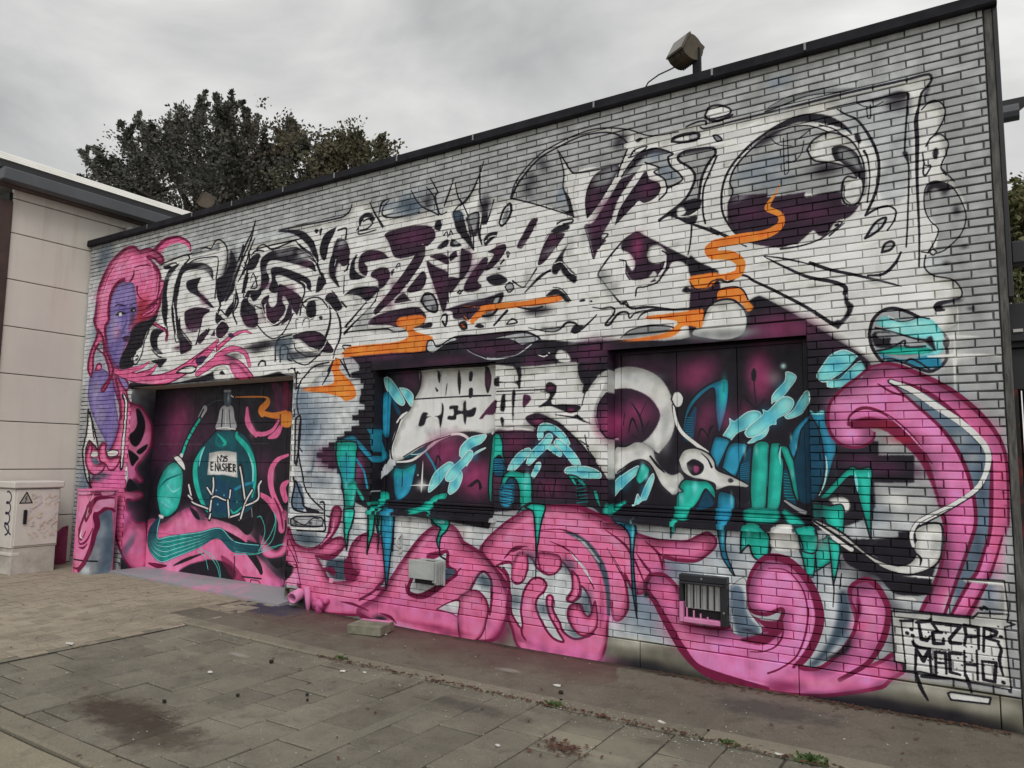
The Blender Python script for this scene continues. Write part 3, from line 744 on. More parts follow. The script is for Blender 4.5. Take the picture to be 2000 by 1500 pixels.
Fk|7093,3104 7184,3118 7144,3033 7073,3040
FG|7101,3080 7143,3087 7122,3035 7080,3040
Sk|8350,2889,8 8385,2891,16 8452,2847,17 8630,2839,9
Sk|8350,2900,8 8396,2911,11 8441,2848,15 8542,2848,19 8630,2839,19 8843,2797,15 8998,2801,13 9070,2865,9
Sk|8092,2894,8 8176,2875,11 8269,2876,13 8292,2830,17 8211,2741,20 8246,2732,23 8327,2816,20 8407,2819,16 8429,2769,14 8486,2811,12 8629,2818,10
Sk|7885,2703,8 7935,2688,18 8032,2746,19 8128,2825,11
Sk|7461,2773,9 7658,2722,13 7760,2725,18 7848,2784,23 7935,2765,18 7910,2723,16 7885,2703,11
Sk|8497,2752,9 8541,2795,15 8629,2818,21 8843,2797,15 9049,2806,9
Sk|8349,2610,8 8440,2667,15 8606,2689,21 8757,2671,15 8820,2650,9
Fg~7|7580,2763 7760,2759 7798,2766 7760,2730 7671,2727
Fk|7885,2703 7922,2755 8008,2737 7935,2693
Fg~9|8361,2610 8451,2666 8606,2684 8778,2659 8735,2621 8518,2602
Sk|7230,2829,16 7285,2871,14 7340,2831,16 7230,2823,14
Sk|7091,2829,21 7187,2915,27 7229,2947,32
Sk|6960,2925,26 7061,2928,27 7116,2970,29
Bk.70|7032,2931|71,48,0
Fk|6712,2826 6756,2884 6787,2832 6758,2810
Fo|6727,2849 6749,2860 6757,2835
FO|8574,2769 8843,2776 9053,2777 9028,2645! 8883,2660 8841,2612 8777,2585 8606,2572 8395,2577! 8518,2597 8735,2621 8833,2685 8789,2719 8574,2748
Bo.60|8451,2586|134,12,0
Bo.60|8627,2583|130,12,0
Sk|9049,2786,11 9026,2647,11
Sk|7836,2551,12 7935,2588,14 7996,2578,16 8175,2581,14 8349,2587,11
Sk|7399,2432,14 7425,2499,14 7503,2574,13 7607,2601,12 7646,2587,12
FP|7405,2432 7418,2500 7503,2580 7607,2595 7556,2554 7582,2512 7647,2553 7698,2516 7762,2442 7686,2438 7686,2393 7737,2373 7673,2382 7622,2430
Bp.80|7504,2460|92,34,0
SW|7556,2525,7 7621,2504,11 7672,2529,17
Sk|7608,2556,14 7685,2505,14 7737,2446,13 7874,2443,13
FW|7874,2437 7880,2481 7837,2529 7774,2550 7736,2502 7774,2449
FW|6243,2450 7012,2449 7083,2468 7399,2426 7874,2437 7966,2421 7958,2334 8009,2244 8128,2303 8222,2352 8274,2349 8245,2191 8128,2067 8122,1918 8221,1785 8272,1779 8266,1405! 8163,1538 8104,1611 7962,1770 7715,1947 7561,2006 7437,1964 7549,1874 7298,1870 7093,1846 7009,1832! 6852,1857 6586,1834 6281,1716 6093,1617 5947,1578 5877,1653 5938,1829 6007,1980 6118,2078 6155,2175! 6231,2300
BG.60|7162,1866|220,34,0
BG.60|7431,1896|211,33,0
SW|7093,1837,26 7298,1875,27 7510,1856,18 7589,1805,23
Fk|7960,2421 8057,2426 8222,2405 8222,2363 8128,2303 8039,2178 7997,2174 8009,2266 7960,2334
Bp.70|8069,2393|71,43,0
Sk|6155,2175,19 6231,2300,24 6243,2443,19
Sk|7129,2217,12 7428,2213,12 7643,2214,12
Fk|6448,2445 6483,2406 6474,2323 6453,2364
Fk|6699,2439 6727,2326 6712,2200 6687,2328
Fk|6823,2408 6858,2406 6852,2330 6821,2331
Fk|7001,2426 7034,2448 7071,2334 7034,2204 7001,2290
Fk|6826,2400 6858,2401 6849,2333 6820,2334
Fk|7102,2332 7157,2347 7162,2306 7347,2299 7332,2407 7311,2435 7383,2422 7384,2295 7368,2225 7333,2280 7158,2292 7156,2263 7106,2271
Fk|7188,2177 7222,2178 7217,2046 7170,2048
Fk|7172,1971 7205,1973 7196,1894
Fk|7298,2219 7330,2206 7316,2069 7304,1927 7296,2070
Fk|7582,2201 7636,2205 7642,2258 7687,2275 7747,2234 7732,2166 7698,2122 7714,2080 7839,2079 7975,2061 7973,2029 7888,2001 7789,2031 7676,2070 7567,2060 7663,2124 7675,2179
Fp|6943,1976 7119,2142 7107,2014 7013,2005 6981,1973
Fp|7412,2168 7471,2169 7491,2132 7414,2060
Fp|7008,2360 7034,2406 7060,2334 7033,2241
Bm.70|7687,2225|38,22,0
Bm.70|7888,2025|36,21,0
Fk|7900,1965 7949,1986 8009,1941 8081,1906 8009,1925 7937,1954
Sk|7739,1991,7 7913,1965,15
Sk|8128,2298,14 8033,2189,12 7991,2061,9
Sk|8021,1813,11 8045,1706,10 8116,1611,10
Sk|7974,1770,10 8057,1717,10
FP|7437,1964 7561,2006 7715,1947 7815,1880 7588,1916 7549,1874
Bm.70|7562,1939|51,22,0
FP~5|7575,1872 7715,1936 7913,1803 8104,1600 8163,1528 8254,1395 8254,1292 7516,1264 7170,1364 7094,1820 7299,1858 7510,1856
Bm.50|7693,1379|137,97,0
Bm.50|7327,1750|147,101,0
Bk.60|7513,1650|116,66,0
Bk.60|7718,1488|112,65,0
Sk|7549,1872,16 7715,1942,15 7913,1803,15 8116,1601,15
Fw|5863,1602 5951,1540 5803,1412 5671,1295 5588,1226! 5686,1346 5799,1513
Sk|5863,1602,14 5799,1513,14 5686,1346,14 5588,1226,14
BW.50|5721,1335|17,50,35
FG|9316,3873 9483,4000 9654,4076 9817,4077 9990,3982 10187,3784 10192,3465 9812,3565 9282,3625 9265,3761
BS.45|9574,3859|139,59,0
BS.45|9440,3786|142,60,0
BS.45|9589,3696|138,59,0
Bk.80|9598,4074|102,35,25
Bk.80|9522,4032|103,35,25
Bk.85|9965,3718|111,47,0
FP|9277,3631 9541,3616! 9545,3586 9812,3575! 9816,3535 10036,3537 10059,3443 10133,3409 10179,3426 10106,3341 10013,3318 9946,3231 9899,3234 9857,3279 9794,3231 9749,3200 9704,3197 9632,3184 9503,3217 9391,3264 9334,3313 9258,3415 9245,3489
Bp.80|9434,3486|142,59,0
Bp.80|9904,3395|129,56,0
Bp.80|9728,3435|133,57,0
Fk|9571,4096 9711,4157 9838,4163 9969,4125 10078,4038 10141,3954! 10051,4013 9924,4078 9801,4113 9673,4105
BS.50|9925,4104|52,17,0
BS.50|10110,3982|50,17,0
Sk|10134,3948,12 10052,4044,14 9925,4133,17 9793,4159,20 9637,4125,22 9465,4045,22 9317,3924,21 9228,3789,19 9199,3640,18 9213,3504,16 9282,3371,15 9330,3321,14
Sk|10131,3877,8 9999,3980,9 9835,4077,11 9654,4081,14 9464,4004,16 9316,3873,16 9267,3760,14 9288,3674,13 9251,3549,12 9306,3347,11
Sk|9923,4061,9 10025,4002,9 10107,3906,9
FW|9835,3891 9885,3958 9999,3984 10124,3902 10194,3754 10208,3630 10193,3502 10150,3422 10100,3424 10060,3480 10063,3584 10098,3633 10158,3612 10109,3697 10001,3756 9881,3801
Sk|9835,3891,14 9885,3958,15 9999,3984,14 10124,3902,12 10194,3754,11 10208,3630,12 10193,3502,12 10150,3422,14 10100,3424,12 10060,3480,12 10063,3584,13 10098,3633,14 10158,3612,12 10109,3697,12 10001,3756,13 9881,3801,13 9835,3891,12
Fk|10004,3863 10072,3868 10154,3801 10193,3689 10198,3594 10125,3675 10060,3753 10020,3781
Sk|10004,3863,7 10072,3868,7 10154,3801,6 10193,3689,6 10198,3594,7 10125,3675,6 10060,3753,6 10020,3781,6 10004,3863,6
Fg~9|10046,3844 10105,3831 10169,3741 10182,3663 10118,3724 10053,3785
Sk|10109,3697,10 10173,3637,11 10199,3548,12 10175,3450,14 10141,3419,17
Sk|10080,3571,6 10073,3487,6 10109,3434,6
Sk|10047,4151,7 10105,4093,12 10178,4032,15 10256,3881,19 10299,3732,19 10295,3575,20 10265,3461,20 10206,3331,17! 10278,3367,17 10350,3372,13 10395,3328,11 10377,3258,11 10336,3202,10
Fk|10158,3932 10179,3937 10194,3886 10185,3855 10161,3894
Sk|10212,3797,19 10234,3736,11 10241,3586,8 10219,3423,10
Fw|10198,3169 10266,3268 10331,3293 10305,3234 10247,3189
Sk|10198,3169,18 10266,3268,18 10331,3293,17 10305,3234,18 10247,3189,19 10198,3169,19
FG|10299,3054 10316,3105 10356,3122 10375,3097 10350,3064
Sk|10299,3054,17 10316,3105,18 10356,3122,18 10375,3097,16 10350,3064,18 10299,3054,19
Sk|10030,3317,8 10054,3303,9 10003,3265,11 9898,3206,12 9775,3177,13 9631,3174,15
Sk|10071,3300,6 9967,3223,13
Sk|10012,3291,20 10025,3294,20
Sk|9671,4017,7 9673,3739,7 9701,3753,7 9699,4050,7
Sk|9579,4039,7 9633,3976,7 9724,3945,7
Sk|9814,3964,7 9794,3871,7 9739,3824,8 9685,3835,7
Sk|9861,4042,8 9807,4005,8 9752,3979,8
Sk|8925,4287,14 9010,4304,16 9082,4297,16 9087,4269,18
Sk|9040,4259,11 9071,4236,15 9373,4241,17 9795,4246,19 10186,4252,19 10469,4248,18 10624,4250,18 10644,4213,15 10621,4169,18 10581,4125,17 10561,4038,17
Sk|10561,4038,14 10541,3943,27 10541,3797,26 10530,3528,19 10528,3171,13 10518,2925,11
FW|9081,4345 9115,4400 9196,4398 9276,4351 9275,4307 9185,4298 9103,4308
Sk|9081,4345,18 9115,4400,19 9196,4398,16 9276,4351,14 9275,4307,18 9185,4298,17 9103,4308,16 9081,4345,15
Sk|9083,4323,23 9174,4274,22 9295,4291,20
Fg~6|9551,4258 9660,4321 9842,4332 10035,4310 10136,4273 9841,4293 9659,4271
Sk|9546,4259,13 9612,4263,11 9842,4303,8 10102,4270,6
Sk|9566,4285,5 9752,4337,5 10188,4321,4
Sk|9979,4169,9 10183,4169,11 10306,4156,13 10489,4154,13 10494,4083,12 10464,3741,12 10484,3628,11 10464,3271,11 10447,3068,10
Fk~5|10249,4166 10347,4169 10443,4176 10497,4147 10472,4121 10362,4146 10289,4141
Bk.60|10439,4079|70,55,0
Bk.60|10425,4120|70,55,0
Sk|10174,4167,6 10223,4125,7 10288,4109,7 10345,4127,7
Sk|10239,4112,7 10244,4035,7 10261,4031,8 10264,4124,7
Fk|10450,3735 10480,3729 10486,3664 10464,3696
Fk|8956,4226 9009,4224 9034,4186 9007,4150 8955,4162
FG|8956,4205 9008,4203 9013,4175 8955,4178
Fg|9142,4161 9172,4159 9212,4113 9171,4112
Sk|9142,4161,14 9172,4159,12 9212,4113,13 9171,4112,12 9142,4161,12
Sk|8956,3476,15 9018,3450,16 9089,3412,18 9178,3367,19 9257,3320,20
Sk|9109,3414,20 9247,3321,26
Sk|9511,3133,7 9628,3053,16 9804,2945,23 9974,2886,28 10056,2839,30 10055,2794,32
Sk|9511,3138,7 9675,3091,14 9832,3031,7
Fk|10051,2794 10066,2765 10085,2726 10105,2697 10082,2631 10001,2541! 9956,2588 9990,2603 10032,2613 10067,2674 10052,2721
Sk|9973,2577,26 9797,2719,24 9578,2867,21 9423,2963,19 9385,2997,18 9328,3012,19 9250,2974,17 9211,2979,14 9152,3006,12
Sk|9833,3040,27 9976,2969,23 10141,2910,20 10299,2847,16 10406,2802,8
Sk|10205,2902,14 10301,2900,21 10374,2962,20 10414,3037,12
BG.60|9871,2861|85,27,0
BG.60|10260,2860|79,26,0
Sk|9324,3264,4 9381,3231,11
FG|10563,3321 10571,3434 10598,3486 10652,3489 10732,3431 10784,3310 10796,3197 10752,3093 10655,3011 10620,3009 10638,3167 10594,3245
Fk~5|10576,3404 10597,3479 10652,3489 10720,3441 10696,3410 10626,3445
Bk.75|10684,3412|24,34,0
Bk.75|10748,3274|24,34,0
Sk|10572,3009,10 10624,3099,9 10638,3167,8 10593,3231,8 10566,3321,8 10571,3434,8 10598,3486,9 10652,3489,9 10732,3431,8 10784,3310,7 10799,3210,8 10764,3105,8 10679,3021,9 10625,2999,9
Sk|10576,4011,10 10627,4053,10 10675,4046,9 10711,3991,9 10705,3920,10 10654,3825,10 10616,3795,11
Sk|10590,3746,9 10622,3796,10 10677,3812,9 10721,3745,8 10704,3663,9 10673,3584,9 10700,3522,9
Fk|10630,3694 10649,3725 10662,3694 10652,3646 10634,3650
Sk|10570,3707,9 10579,3619,9 10614,3604,10 10582,3546,12 10568,3563,11 10576,3634,11
Sk|10582,3015,10 10603,3030,10 10622,3009,9 10601,2991,10 10582,3015,9
Sk|10537,3021,9 10578,3011,9
Sk|10560,2997,9 10550,2914,9 10601,2851,10 10705,2811,9 10753,2737,9 10745,2686,9 10699,2675,11 10623,2669,11 10595,2645,10 10609,2613,11 10650,2614,12
Fk|10595,2647 10629,2671 10722,2666 10640,2647 10650,2614 10609,2616
Bk.60|10783,3020|24,17,0
Bk.60|10675,2925|24,17,0
Bk.60|10733,2671|24,16,0
Bk.60|10799,2610|23,16,0
Sk|10679,3569,7 10745,3471,8
Bk.70|10618,4146|15,22,0
Bk.70|10605,4113|15,22,0
FO|9171,2924 9269,2932 9345,2903 9382,2821 9423,2758 9380,2731 9324,2807 9248,2840 9149,2841
Sk|9145,2841,11 9161,2915,12 9269,2932,12 9345,2903,12 9386,2820,12
FW|9037,2696 9079,2793 9169,2839 9277,2827 9361,2735 9378,2636 9338,2551 9222,2521 9075,2543 8944,2593
Sk|9037,2696,18 9079,2793,18 9169,2839,18 9277,2827,17 9361,2735,16 9378,2636,17 9338,2551,17 9222,2521,17 9075,2543,17 8944,2593,18 9037,2696,18
Bg.80|9174,2565|146,39,0
Bg.80|9320,2572|142,38,0
Bg.80|9045,2585|150,40,0
Bw.50|9341,2688|38,97,0
FO|8936,2767 9048,2771! 9026,2642 8935,2675
Fk|8942,3218 9014,3157 9168,3060 8950,3057
SO|9635,3668,6 9605,3604,13 9548,3526,37 9547,3496,43 9629,3438,42 9641,3377,49 9599,3330,63 9505,3301,70 9334,3298,80 9167,3288,72
SO|9167,3288,68 9096,3252,70 9126,3202,71 9254,3179,75 9335,3113,71 9319,3035,70 9251,3014,62
FO|8950,3052 9103,3043 9252,3044 9349,3061 9251,2994 9102,3002 9081,2944 9000,2943 8949,2970
FO|9066,3272 9158,3320 9155,3178 9086,3218
FO|8950,3052 9153,3057 9152,3006 9102,2952 8980,2956 8939,3012
Sk|8939,3012,6 8980,2951,12 9071,2945,6
Sk|9081,2954,11 9112,2991,11 9182,3003,10 9221,2973,10
Bo.50|9334,3303|77,9,0
Bo.50|9505,3296|74,9,0
Bh.55|3934,3773|156,39,15
Bh.55|4487,3847|146,38,15
Bh.55|5108,4141|134,37,15
Bh.55|5438,3878|128,36,15
Bh.55|5943,3535|119,34,15
Bh.55|6319,3640|112,33,15
Bh.55|5916,2869|118,33,15
Bh.55|5304,3180|129,35,15
Bh.55|7057,3950|101,32,15
Bh.55|7440,3548|94,30,15
Bh.55|7679,3443|90,30,15
Bh.55|7932,3565|87,29,15
Bh.55|8007,3238|85,29,15
Bh.55|8271,3556|82,28,15
Bh.55|8558,3596|78,28,15
Bh.55|8703,3657|76,27,15
Bh.55|8850,3336|73,27,15
Bh.55|8293,3058|81,28,15
Bh.55|9463,3066|65,25,15
Bh.55|9716,2956|62,24,15
Bh.55|9886,2785|59,24,15
Bh.55|9796,2673|60,24,15
Bh.55|10106,3100|57,23,15
Bh.55|10269,3121|55,23,15
Bh.55|10378,2873|54,23,15
Bh.55|10090,2599|57,23,15
Bh.55|9340,3614|67,26,15
Bh.55|9208,3896|69,26,15
Bh.55|9658,4231|64,25,15
Bh.55|10368,3652|55,23,15
Bh.55|10371,3514|54,23,15
Bh.55|7684,2686|89,29,15
Bh.55|7935,2621|85,28,15
Bh.55|8175,2668|82,28,15
Bh.55|7554,2777|91,29,15
Bh.55|2005,3941|197,44,15
Bh.55|2600,3915|184,43,15
Bh.55|2339,3599|189,43,15
Bh.55|3047,4034|175,42,15
Bh.55|2089,3091|193,43,15
Bh.55|1879,2973|198,43,15
Bh.55|2488,3141|185,42,15
Bm.60|6817,1470|216,140,0
Bm.60|6961,1415|211,138,0
Bp.90|6065,2421|115,89,0
Bp.90|6133,2354|113,88,0
Bm.60|5455,1443|70,142,0
Bm.60|5469,1534|70,142,0
Bm.50|6891,1379|171,138,0
Bm.50|6960,1473|169,138,0
Bp.70|8461,2412|167,83,0
Bp.70|8625,2360|162,82,0
Bp.70|8941,2352|152,80,0
Bp.70|9043,2396|150,79,0
Bm.55|9041,2316|120,99,0
Bm.55|8970,2250|121,99,0
Bm.75|9446,2312|83,143,0
Bm.75|9481,2234|82,142,0
Bk.50|8517,2461|331,41,0
Bk.50|9241,2461|289,39,0
FW|8128,2067 8222,2277 8274,2338 8394,2369 8538,2345 8668,2276 8752,2170 8792,2047 8803,1906 8769,1787 8667,1662! 8545,1742 8289,1774 8232,1785 8128,1918
Bw.60|8516,2263|176,41,0
Bw.60|8348,2271|181,42,0
FP|8149,2067 8221,2160 8348,2190 8460,2180 8591,2113 8671,2010 8677,1929 8610,1818 8534,1752 8446,1722 8357,1746 8323,1789 8232,1785 8163,1854 8131,1960
Bm.80|8267,1916|137,105,0
Bm.80|8290,1873|136,104,0
Bm.80|8492,1994|132,103,0
Sk|8131,1960,16 8149,2067,16 8221,2160,15
Sk|8163,1854,17 8232,1785,13 8323,1795,9
FU|5667,2246 5770,2252 5874,2277 5873,2085 5862,1830 5813,1805 5695,1986 5663,2116
Sk|5667,2246,15 5770,2252,15 5874,2277,18 5873,2085,20 5862,1830,19 5813,1805,17 5695,1986,19 5663,2116,20 5667,2246,20
FU|5505,1922 5716,1880 5788,1780 5848,1627 5797,1561 5676,1601 5601,1729 5579,1845
Sk|5505,1922,15 5716,1880,16 5788,1780,19 5848,1627,19 5797,1561,15 5676,1601,17 5601,1729,19 5579,1845,19 5505,1922,18
Bt.50|5684,1831|86,77,0
Bt.50|5759,1652|85,76,0
FU|5140,1762 5258,1819 5366,1834 5458,1781 5622,1652 5791,1485! 5714,1499 5554,1613 5425,1716 5396,1762
Sk|5140,1762,17 5258,1819,16 5366,1834,15 5458,1781,17 5622,1652,17 5791,1485,18! 5714,1499,16 5554,1613,17 5425,1716,18 5396,1762,15 5140,1762,15
FT|5127,1766 5402,1762 5420,1625 5408,1391 5423,1300 5401,1081 5356,886 5330,679! 5283,920 5273,1114 5224,1373 5137,1570
Sk|5127,1766,17 5402,1762,18 5420,1625,23 5408,1391,23 5423,1300,23 5401,1081,23 5356,886,23 5330,679,19! 5283,920,24 5273,1114,24 5224,1373,23 5137,1570,24 5127,1766,24
Sk|5275,1650,14 5289,1362,14
BU.60|5271,1545|91,118,0
BU.60|5312,1441|90,117,0
FT|5417,1300 5435,1314 5545,1202 5520,1175
SU|5422,1586,25 5525,1470,26 5584,1305,27
FT|5264,1309 5317,1330 5405,1371 5435,1314 5399,1119 5346,1104
BC.50|5291,1310|25,78,0
BC.50|5395,1209|24,77,0
FU|5932,1521 6064,1505 6207,1556 6198,1458 6137,1273 5977,1193 5921,1377
Sk|5932,1521,15 6064,1505,14 6207,1556,15 6198,1458,18 6137,1273,17 5977,1193,15 5921,1377,19 5932,1521,19
FC|6600,1294 6628,1395 6729,1492 6762,1445 6718,1336 6631,1275
Sc|6600,1294,10 6628,1395,10 6729,1492,8 6762,1445,10 6718,1336,9 6631,1275,8 6600,1294,9
BU.55|6678,1373|41,53,0
BW.80|6285,1350|62,48,0
FT|5564,1164 5662,1174 5700,1094 5687,905 5645,690 5626,814 5621,1065
Sk|5564,1164,13 5662,1174,14 5700,1094,17 5687,905,17 5645,690,16 5626,814,17 5621,1065,17 5564,1164,17
FU|5822,703 5820,975 5834,1125 5938,1130 5942,712 5925,833 5889,463 5871,346! 5814,702 5791,849
Sk|5822,703,19 5820,975,19 5834,1125,17 5938,1130,19 5942,712,19 5925,833,19 5889,463,19 5871,346,19! 5814,702,19 5791,849,14 5822,703,19
FT|5691,1239 5774,1279 5875,1270 5882,1177 5815,1099 5804,949 5752,809! 5700,1006 5686,1144
Sk|5691,1239,16 5774,1279,15 5875,1270,17 5882,1177,19 5815,1099,19 5804,949,19 5752,809,16! 5700,1006,20 5686,1144,20 5691,1239,20
Sk|5754,946,20 5765,1072,20 5798,1105,18
BC.60|5883,1077|13,99,0
FT|6094,1118 6299,1157 6435,1259 6585,1288 6575,1228 6482,1210 6457,1128 6396,1102 6474,1046 6614,1039 6597,947 6525,872 6512,763! 6485,846 6519,966 6427,984 6395,1054 6332,1099 6207,1066 6143,1075
Sk|6094,1118,12 6299,1157,13 6435,1259,13 6585,1288,12 6575,1228,13 6482,1210,13 6457,1128,14 6396,1102,16 6474,1046,12 6614,1039,14 6597,947,14 6525,872,14 6512,763,13! 6485,846,15 6519,966,15 6427,984,14 6395,1054,15 6332,1099,12 6207,1066,12 6143,1075,13 6094,1118,14
FC|6457,1015 6517,1036 6592,1029 6533,1002
FT|5603,1064 5698,1069 5672,867 5642,764 5603,662 5609,812
Sk|5723,1070,15 5750,822,20 5747,685,25
FT|5267,1049 5411,1055 5390,939 5341,821 5323,679! 5291,817
Sk|5267,1049,15 5411,1055,18 5390,939,20 5341,821,20 5323,679,15! 5291,817,21 5267,1049,21
BC.60|5314,1025|25,38,0
FT|7069,1224 7053,1360 7070,1590 7094,1809 7163,1831 7200,1751 7209,1648 7256,1507 7180,1631 7132,1613 7102,1476 7093,1225
Sk|7069,1224,16 7053,1360,16 7070,1590,16 7094,1809,16 7163,1831,14 7200,1751,16 7209,1648,16 7256,1507,14 7180,1631,14 7132,1613,16 7102,1476,16 7093,1225,16 7069,1224,13
Fu|7104,1602 7166,1614 7236,1523 7210,1444 7113,1476
SU|7105,1596,6 7207,1602,6
SU|7105,1575,6 7208,1582,6
SU|7105,1555,6 7208,1562,6
SU|7106,1534,6 7208,1541,6
SU|7106,1513,6 7209,1521,6
SU|7106,1493,6 7209,1500,6
FT|7184,1341 7210,1455 7290,1507 7410,1493 7498,1470 7514,1242 7510,1307 7524,1187 7400,1182 7379,1336 7345,1424 7277,1443 7228,1354 7213,1230
Sk|7184,1341,18 7210,1455,17 7290,1507,15 7410,1493,15 7498,1470,17 7514,1242,17 7510,1307,17 7524,1187,15 7400,1182,16 7379,1336,17 7345,1424,16 7277,1443,15 7228,1354,17 7213,1230,15 7184,1341,18
Fu|7231,1365 7284,1434 7331,1413 7320,1234 7200,1229
SU|7231,1377,7 7321,1385,7
SU|7232,1354,7 7321,1362,7
SU|7232,1332,7 7322,1340,7
SU|7232,1309,7 7322,1318,7
SU|7233,1287,7 7322,1295,7
SU|7233,1264,7 7323,1273,7
SU|7233,1242,7 7323,1251,7
SU|7234,1219,7 7323,1229,7
BC.60|7437,1393|26,66,0
BC.60|7463,1449|26,66,0
FU|7184,1364 7305,1367 7294,1199 7193,1206
Sk|7187,1353,9 7306,1343,8
Sk|7187,1326,9 7306,1316,8
Sk|7188,1299,8 7306,1289,8
Sk|7188,1272,8 7307,1262,8
Sk|7188,1244,8 7307,1236,8
Sk|7189,1218,8 7307,1209,8
Sk|7555,1287,11 7592,1419,10 7644,1290,11
Sk|7743,1434,11 7719,1282,11
Sk|7681,1378,9 7706,1292,8 7731,1380,9
FC|7653,1706 7716,1736 7800,1662 7779,1633
Sc|7653,1706,8 7716,1736,8 7800,1662,8 7779,1633,8 7653,1706,8
BU.55|7737,1684|36,25,0
FC|7501,1472 7552,1570 7593,1579 7587,1529 7528,1449
Sc|7501,1472,9 7552,1570,8 7593,1579,8 7587,1529,9 7528,1449,8 7501,1472,8
BU.55|7552,1520|23,32,0
FC|7559,1816 7575,1894 7639,1921 7740,1892 7817,1836 7879,1749 7852,1731 7778,1791 7690,1857 7620,1847 7614,1805 7576,1775
Sc|7559,1816,9 7575,1894,9 7639,1921,8 7740,1892,8 7817,1836,8 7879,1749,8 7852,1731,8 7778,1791,8 7690,1857,8 7620,1847,8 7614,1805,9 7576,1775,8 7559,1816,9
BU.55|7696,1826|80,47,0
FC|7451,1569 7486,1661 7589,1750 7665,1827 7712,1804 7678,1727 7564,1626 7488,1559
Sc|7451,1569,9 7486,1661,9 7589,1750,8 7665,1827,8 7712,1804,9 7678,1727,8 7564,1626,8 7488,1559,8 7451,1569,8
BU.55|7580,1691|65,66,0
FC|7725,1747 7753,1782 7815,1760 7892,1695 7964,1610 7977,1565 7914,1564 7853,1628 7791,1693
Sc|7725,1747,8 7753,1782,8 7815,1760,8 7892,1695,8 7964,1610,8 7977,1565,8 7914,1564,8 7853,1628,8 7791,1693,8 7725,1747,8
BU.55|7854,1671|62,54,0
FC|7256,1510 7302,1592 7381,1671 7473,1705 7495,1672 7409,1580 7330,1511
Sc|7256,1510,9 7302,1592,9 7381,1671,8 7473,1705,8 7495,1672,9 7409,1580,9 7330,1511,8 7256,1510,8
BU.55|7379,1606|60,48,0
FC|7825,1509 7853,1542 7998,1557 8128,1527 8171,1486 8151,1457 8010,1454 7854,1488
Sc|7825,1509,8 7853,1542,8 7998,1557,7 8128,1527,8 8171,1486,8 8151,1457,7 8010,1454,7 7854,1488,8 7825,1509,8
BU.55|8000,1502|86,25,0
FT|7860,1480 7938,1471 8010,1428 8081,1356 8128,1360 8185,1180! 8116,1286 8069,1379 7939,1386
Sk|7860,1480,11 7938,1471,11 8010,1428,11 8081,1356,11 8128,1360,12 8185,1180,12! 8116,1286,12 8069,1379,11 7939,1386,11 7860,1480,12
Fk|7914,1460 8010,1388 8010,1324 8040,1242 7963,1259 7945,1386
St|7945,1428,8 8010,1441,8
St|7945,1399,8 8017,1411,8
St|7945,1369,8 8025,1382,8
St|7945,1339,8 8032,1353,8
St|7945,1310,8 8039,1323,8
St|7945,1280,8 8046,1294,8
St|7945,1250,8 8053,1265,8
FC|8254,1351 8322,1458 8489,1564 8502,1521 8367,1396 8279,1301
Sc|8254,1351,8 8322,1458,7 8489,1564,7 8502,1521,7 8367,1396,7 8279,1301,7 8254,1351,8
BU.55|8369,1432|61,64,0
FC|8509,1301 8564,1424 8618,1505 8625,1455 8563,1303 8531,1292 8465,1249 8488,1341
Sc|8509,1301,7 8564,1424,7 8618,1505,7 8625,1455,7 8563,1303,7 8531,1292,7 8465,1249,8 8488,1341,7 8509,1301,8
BU.55|8546,1359|39,62,0
Bm.50|9425,2227|64,104,0
FC|9627,1936 9690,1983 9745,2073 9791,2113 9797,2035 9741,1952 9653,1917
Sc|9627,1936,6 9690,1983,6 9745,2073,6 9791,2113,6 9797,2035,6 9741,1952,6 9653,1917,6 9627,1936,6
BU.55|9721,2002|41,49,0
Fk|9125,1391 9221,1421 9343,1415 9369,1334 9313,1294 9239,1367 9173,1383
FT|9375,1269 9371,1427 9395,1708 9433,1754 9488,1759 9516,1726 9503,1523 9479,1274
Sk|9375,1269,13 9371,1427,13 9395,1708,13 9433,1754,13 9488,1759,14 9516,1726,13 9503,1523,13 9479,1274,13 9375,1269,13
FT|9484,1270 9503,1523 9524,1734 9569,1749 9597,1734 9580,1671 9612,1614 9598,1433 9571,1273
Sk|9484,1270,13 9503,1523,13 9524,1734,13 9569,1749,13 9597,1734,13 9580,1671,13 9612,1614,13 9598,1433,13 9571,1273,13 9484,1270,13
Fu|9608,1543 9643,1544 9690,1319 9620,1325
ST|9608,1345,4 9686,1343,4
FT|9586,1726 9639,1717 9682,1617 9710,1365 9707,1311! 9674,1390 9643,1544 9604,1660
Sk|9586,1726,12 9639,1717,12 9682,1617,11 9710,1365,11 9707,1311,12! 9674,1390,12 9643,1544,12 9604,1660,12 9586,1726,12
Fu~5|9690,1635 9738,1835 9801,1916 9850,1852 9883,1690 9882,1530 9810,1351 9724,1329 9687,1526
FU|9646,1724 9686,1836 9758,1917 9806,1936 9783,1887 9738,1833 9709,1706 9681,1631
Sk|9646,1724,10 9686,1836,10 9758,1917,10 9806,1936,10 9783,1887,10 9738,1833,10 9709,1706,10 9681,1631,11 9646,1724,10
FU|9801,1969 9845,1956 9897,1968 9903,1887 9932,1796 9973,1724 9943,1618 9899,1476 9848,1370! 9882,1530 9879,1706 9850,1852 9810,1925
Sk|9801,1969,11 9845,1956,11 9897,1968,10 9903,1887,10 9932,1796,10 9973,1724,10 9943,1618,10 9899,1476,10 9848,1370,10! 9882,1530,10 9879,1706,10 9850,1852,10 9810,1925,10 9801,1969,10
FC|9802,1975 9836,1956 9870,1973 9895,1967 9886,1942 9810,1948
Sc|9895,1655,3 9900,1566,10 9880,1459,10 9844,1378,5
Fk|9989,1754 10228,1753! 10225,1657! 10438,1658! 10431,1484! 10194,1478! 10138,1415 9980,1479
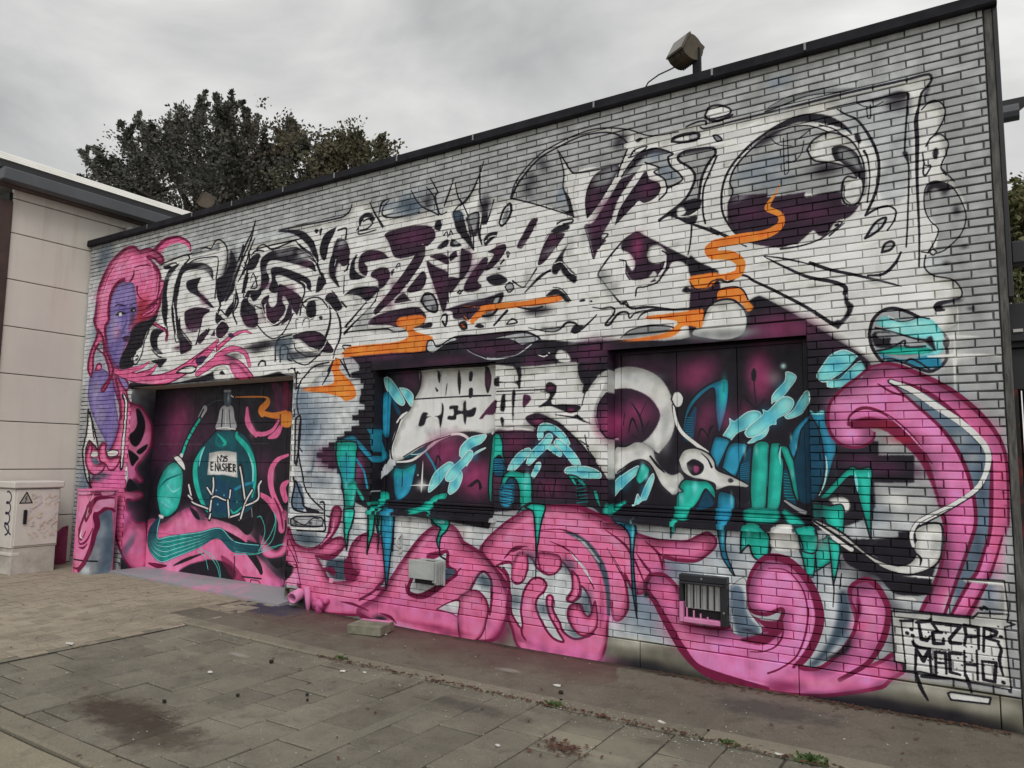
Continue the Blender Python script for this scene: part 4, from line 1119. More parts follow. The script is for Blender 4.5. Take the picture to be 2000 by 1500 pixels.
Bp.80|10098,1621|127,52,0
Bp.80|10253,1572|123,51,0
FT|9848,1365 9930,1461 10015,1550 10064,1582 10104,1567 10169,1579 10185,1536 10174,1407 10162,1087! 10138,1192 10097,1361 10062,1514 9987,1453 9911,1370 9865,1353
Sk|9848,1365,12 9930,1461,12 10015,1550,12 10064,1582,13 10104,1567,13 10169,1579,13 10185,1536,11 10174,1407,11 10162,1087,11! 10138,1192,12 10097,1361,12 10062,1514,13 9987,1453,12 9911,1370,12 9865,1353,13 9848,1365,13
SC|10071,1560,4 10085,1482,19 10091,1413,5
SC|10162,1544,3 10165,1510,9
FW|9910,1354 9968,1370 10025,1359 10039,1307 10006,1271 9926,1329
FT|9801,1319 9868,1317 9917,1309 9983,1322 10003,1271 9988,1097 9968,984 9744,818 9738,905 9708,1026 9878,1090 9873,1221 9806,1209
Sk|9801,1319,10 9868,1317,10 9917,1309,10 9983,1322,10 10003,1271,9 9988,1097,9 9968,984,9 9744,818,10 9738,905,10 9708,1026,10 9878,1090,9 9873,1221,10 9806,1209,10 9801,1319,10
FT|9894,1091 9966,1044 9959,957 9940,853 9917,773! 9906,953
Sk|9894,1091,10 9966,1044,10 9959,957,9 9940,853,9 9917,773,10! 9906,953,10 9894,1091,10
FT|9697,1105 9811,1103 9809,981 9791,822 9749,827 9722,939
Sk|9697,1105,10 9811,1103,10 9809,981,10 9791,822,9 9749,827,10 9722,939,10 9697,1105,10
Sk|9809,954,10 9816,824,9 9812,711,7
Sk|9911,833,11 9920,748,9 9911,627,6
Sk|9972,856,7 9957,752,7
Bk.70|9841,1263|50,70,0
Sk|9612,1329,39 9689,1281,38 9757,1255,38
SH|9612,1332,11 9689,1281,24 9757,1255,20
FT|8801,1224 8815,1352 8861,1373 8834,1411 8878,1463 8978,1459 9057,1456 9107,1400 9112,1329 9076,1361 9037,1396 8988,1310 8930,1230 8904,1157 8813,1152
Sk|8801,1224,12 8815,1352,12 8861,1373,12 8834,1411,12 8878,1463,11 8978,1459,11 9057,1456,11 9107,1400,11 9112,1329,11 9076,1361,11 9037,1396,11 8988,1310,11 8930,1230,11 8904,1157,11 8813,1152,12 8801,1224,12
BC.70|8958,1405|23,48,0
BC.70|8846,1324|24,48,0
Fu|9001,1310 9042,1379 9075,1351 9094,1276 8985,1242
FU|9120,1230 9134,1361 9173,1383 9248,1357 9261,1311 9237,1177 9199,1147 9184,952 9246,772 9159,894 9146,949 9120,1135
Sk|9120,1230,11 9134,1361,11 9173,1383,11 9248,1357,11 9261,1311,11 9237,1177,11 9199,1147,11 9184,952,11 9246,772,10 9159,894,11 9146,949,11 9120,1135,11 9120,1230,11
BC.70|9233,1319|11,56,0
BC.70|9162,1062|11,56,0
FT|8762,1152 8815,1155 8804,1108 8760,1015!
Sk|8761,1144,12 8760,1015,12
Sk|8924,1167,12 8917,1018,6
FT|9349,1263 9566,1264 9555,1177 9356,1176
FT|9292,941 9309,1136 9393,1167 9465,1127 9501,1066 9492,947 9526,1067 9506,976 9487,938 9432,897 9379,930 9353,1001
Sk|9292,941,13 9309,1136,13 9393,1167,13 9465,1127,14 9501,1066,13 9492,947,13 9526,1067,12 9506,976,13 9487,938,12 9432,897,13 9379,930,14 9353,1001,14 9292,941,13
BC.70|9354,1084|14,27,0
BC.70|9325,1017|14,27,0
FT|9677,1148 9809,1156 9804,980 9630,1020 9543,1068 9715,991 9709,1079
Sk|9677,1148,10 9809,1156,10 9804,980,10 9630,1020,11 9543,1068,11 9715,991,10 9709,1079,10 9677,1148,10
FW|9518,1121 9563,1160 9651,1165 9675,1077 9698,990 9524,977
BG.60|9621,1029|52,53,0
BG.60|9851,1045|49,52,0
FT|9601,1270 9713,1222 9754,1171 9651,1174
FT|8185,1186 8220,1259 8265,1200 8310,1243 8377,1286 8388,1256 8288,1170 8231,1167
FT|7400,1182 7491,1230 7619,1219 7644,1193 7620,1127 7601,1061 7581,941 7559,799! 7549,960 7534,1101 7517,1165 7453,1168 7362,1125
Sk|7400,1182,15 7491,1230,14 7619,1219,14 7644,1193,16 7620,1127,16 7601,1061,16 7581,941,16 7559,799,15! 7549,960,17 7534,1101,17 7517,1165,16 7453,1168,14 7362,1125,15 7400,1182,16
BC.60|7569,1102|12,54,0
FU|8293,1127 8437,1107 8473,1074 8460,978 8450,838 8464,601 8477,377! 8440,599 8426,896 8407,1033
Sk|8293,1127,13 8437,1107,14 8473,1074,14 8460,978,14 8450,838,14 8464,601,14 8477,377,13! 8440,599,14 8426,896,14 8407,1033,14 8293,1127,14
BC.70|8442,977|10,60,0
BC.70|8448,1067|10,60,0
Sk|7559,810,19 7558,595,8
FH|10199,2490 10226,2586 10284,2643 10355,2655 10445,2618 10555,2538 10653,2436 10658,2376 10637,2412 10656,2342 10639,2268 10563,2213 10490,2234 10402,2282 10326,2300 10286,2281 10219,2382
Sk|10199,2490,21 10226,2586,22 10284,2643,23 10355,2655,23 10445,2618,22 10555,2538,21 10653,2436,20 10658,2376,20 10637,2412,19 10656,2342,19 10639,2268,20 10563,2213,22 10490,2234,22 10402,2282,22 10326,2300,23 10286,2281,22 10219,2382,21 10199,2490,21
FC|10249,2557 10298,2606 10428,2559 10556,2573 10639,2462 10629,2378 10642,2352 10560,2298 10436,2367 10571,2400 10513,2430 10401,2465 10326,2515
FU~6|10250,2362 10327,2322 10433,2298 10583,2322 10616,2244 10506,2242 10402,2287 10303,2301
Fk|10223,2497 10333,2488 10330,2409 10437,2393 10398,2387 10243,2398
FH|10255,2494 10394,2465 10414,2403 10376,2414 10330,2409 10332,2453 10257,2459
FT|10251,2375 10383,2388 10548,2367 10576,2340 10434,2332 10281,2347
Sk|10240,2531,13 10364,2485,11 10476,2437,13 10564,2417,18
Fk|10535,2420 10573,2442 10594,2338! 10556,2384
Sk|10337,2589,13 10382,2563,10 10443,2562,8 10504,2578,9 10563,2563,10
SW|10321,2604,8 10367,2573,8
Sk|10243,2371,13 10321,2383,13 10384,2414,13 10415,2429,12 10421,2385,13 10533,2381,13
Sk|10280,2312,11 10342,2308,12 10398,2278,15 10441,2301,14 10492,2277,12 10563,2213,10
Bc.60|10480,2528|52,34,0
Bc.60|10365,2520|53,35,0
SW~3|10545,2312,12 10690,2306,25 10852,2300,16 10946,2290,5
SW~2|10697,2458,3 10700,2356,10 10696,2273,21 10692,2181,10 10686,1956,3
SW|10726,2641,3 10724,2455,3
BW.50|10698,2306|64,58,0
BW.50|10688,2425|64,58,0
SW~3|10653,2436,3 10731,2430,17 10836,2421,3
FC|9941,2356 10009,2388 10058,2384 10121,2335 10071,2276 9919,2175 9868,2187 9857,2233
Sc|9941,2356,6 10009,2388,6 10058,2384,6 10121,2335,6 10071,2276,6 9919,2175,6 9868,2187,6 9857,2233,6 9941,2356,6
BU.55|9981,2292|65,54,0
FC|9922,2139 9927,2184 10002,2189 10070,2258 10137,2307 10183,2269 10149,2200 10066,2133 10000,2125
Sc|9922,2139,6 9927,2184,6 10002,2189,6 10070,2258,6 10137,2307,6 10183,2269,6 10149,2200,6 10066,2133,6 10000,2125,6 9922,2139,6
BU.55|10052,2201|64,47,0
Sk|10003,2216,8 10070,2267,13 10121,2326,18
Fk|10137,2325 10192,2277 10199,2259 10132,2183 10033,2116 10116,2166 10167,2243
FZ|9920,1932 9939,2030 10033,2134 10149,2200 10199,2266 10325,2274 10467,2209 10646,2099 10781,1970 10878,1838 10932,1709 10946,1551 10938,1237 10903,1157 10856,997 10799,860 10695,650 10442,655 10529,850 10570,974 10591,1136 10576,1298 10556,1502 10518,1626 10450,1768 10341,1869 10264,1890 10171,1916 10074,1891 10045,1865! 10089,1844 10169,1843 10207,1812 10194,1765 10133,1722 10052,1717 9972,1753 9925,1833
Bz.70|9997,2010|98,71,0
Bz.70|10039,1814|97,70,0
Bz.70|10161,2076|95,70,0
BQ.80|10910,1511|39,198,0
BQ.80|10889,1352|40,197,0
BQ.80|10864,1107|40,196,0
Bz.50|10420,1963|90,136,0
Bz.50|10559,1751|86,133,0
Bz.50|10621,1504|85,131,0
BQ.60|10843,1822|74,72,0
BQ.60|10751,1922|76,73,0
BZ.70|10670,1022|41,159,0
BQ.60|10590,776|56,87,0
BQ.60|10699,748|54,86,0
FS|10305,2162 10389,2149 10536,2070 10675,1940 10788,1807 10852,1725 10868,1629 10854,1470 10846,1232 10826,1152 10763,950 10704,851 10605,651 10570,654 10636,884 10700,1064 10731,1146 10762,1227 10755,1386 10735,1547 10685,1693 10599,1842 10459,1996 10349,2103
BG.70|10461,2064|52,51,0
BG.70|10702,1766|49,49,0
BG.70|10767,1644|48,48,0
Bw.80|10610,754|28,47,0
Bw.80|10586,688|28,47,0
Bs.60|10800,1468|27,120,0
Bs.60|10770,1101|27,118,0
Sd|10305,2162,15 10459,1996,19 10599,1842,22 10685,1693,25 10735,1547,24 10762,1387,22 10762,1227,21 10713,1065,20 10650,885,19 10570,654,18
Sd|10389,2149,15 10536,2070,27 10675,1940,24 10787,1799,20
Sd|10826,1152,12 10763,950,22 10704,851,21 10605,651,17
Sd|10868,1629,12 10856,1430,23 10843,1232,21 10820,1104,17
Sd|10199,2266,11 10325,2276,23 10467,2211,32 10646,2099,32 10781,1970,32 10878,1838,26 10932,1709,21 10946,1551,16 10936,1237,12
Sd|10899,1157,12 10852,997,15 10799,860,19 10695,654,22
Sd|10199,2266,20 10117,2193,21 10025,2126,22 9939,2030,22 9918,1932,21 9925,1833,21 9972,1753,21 10052,1715,20 10133,1719,18 10197,1765,16 10209,1812,14
Fd|10066,1893 10171,1922 10265,1898 10341,1880 10428,1776 10505,1667 10543,1543 10572,1379 10576,1282! 10539,1444 10466,1625 10366,1743 10262,1829 10169,1843 10089,1842 10045,1863 10042,1885
Br.60|10375,1768|105,33,0
Br.60|10263,1864|108,34,0
Sd|10045,1863,8 10059,1929,15 10134,1980,23 10228,1964,20 10341,1888,17 10450,1768,12 10539,1609,8
Sz|10297,1923,3 10399,1819,8 10505,1684,3
Sd|10576,1298,25 10598,1218,24 10585,1088,24 10562,957,23 10522,841,23 10435,646,24
Sd|10242,2143,9 10318,2087,15 10408,2049,7
Bd.50|10926,1432|19,6,0
Bd.50|10929,1354|19,6,0
Sk|10321,2156,39 10440,2091,38 10569,1985,37 10707,1873,36 10806,1758,35 10851,1685,32 10848,1605,31 10815,1508,31 10757,1427,33 10613,1320,35 10457,1218,35
SW|10321,2158,22 10440,2095,37 10569,1989,41 10707,1877,39 10807,1766,37 10848,1685,33 10846,1605,30 10816,1512,28 10757,1431,26 10613,1324,24 10458,1222,21
Fk|9991,1072 10221,1104 10395,1124 10405,1001 10528,986 10508,864 10490,773 10299,753 10189,858 10073,890 9995,943
FW|10395,1140 10574,1152 10568,1062 10535,987 10474,917 10378,882 10304,892 10199,933 10077,1008 9967,1079 9903,1109! 9968,1113 10032,1083 10178,1000 10276,945 10351,946 10408,1001 10403,1058
Sk|10395,1140,19 10574,1152,19 10568,1062,16 10535,987,16 10474,917,17 10378,882,19 10304,892,20 10199,933,20 10077,1008,20 9967,1079,21 9903,1109,19! 9968,1113,20 10032,1083,20 10178,1000,20 10276,945,20 10351,946,18 10408,1001,17 10403,1058,17 10395,1140,17
SW|9797,1199,9 9919,1106,23 10038,1023,32 9935,1094,36
Sk|9798,1213,11 9920,1123,11 10038,1041,11 9968,1105,11
Sk|10413,1035,6 10449,1004,16 10443,947,5
Fk|10516,1042 10559,1049 10558,1037 10522,1035
BG.60|10486,1032|43,65,0
FW|10341,881 10516,885 10508,868 10348,873
FW|10287,736 10395,751 10420,725 10412,712 10298,720
Fx~7|4433,195 5764,202 6773,204 8832,207 9677,206 10938,205 10925,-52 9464,-47 8150,-32 6780,-73 4793,-30
Sy~36|8059,-6,30 8708,8,57 9287,14,81 9804,12,103 10903,8,99
Sy~31|8195,-25,59 8626,33,85
Sk~24|9394,-3,36 9804,-1,60 10270,-2,65 10902,-10,46
Se.50~22|10186,150,24 10394,169,48 10936,157,15
FQ|4395,816 4465,833 4554,690 4754,637 4925,682 5050,802 5111,1067 5221,1072 5209,942 5106,793 4944,664 5108,754 5235,788 5295,747 5259,674 5098,597 4883,574! 5013,435 5120,335 5346,356 5450,398 5400,519 5385,645 5450,777 5587,849 5724,845 5811,764 5860,583 5849,435 5745,327 5878,340 5931,225 5854,95 4942,13 4744,147 4620,267 4456,331 4379,596
Sd|4395,816,29 4465,833,35 4554,690,34 4754,637,28 4925,682,30 5050,802,36 5111,1067,35 5221,1072,35 5209,942,36 5106,793,33 4944,664,39 5108,754,28 5235,788,27 5295,747,37 5259,674,30 5098,597,27 4883,574,36! 5013,435,35 5120,335,28 5346,356,26 5450,398,35 5400,519,37 5385,645,36 5450,777,31 5587,849,26 5724,845,28 5811,764,34 5860,583,34 5849,435,32 5745,327,35 5878,340,29 5931,225,33 5854,95,25 4942,13,27 4744,147,35 4620,267,34 4456,331,39 4379,596,42 4395,816,42
Bq.55|4763,492|231,118,0
Bq.55|5579,622|206,112,0
Bq.55|5243,251|215,113,0
Bq.55|4691,380|233,118,0
BZ.60|5595,262|187,49,0
BZ.60|4577,316|216,53,0
Sd|4883,574,14 5099,571,51 5277,675,18
Fs~12|5063,543 5299,575 5374,517 5380,391 5164,371 5070,427
Fd|5300,562 5387,620 5410,507 5517,467! 5467,399 5346,356 5306,435
Fd|4993,459 5122,483 5179,449 5163,396 5070,427
Fq|5118,379 5156,357 5131,316 5083,338
Sd|5398,748,13 5368,631,32 5391,519,14
Sd|5452,726,12 5536,820,11 5656,841,10
Sq|5134,964,7 5104,832,23 4943,690,6
Sd|5502,403,7 5434,371,17
Sd|5843,581,22 5849,435,25 5729,313,26 5529,199,30
Sd|4435,668,9 4564,529,17 4609,452,18 4704,169,10
Sd|4449,764,10 4559,609,22 4627,480,10
Sd|4548,461,7 4609,452,22 4571,422,8
Fk~10|4397,461 4550,434 4498,308 4399,272
Fq|4574,369 4620,267 4562,248 4421,247
FQ|5749,229 5877,365 6094,638 6307,870 6503,983 6683,964 6773,854 6787,843 6974,765 7141,645 7238,499 7282,373 7258,208 7124,27 6778,-20 6778,-20 5858,-1 5517,80
Sd|5749,229,44 5877,365,44 6094,638,43 6307,870,41 6503,983,37 6683,964,39 6773,854,43 6787,843,39 6974,765,39 7141,645,40 7238,499,42 7282,373,41 7258,208,38 7124,27,33 6778,-20,35 6778,-20,35 5858,-1,39 5517,80,53 5749,229,40
Bq.50|6192,551|172,95,0
Bq.50|6610,901|162,93,0
Bq.50|6102,411|174,95,0
Bq.50|6858,214|155,89,0
Bq.50|6917,110|153,88,0
BZ.60|6462,821|136,82,0
BZ.60|7185,417|120,76,0
BZ.60|7123,136|121,76,0
Bd.60|7256,132|79,64,0
Bd.60|7191,58|79,64,0
Fw|6151,386 6254,580 6391,662 6599,749 6610,622 6714,562 6592,482 6324,333 6176,329
Sd|6151,386,41 6254,580,39 6391,662,35 6599,749,34 6610,622,41 6714,562,41 6592,482,34 6324,333,34 6176,329,37 6151,386,45
Fs~10|6589,597 6707,573 6577,480 6473,447
Fd|6382,715 6599,760 6511,695 6376,649
Fw|6868,418 6950,561 7018,606 7088,551 7107,409 7087,242! 7037,368 6952,426
Sd|6868,418,27 6950,561,26 7018,606,24 7088,551,28 7107,409,28 7087,242,23! 7037,368,28 6952,426,25 6868,418,23
Bs.80|7006,543|83,44,0
Bs.80|7048,503|82,44,0
FQ|6741,337 6854,416 6952,426 7037,368 7066,250 6988,31 6778,-9
Sd|6741,337,15 6854,416,15 6952,426,15 7037,368,18 7066,250,17 6988,31,15 6778,-9,18 6741,337,19
Bq.50|6856,326|112,78,0
Fw|6495,217 6626,290 6756,327 6738,178! 6658,202
Sd|6495,217,12 6626,290,12 6756,327,14 6738,178,13! 6658,202,12 6495,217,12
Sd|6118,412,10 6153,321,26 6355,318,39 6592,459,27 6764,612,13
Sd|6582,273,6 6713,322,15 6756,315,6
FQ|6973,788 7041,883 7216,1028 7375,1125 7517,1187 7694,1216 7939,1216 8116,1172 8287,1119 8486,1029 8677,992 8872,996 8972,1041 9051,1072 9111,1021 9090,954 8970,863 8840,847 8707,873 8701,780 8664,726 8590,721 8547,619 8526,576 8472,570 8429,608 8375,702 8398,545 8398,436 8340,353 8280,353 8252,480 8229,377 8218,176 8184,52 8127,-8 7943,-16 7428,-11 7322,162 7281,243 7291,483
Sd|6973,788,26 7041,883,25 7216,1028,24 7375,1125,23 7517,1187,23 7694,1216,22 7939,1216,22 8116,1172,22 8287,1119,22 8486,1029,21 8677,992,21 8872,996,20 8972,1041,19 9051,1072,20 9111,1021,20 9090,954,19 8970,863,19 8840,847,20 8707,873,20 8701,780,21 8664,726,20 8590,721,20 8547,619,21 8526,576,20 8472,570,22 8429,608,23 8375,702,22 8398,545,23 8398,436,22 8340,353,20 8280,353,24 8252,480,23 8229,377,23 8218,176,23 8184,52,21 8127,-8,20 7943,-16,21 7428,-11,24 7322,162,28 7281,243,28 7291,483,28 6973,788,27
Bq.50|7569,1113|178,65,0
Bq.50|7311,923|185,66,0
Bq.50|7940,1069|167,63,0
Bq.50|8343,970|155,60,0
BZ.70|8871,938|120,57,0
BZ.70|8633,774|125,58,0
BZ.70|7943,37|140,60,0
BZ.70|7579,37|149,62,0
BZ.70|8173,370|135,60,0
Bq.50|8308,486|55,139,0
Bq.50|8127,466|57,141,0
Sd|7694,1216,14 7939,1218,38 8116,1167,40 8287,1114,19
Sd|8645,912,5 8717,859,18 8860,851,30 8980,865,20 9088,954,12
Sd|7418,843,6 7365,828,23 7313,802,12
Sd|7596,1006,6 7819,1020,12 8011,948,20 8151,814,22 8219,637,17 8241,378,12
Sd|7697,916,6 7868,854,18 8011,720,20 8105,565,12
Sd|8219,901,6 8331,738,23 8385,633,12
Sd|8208,1043,6 8398,914,23 8547,649,11
Sd|8550,974,6 8655,893,22 8690,779,11
Sd|8474,879,6 8548,786,23 8611,723,11
Sd|7422,496,7 7411,323,20 7426,122,23 7465,74,13
Sd|7469,857,6 7339,837,23 7234,741,12
Sd|8116,243,5 8059,185,20 7919,156,10
Ss~5|7819,1009,4 7999,947,45 8151,793,58 8219,617,46 8235,378,23
SG|7916,973,4 8011,927,23 8151,783,16
Sw|7880,845,4 8011,720,23 8093,605,5
Sw|8230,881,3 8342,729,3
Fw|7154,668 7248,709 7315,693 7319,595 7350,535 7421,561 7474,674 7460,781 7522,753 7573,682 7686,639 7793,701 7811,755 7895,668 7908,545 7858,457 7906,439 7977,490 7991,574 8058,499 8084,380 8035,332 7989,420 7918,422 7873,386 7867,313 7918,227 8012,182 8105,211 7942,147 7823,192 7787,262 7725,359 7721,453 7687,470 7663,436 7689,313 7775,188 7830,111 7727,128 7627,230 7564,351 7575,437 7638,497 7658,562 7599,604 7511,580 7435,465 7411,323 7426,164 7320,269 7305,397 7291,483 7263,589
Sd|7154,668,20 7248,709,20 7315,693,24 7319,595,24 7350,535,21 7421,561,21 7474,674,23 7460,781,22 7522,753,22 7573,682,22 7686,639,19 7793,701,20 7811,755,20 7895,668,22 7908,545,21 7858,457,22 7906,439,18 7977,490,20 7991,574,19 8058,499,22 8084,380,21 8035,332,20 7989,420,21 7918,422,18 7873,386,20 7867,313,22 7918,227,21 8012,182,19 8105,211,18 7942,147,19 7823,192,21 7787,262,22 7725,359,23 7721,453,23 7687,470,19 7663,436,23 7689,313,23 7775,188,22 7830,111,19 7727,128,21 7627,230,23 7564,351,23 7575,437,21 7638,497,21 7658,562,23 7599,604,20 7511,580,20 7435,465,22 7411,323,23 7426,164,19 7320,269,24 7305,397,24 7291,483,24 7263,589,24 7154,668,23
Bs.70|7496,762|76,64,0
Bs.70|7869,729|72,62,0
Bs.70|8035,497|69,61,0
Bs.70|7358,381|78,64,0
Bs.70|7942,200|70,61,0
Bs.70|7626,348|74,63,0
Bs.70|8035,395|69,61,0
FQ|7309,594 7315,682 7366,795 7444,801 7471,717 7453,607 7408,538 7343,537
Sd|7470,781,17 7471,673,16 7434,567,15 7350,532,14 7310,572,17
FQ|7572,811 7771,805 7796,722 7748,655 7674,643 7598,684
Sd|7572,811,13 7771,805,13 7796,722,14 7748,655,12 7674,643,13 7598,684,15 7572,811,15
FQ|7905,690 7965,633 7971,521 7918,448 7864,453 7906,535
Sd|7905,690,15 7965,633,16 7971,521,15 7918,448,13 7864,453,16 7906,535,15 7905,690,16
FQ|7894,409 7965,428 8012,361 8070,348 8116,465 8127,264 8012,184 7918,227 7871,334
Sd|7894,409,13 7965,428,14 8012,361,15 8070,348,13 8116,465,15 8127,264,14 8012,184,13 7918,227,15 7871,334,16 7894,409,15
Sd|7154,668,11 7235,697,20 7314,704,9
Sd|7222,652,27 7276,591,25 7291,483,27 7267,317,34
Fs~5|6950,561 6854,439 6798,377
Sq.70~16|7179,825,7 7337,1002,26 7518,1100,37 7720,1148,36 7939,1137,25 8151,1050,9
Sq.70~15|8058,1076,7 8264,965,37 8386,833,38 8462,680,9
Sq.70~14|8759,901,6 8901,931,32 9021,987,7
Sq.70~19|5974,398,8 6159,620,46 6370,838,44 6536,908,10
Sq.70~16|7524,485,7 7487,374,43 7501,238,44 7566,150,10
Sq.70~17|7184,472,8 7213,366,45 7188,232,10
Sq.70~21|5153,242,8 5472,287,43 5707,422,47 5785,577,12
Sq.70~22|4559,609,10 4724,489,58 4889,293,14
Sd.45~18|7349,111,9 7529,40,32 7824,20,31 8059,24,11
Sd.45~21|6018,79,10 6333,36,47 6633,17,12
Sd.45~17|8162,672,9 8173,471,44 8162,218,12
Sd.45~24|5490,678,13 5461,550,68 5536,431,17
FZ|8590,721 8716,723 8836,591 8844,403 9098,379 9387,460 9421,411 9528,443 9565,500 9575,572 9460,523 9352,546 9332,671 9376,820 9469,928 9593,937 9703,867 9800,727 9841,568 9817,428 9755,291 9685,195 9810,206 9927,308 10019,438 10054,551 10019,699 10030,776 10118,835 10187,800 10244,698 10256,601 10212,431 10114,269 10207,316 10269,358 10329,278 10248,201 10186,142 9886,42 9680,6 9465,-5 9101,23 8958,73 8831,185 8732,332 8641,493 8547,619
Sd|8590,721,31 8716,723,32 8836,591,32 8844,403,32 9098,379,29 9387,460,28 9421,411,29 9528,443,26 9565,500,26 9575,572,29 9460,523,28 9352,546,30 9332,671,28 9376,820,27 9469,928,27 9593,937,29 9703,867,29 9800,727,28 9841,568,26 9817,428,25 9755,291,24 9685,195,29 9810,206,25 9927,308,24 10019,438,23 10054,551,25 10019,699,25 10030,776,24 10118,835,26 10187,800,27 10244,698,25 10256,601,23 10212,431,23 10114,269,24 10207,316,23 10269,358,27 10329,278,23 10248,201,22 10186,142,24 9886,42,25 9680,6,27 9465,-5,28 9101,23,30 8958,73,32 8831,185,33 8732,332,33 8641,493,34 8547,619,34 8590,721,31
BQ.70|8714,578|144,96,0
BQ.70|8813,352|141,94,0
BQ.70|8912,271|138,93,0
Bz.50|9009,238|116,101,0
Bz.50|9469,170|106,96,0
Bz.50|9536,754|105,98,0
Bz.50|10111,633|93,92,0
BQ.70|9725,107|134,51,0
BQ.70|9969,122|127,50,0
BQ.70|10205,251|121,49,0
BQ.70|10100,515|124,50,0
Sd|8558,620,22 8651,485,47 8752,325,62 8851,187,55 8987,78,41 9465,12,27
Sd|9376,820,17 9469,918,33 9593,919,52 9703,849,53 9784,726,53 9816,565,46 9792,425,40 9730,296,29 9643,188,19
Sd|10027,691,9 10038,777,18 10118,827,30 10186,791,38 10240,689,38 10248,592,37 10204,438,34 10115,286,30 9938,150,27
Sd|10019,690,9 10056,610,16 10054,543,22 10019,438,23 9927,308,18 9810,206,14
Sd|9485,848,7 9617,841,9 9716,727,11 9746,574,12 9725,416,13 9661,260,12 9556,166,12 9468,118,13
Sz|9765,663,3 9779,543,10 9741,383,11 9669,244,8
Fk~6|8601,712 8547,610 8672,506 8610,558 8536,560
Fd|9297,540 9423,483 9529,487 9565,500 9576,431 9527,372 9437,307 9274,320 9385,371 9475,409
Sd|9573,483,16 9575,396,13 9525,310,11 9436,262,9 9346,249,7
Bm.40|9386,424|63,35,0
Fd~5|10068,738 10088,631 10062,561 10057,644
Fw|9219,696 9320,760 9341,545 9439,396 9257,354 9213,402
Sk|9219,696,3 9320,760,3 9341,545,3 9439,396,3 9257,354,3 9213,402,3 9219,696,3
FS~9|9218,677 9300,685 9333,508 9421,404 9257,361
Bk.70|9403,380|44,12,0
Bk.70|9331,399|45,12,0
Sk~8|9836,261,12 9976,348,34 10011,437,9
Fs~12|9956,735 10004,723 10017,622 9997,502 9913,365 9794,220 9744,221 9838,329 9916,492 9944,614
Sq.60~17|8765,536,6 8833,335,52 8950,192,8
Sq.60~16|9538,834,6 9649,765,36 9697,621,43 9674,426,32 9593,259,6
Sq.60~14|10115,726,5 10157,605,39 10121,468,37 10047,342,6
Sq.60~15|9640,85,5 9848,111,41 10049,177,6
Bk.60|8447,13|214,58,0
Bk.60|8657,8|206,56,0
Be.70|8372,168|152,39,0
Be.70|8502,205|149,38,0
Be.50|10459,180|186,47,0
Be.50|10765,118|173,45,0
Bk.85|10559,42|181,38,0
Bk.85|10198,47|196,40,0
Bk.85|9885,-9|210,41,0
Bd.70|9518,21|104,43,0
Bd.70|9596,52|103,43,0
Bk.90|5823,43|82,48,0
Bk.90|5791,15|82,48,0
Sd|5804,102,7 5937,81,31 6019,31,7
Bd.60|6484,55|208,34,0
Bd.60|6705,27|201,33,0
BZ.60|5338,135|353,62,0
BZ.60|6013,210|321,59,0
BZ.60|6629,164|292,56,0
Sd|5266,152,7 5444,147,27 5653,108,10
BZ.60|7703,13|244,41,0
BZ.60|8059,24|229,40,0
Bk.90|4709,91|77,52,0
Bk.90|4788,47|76,51,0
FT|5601,1115 5699,1119 5675,867 5642,764 5604,649! 5609,812
Sk|5601,1115,15 5699,1119,20 5675,867,20 5642,764,19 5604,649,19! 5609,812,20 5601,1115,20
Sk|5722,1095,20 5750,822,30 5748,672,13
FT|5266,1074 5410,1081 5390,939 5341,821 5324,666! 5291,817
Sk|5266,1074,15 5410,1081,19 5390,939,20 5341,821,20 5324,666,15! 5291,817,21 5266,1074,21
BC.60|5314,1025|25,38,0
FU|5789,1111 5939,1117 5933,834 5893,464 5871,334! 5817,702 5786,886
Sk|5789,1111,14 5939,1117,18 5933,834,19 5893,464,19 5871,334,19! 5817,702,19 5786,886,19 5789,1111,20
BC.50|5902,1004|13,74,0
FT|6395,1054 6607,1039 6597,947 6525,872 6513,754! 6480,846 6519,954 6458,986
Sk|6395,1054,14 6607,1039,15 6597,947,16 6525,872,17 6513,754,14! 6480,846,17 6519,954,17 6458,986,16 6395,1054,16
FC|6457,1012 6517,1032 6592,1024 6533,997
Sk|6512,777,18 6526,708,19 6586,678,19
FT|7440,1189 7517,1231 7632,1219 7642,1182 7620,1116 7601,1050 7581,930 7559,788! 7548,960 7536,1090 7518,1160
Sk|7440,1189,15 7517,1231,14 7632,1219,15 7642,1182,16 7620,1116,16 7601,1050,16 7581,930,16 7559,788,16! 7548,960,17 7536,1090,17 7518,1160,16 7440,1189,15
BC.60|7569,1081|12,54,0
Sk|7557,810,19 7556,584,8
FU|8293,1127 8437,1107 8473,1074 8460,978 8450,838 8464,601 8477,377! 8440,599 8426,896 8407,1033
Sk|8293,1127,13 8437,1107,14 8473,1074,14 8460,978,14 8450,838,14 8464,601,14 8477,377,13! 8440,599,14 8426,896,14 8407,1033,14 8293,1127,14
BC.70|8442,977|10,60,0
BC.70|8448,1067|10,60,0
Fk|10159,1044 10219,1103! 10325,1110! 10327,1158! 10404,1163! 10400,1061 10416,1008 10375,955 10290,942 10177,997
FW|10426,1104 10422,1161 10450,1199 10515,1224 10578,1209 10574,1074 10552,985 10485,922 10391,885 10307,887 10213,919 10108,995 9980,1091 9802,1200! 9823,1210 9982,1131 10157,990 10290,940 10375,955 10422,1013 10407,1062
Sk|10426,1104,13 10422,1161,13 10450,1199,13 10515,1224,14 10578,1209,13 10574,1074,12 10552,985,12 10485,922,13 10391,885,14 10307,887,15 10213,919,15 10108,995,15 9980,1091,15 9802,1200,16! 9823,1210,16 9982,1131,15 10157,990,15 10290,940,15 10375,955,13 10422,1013,12 10407,1062,13 10426,1104,13
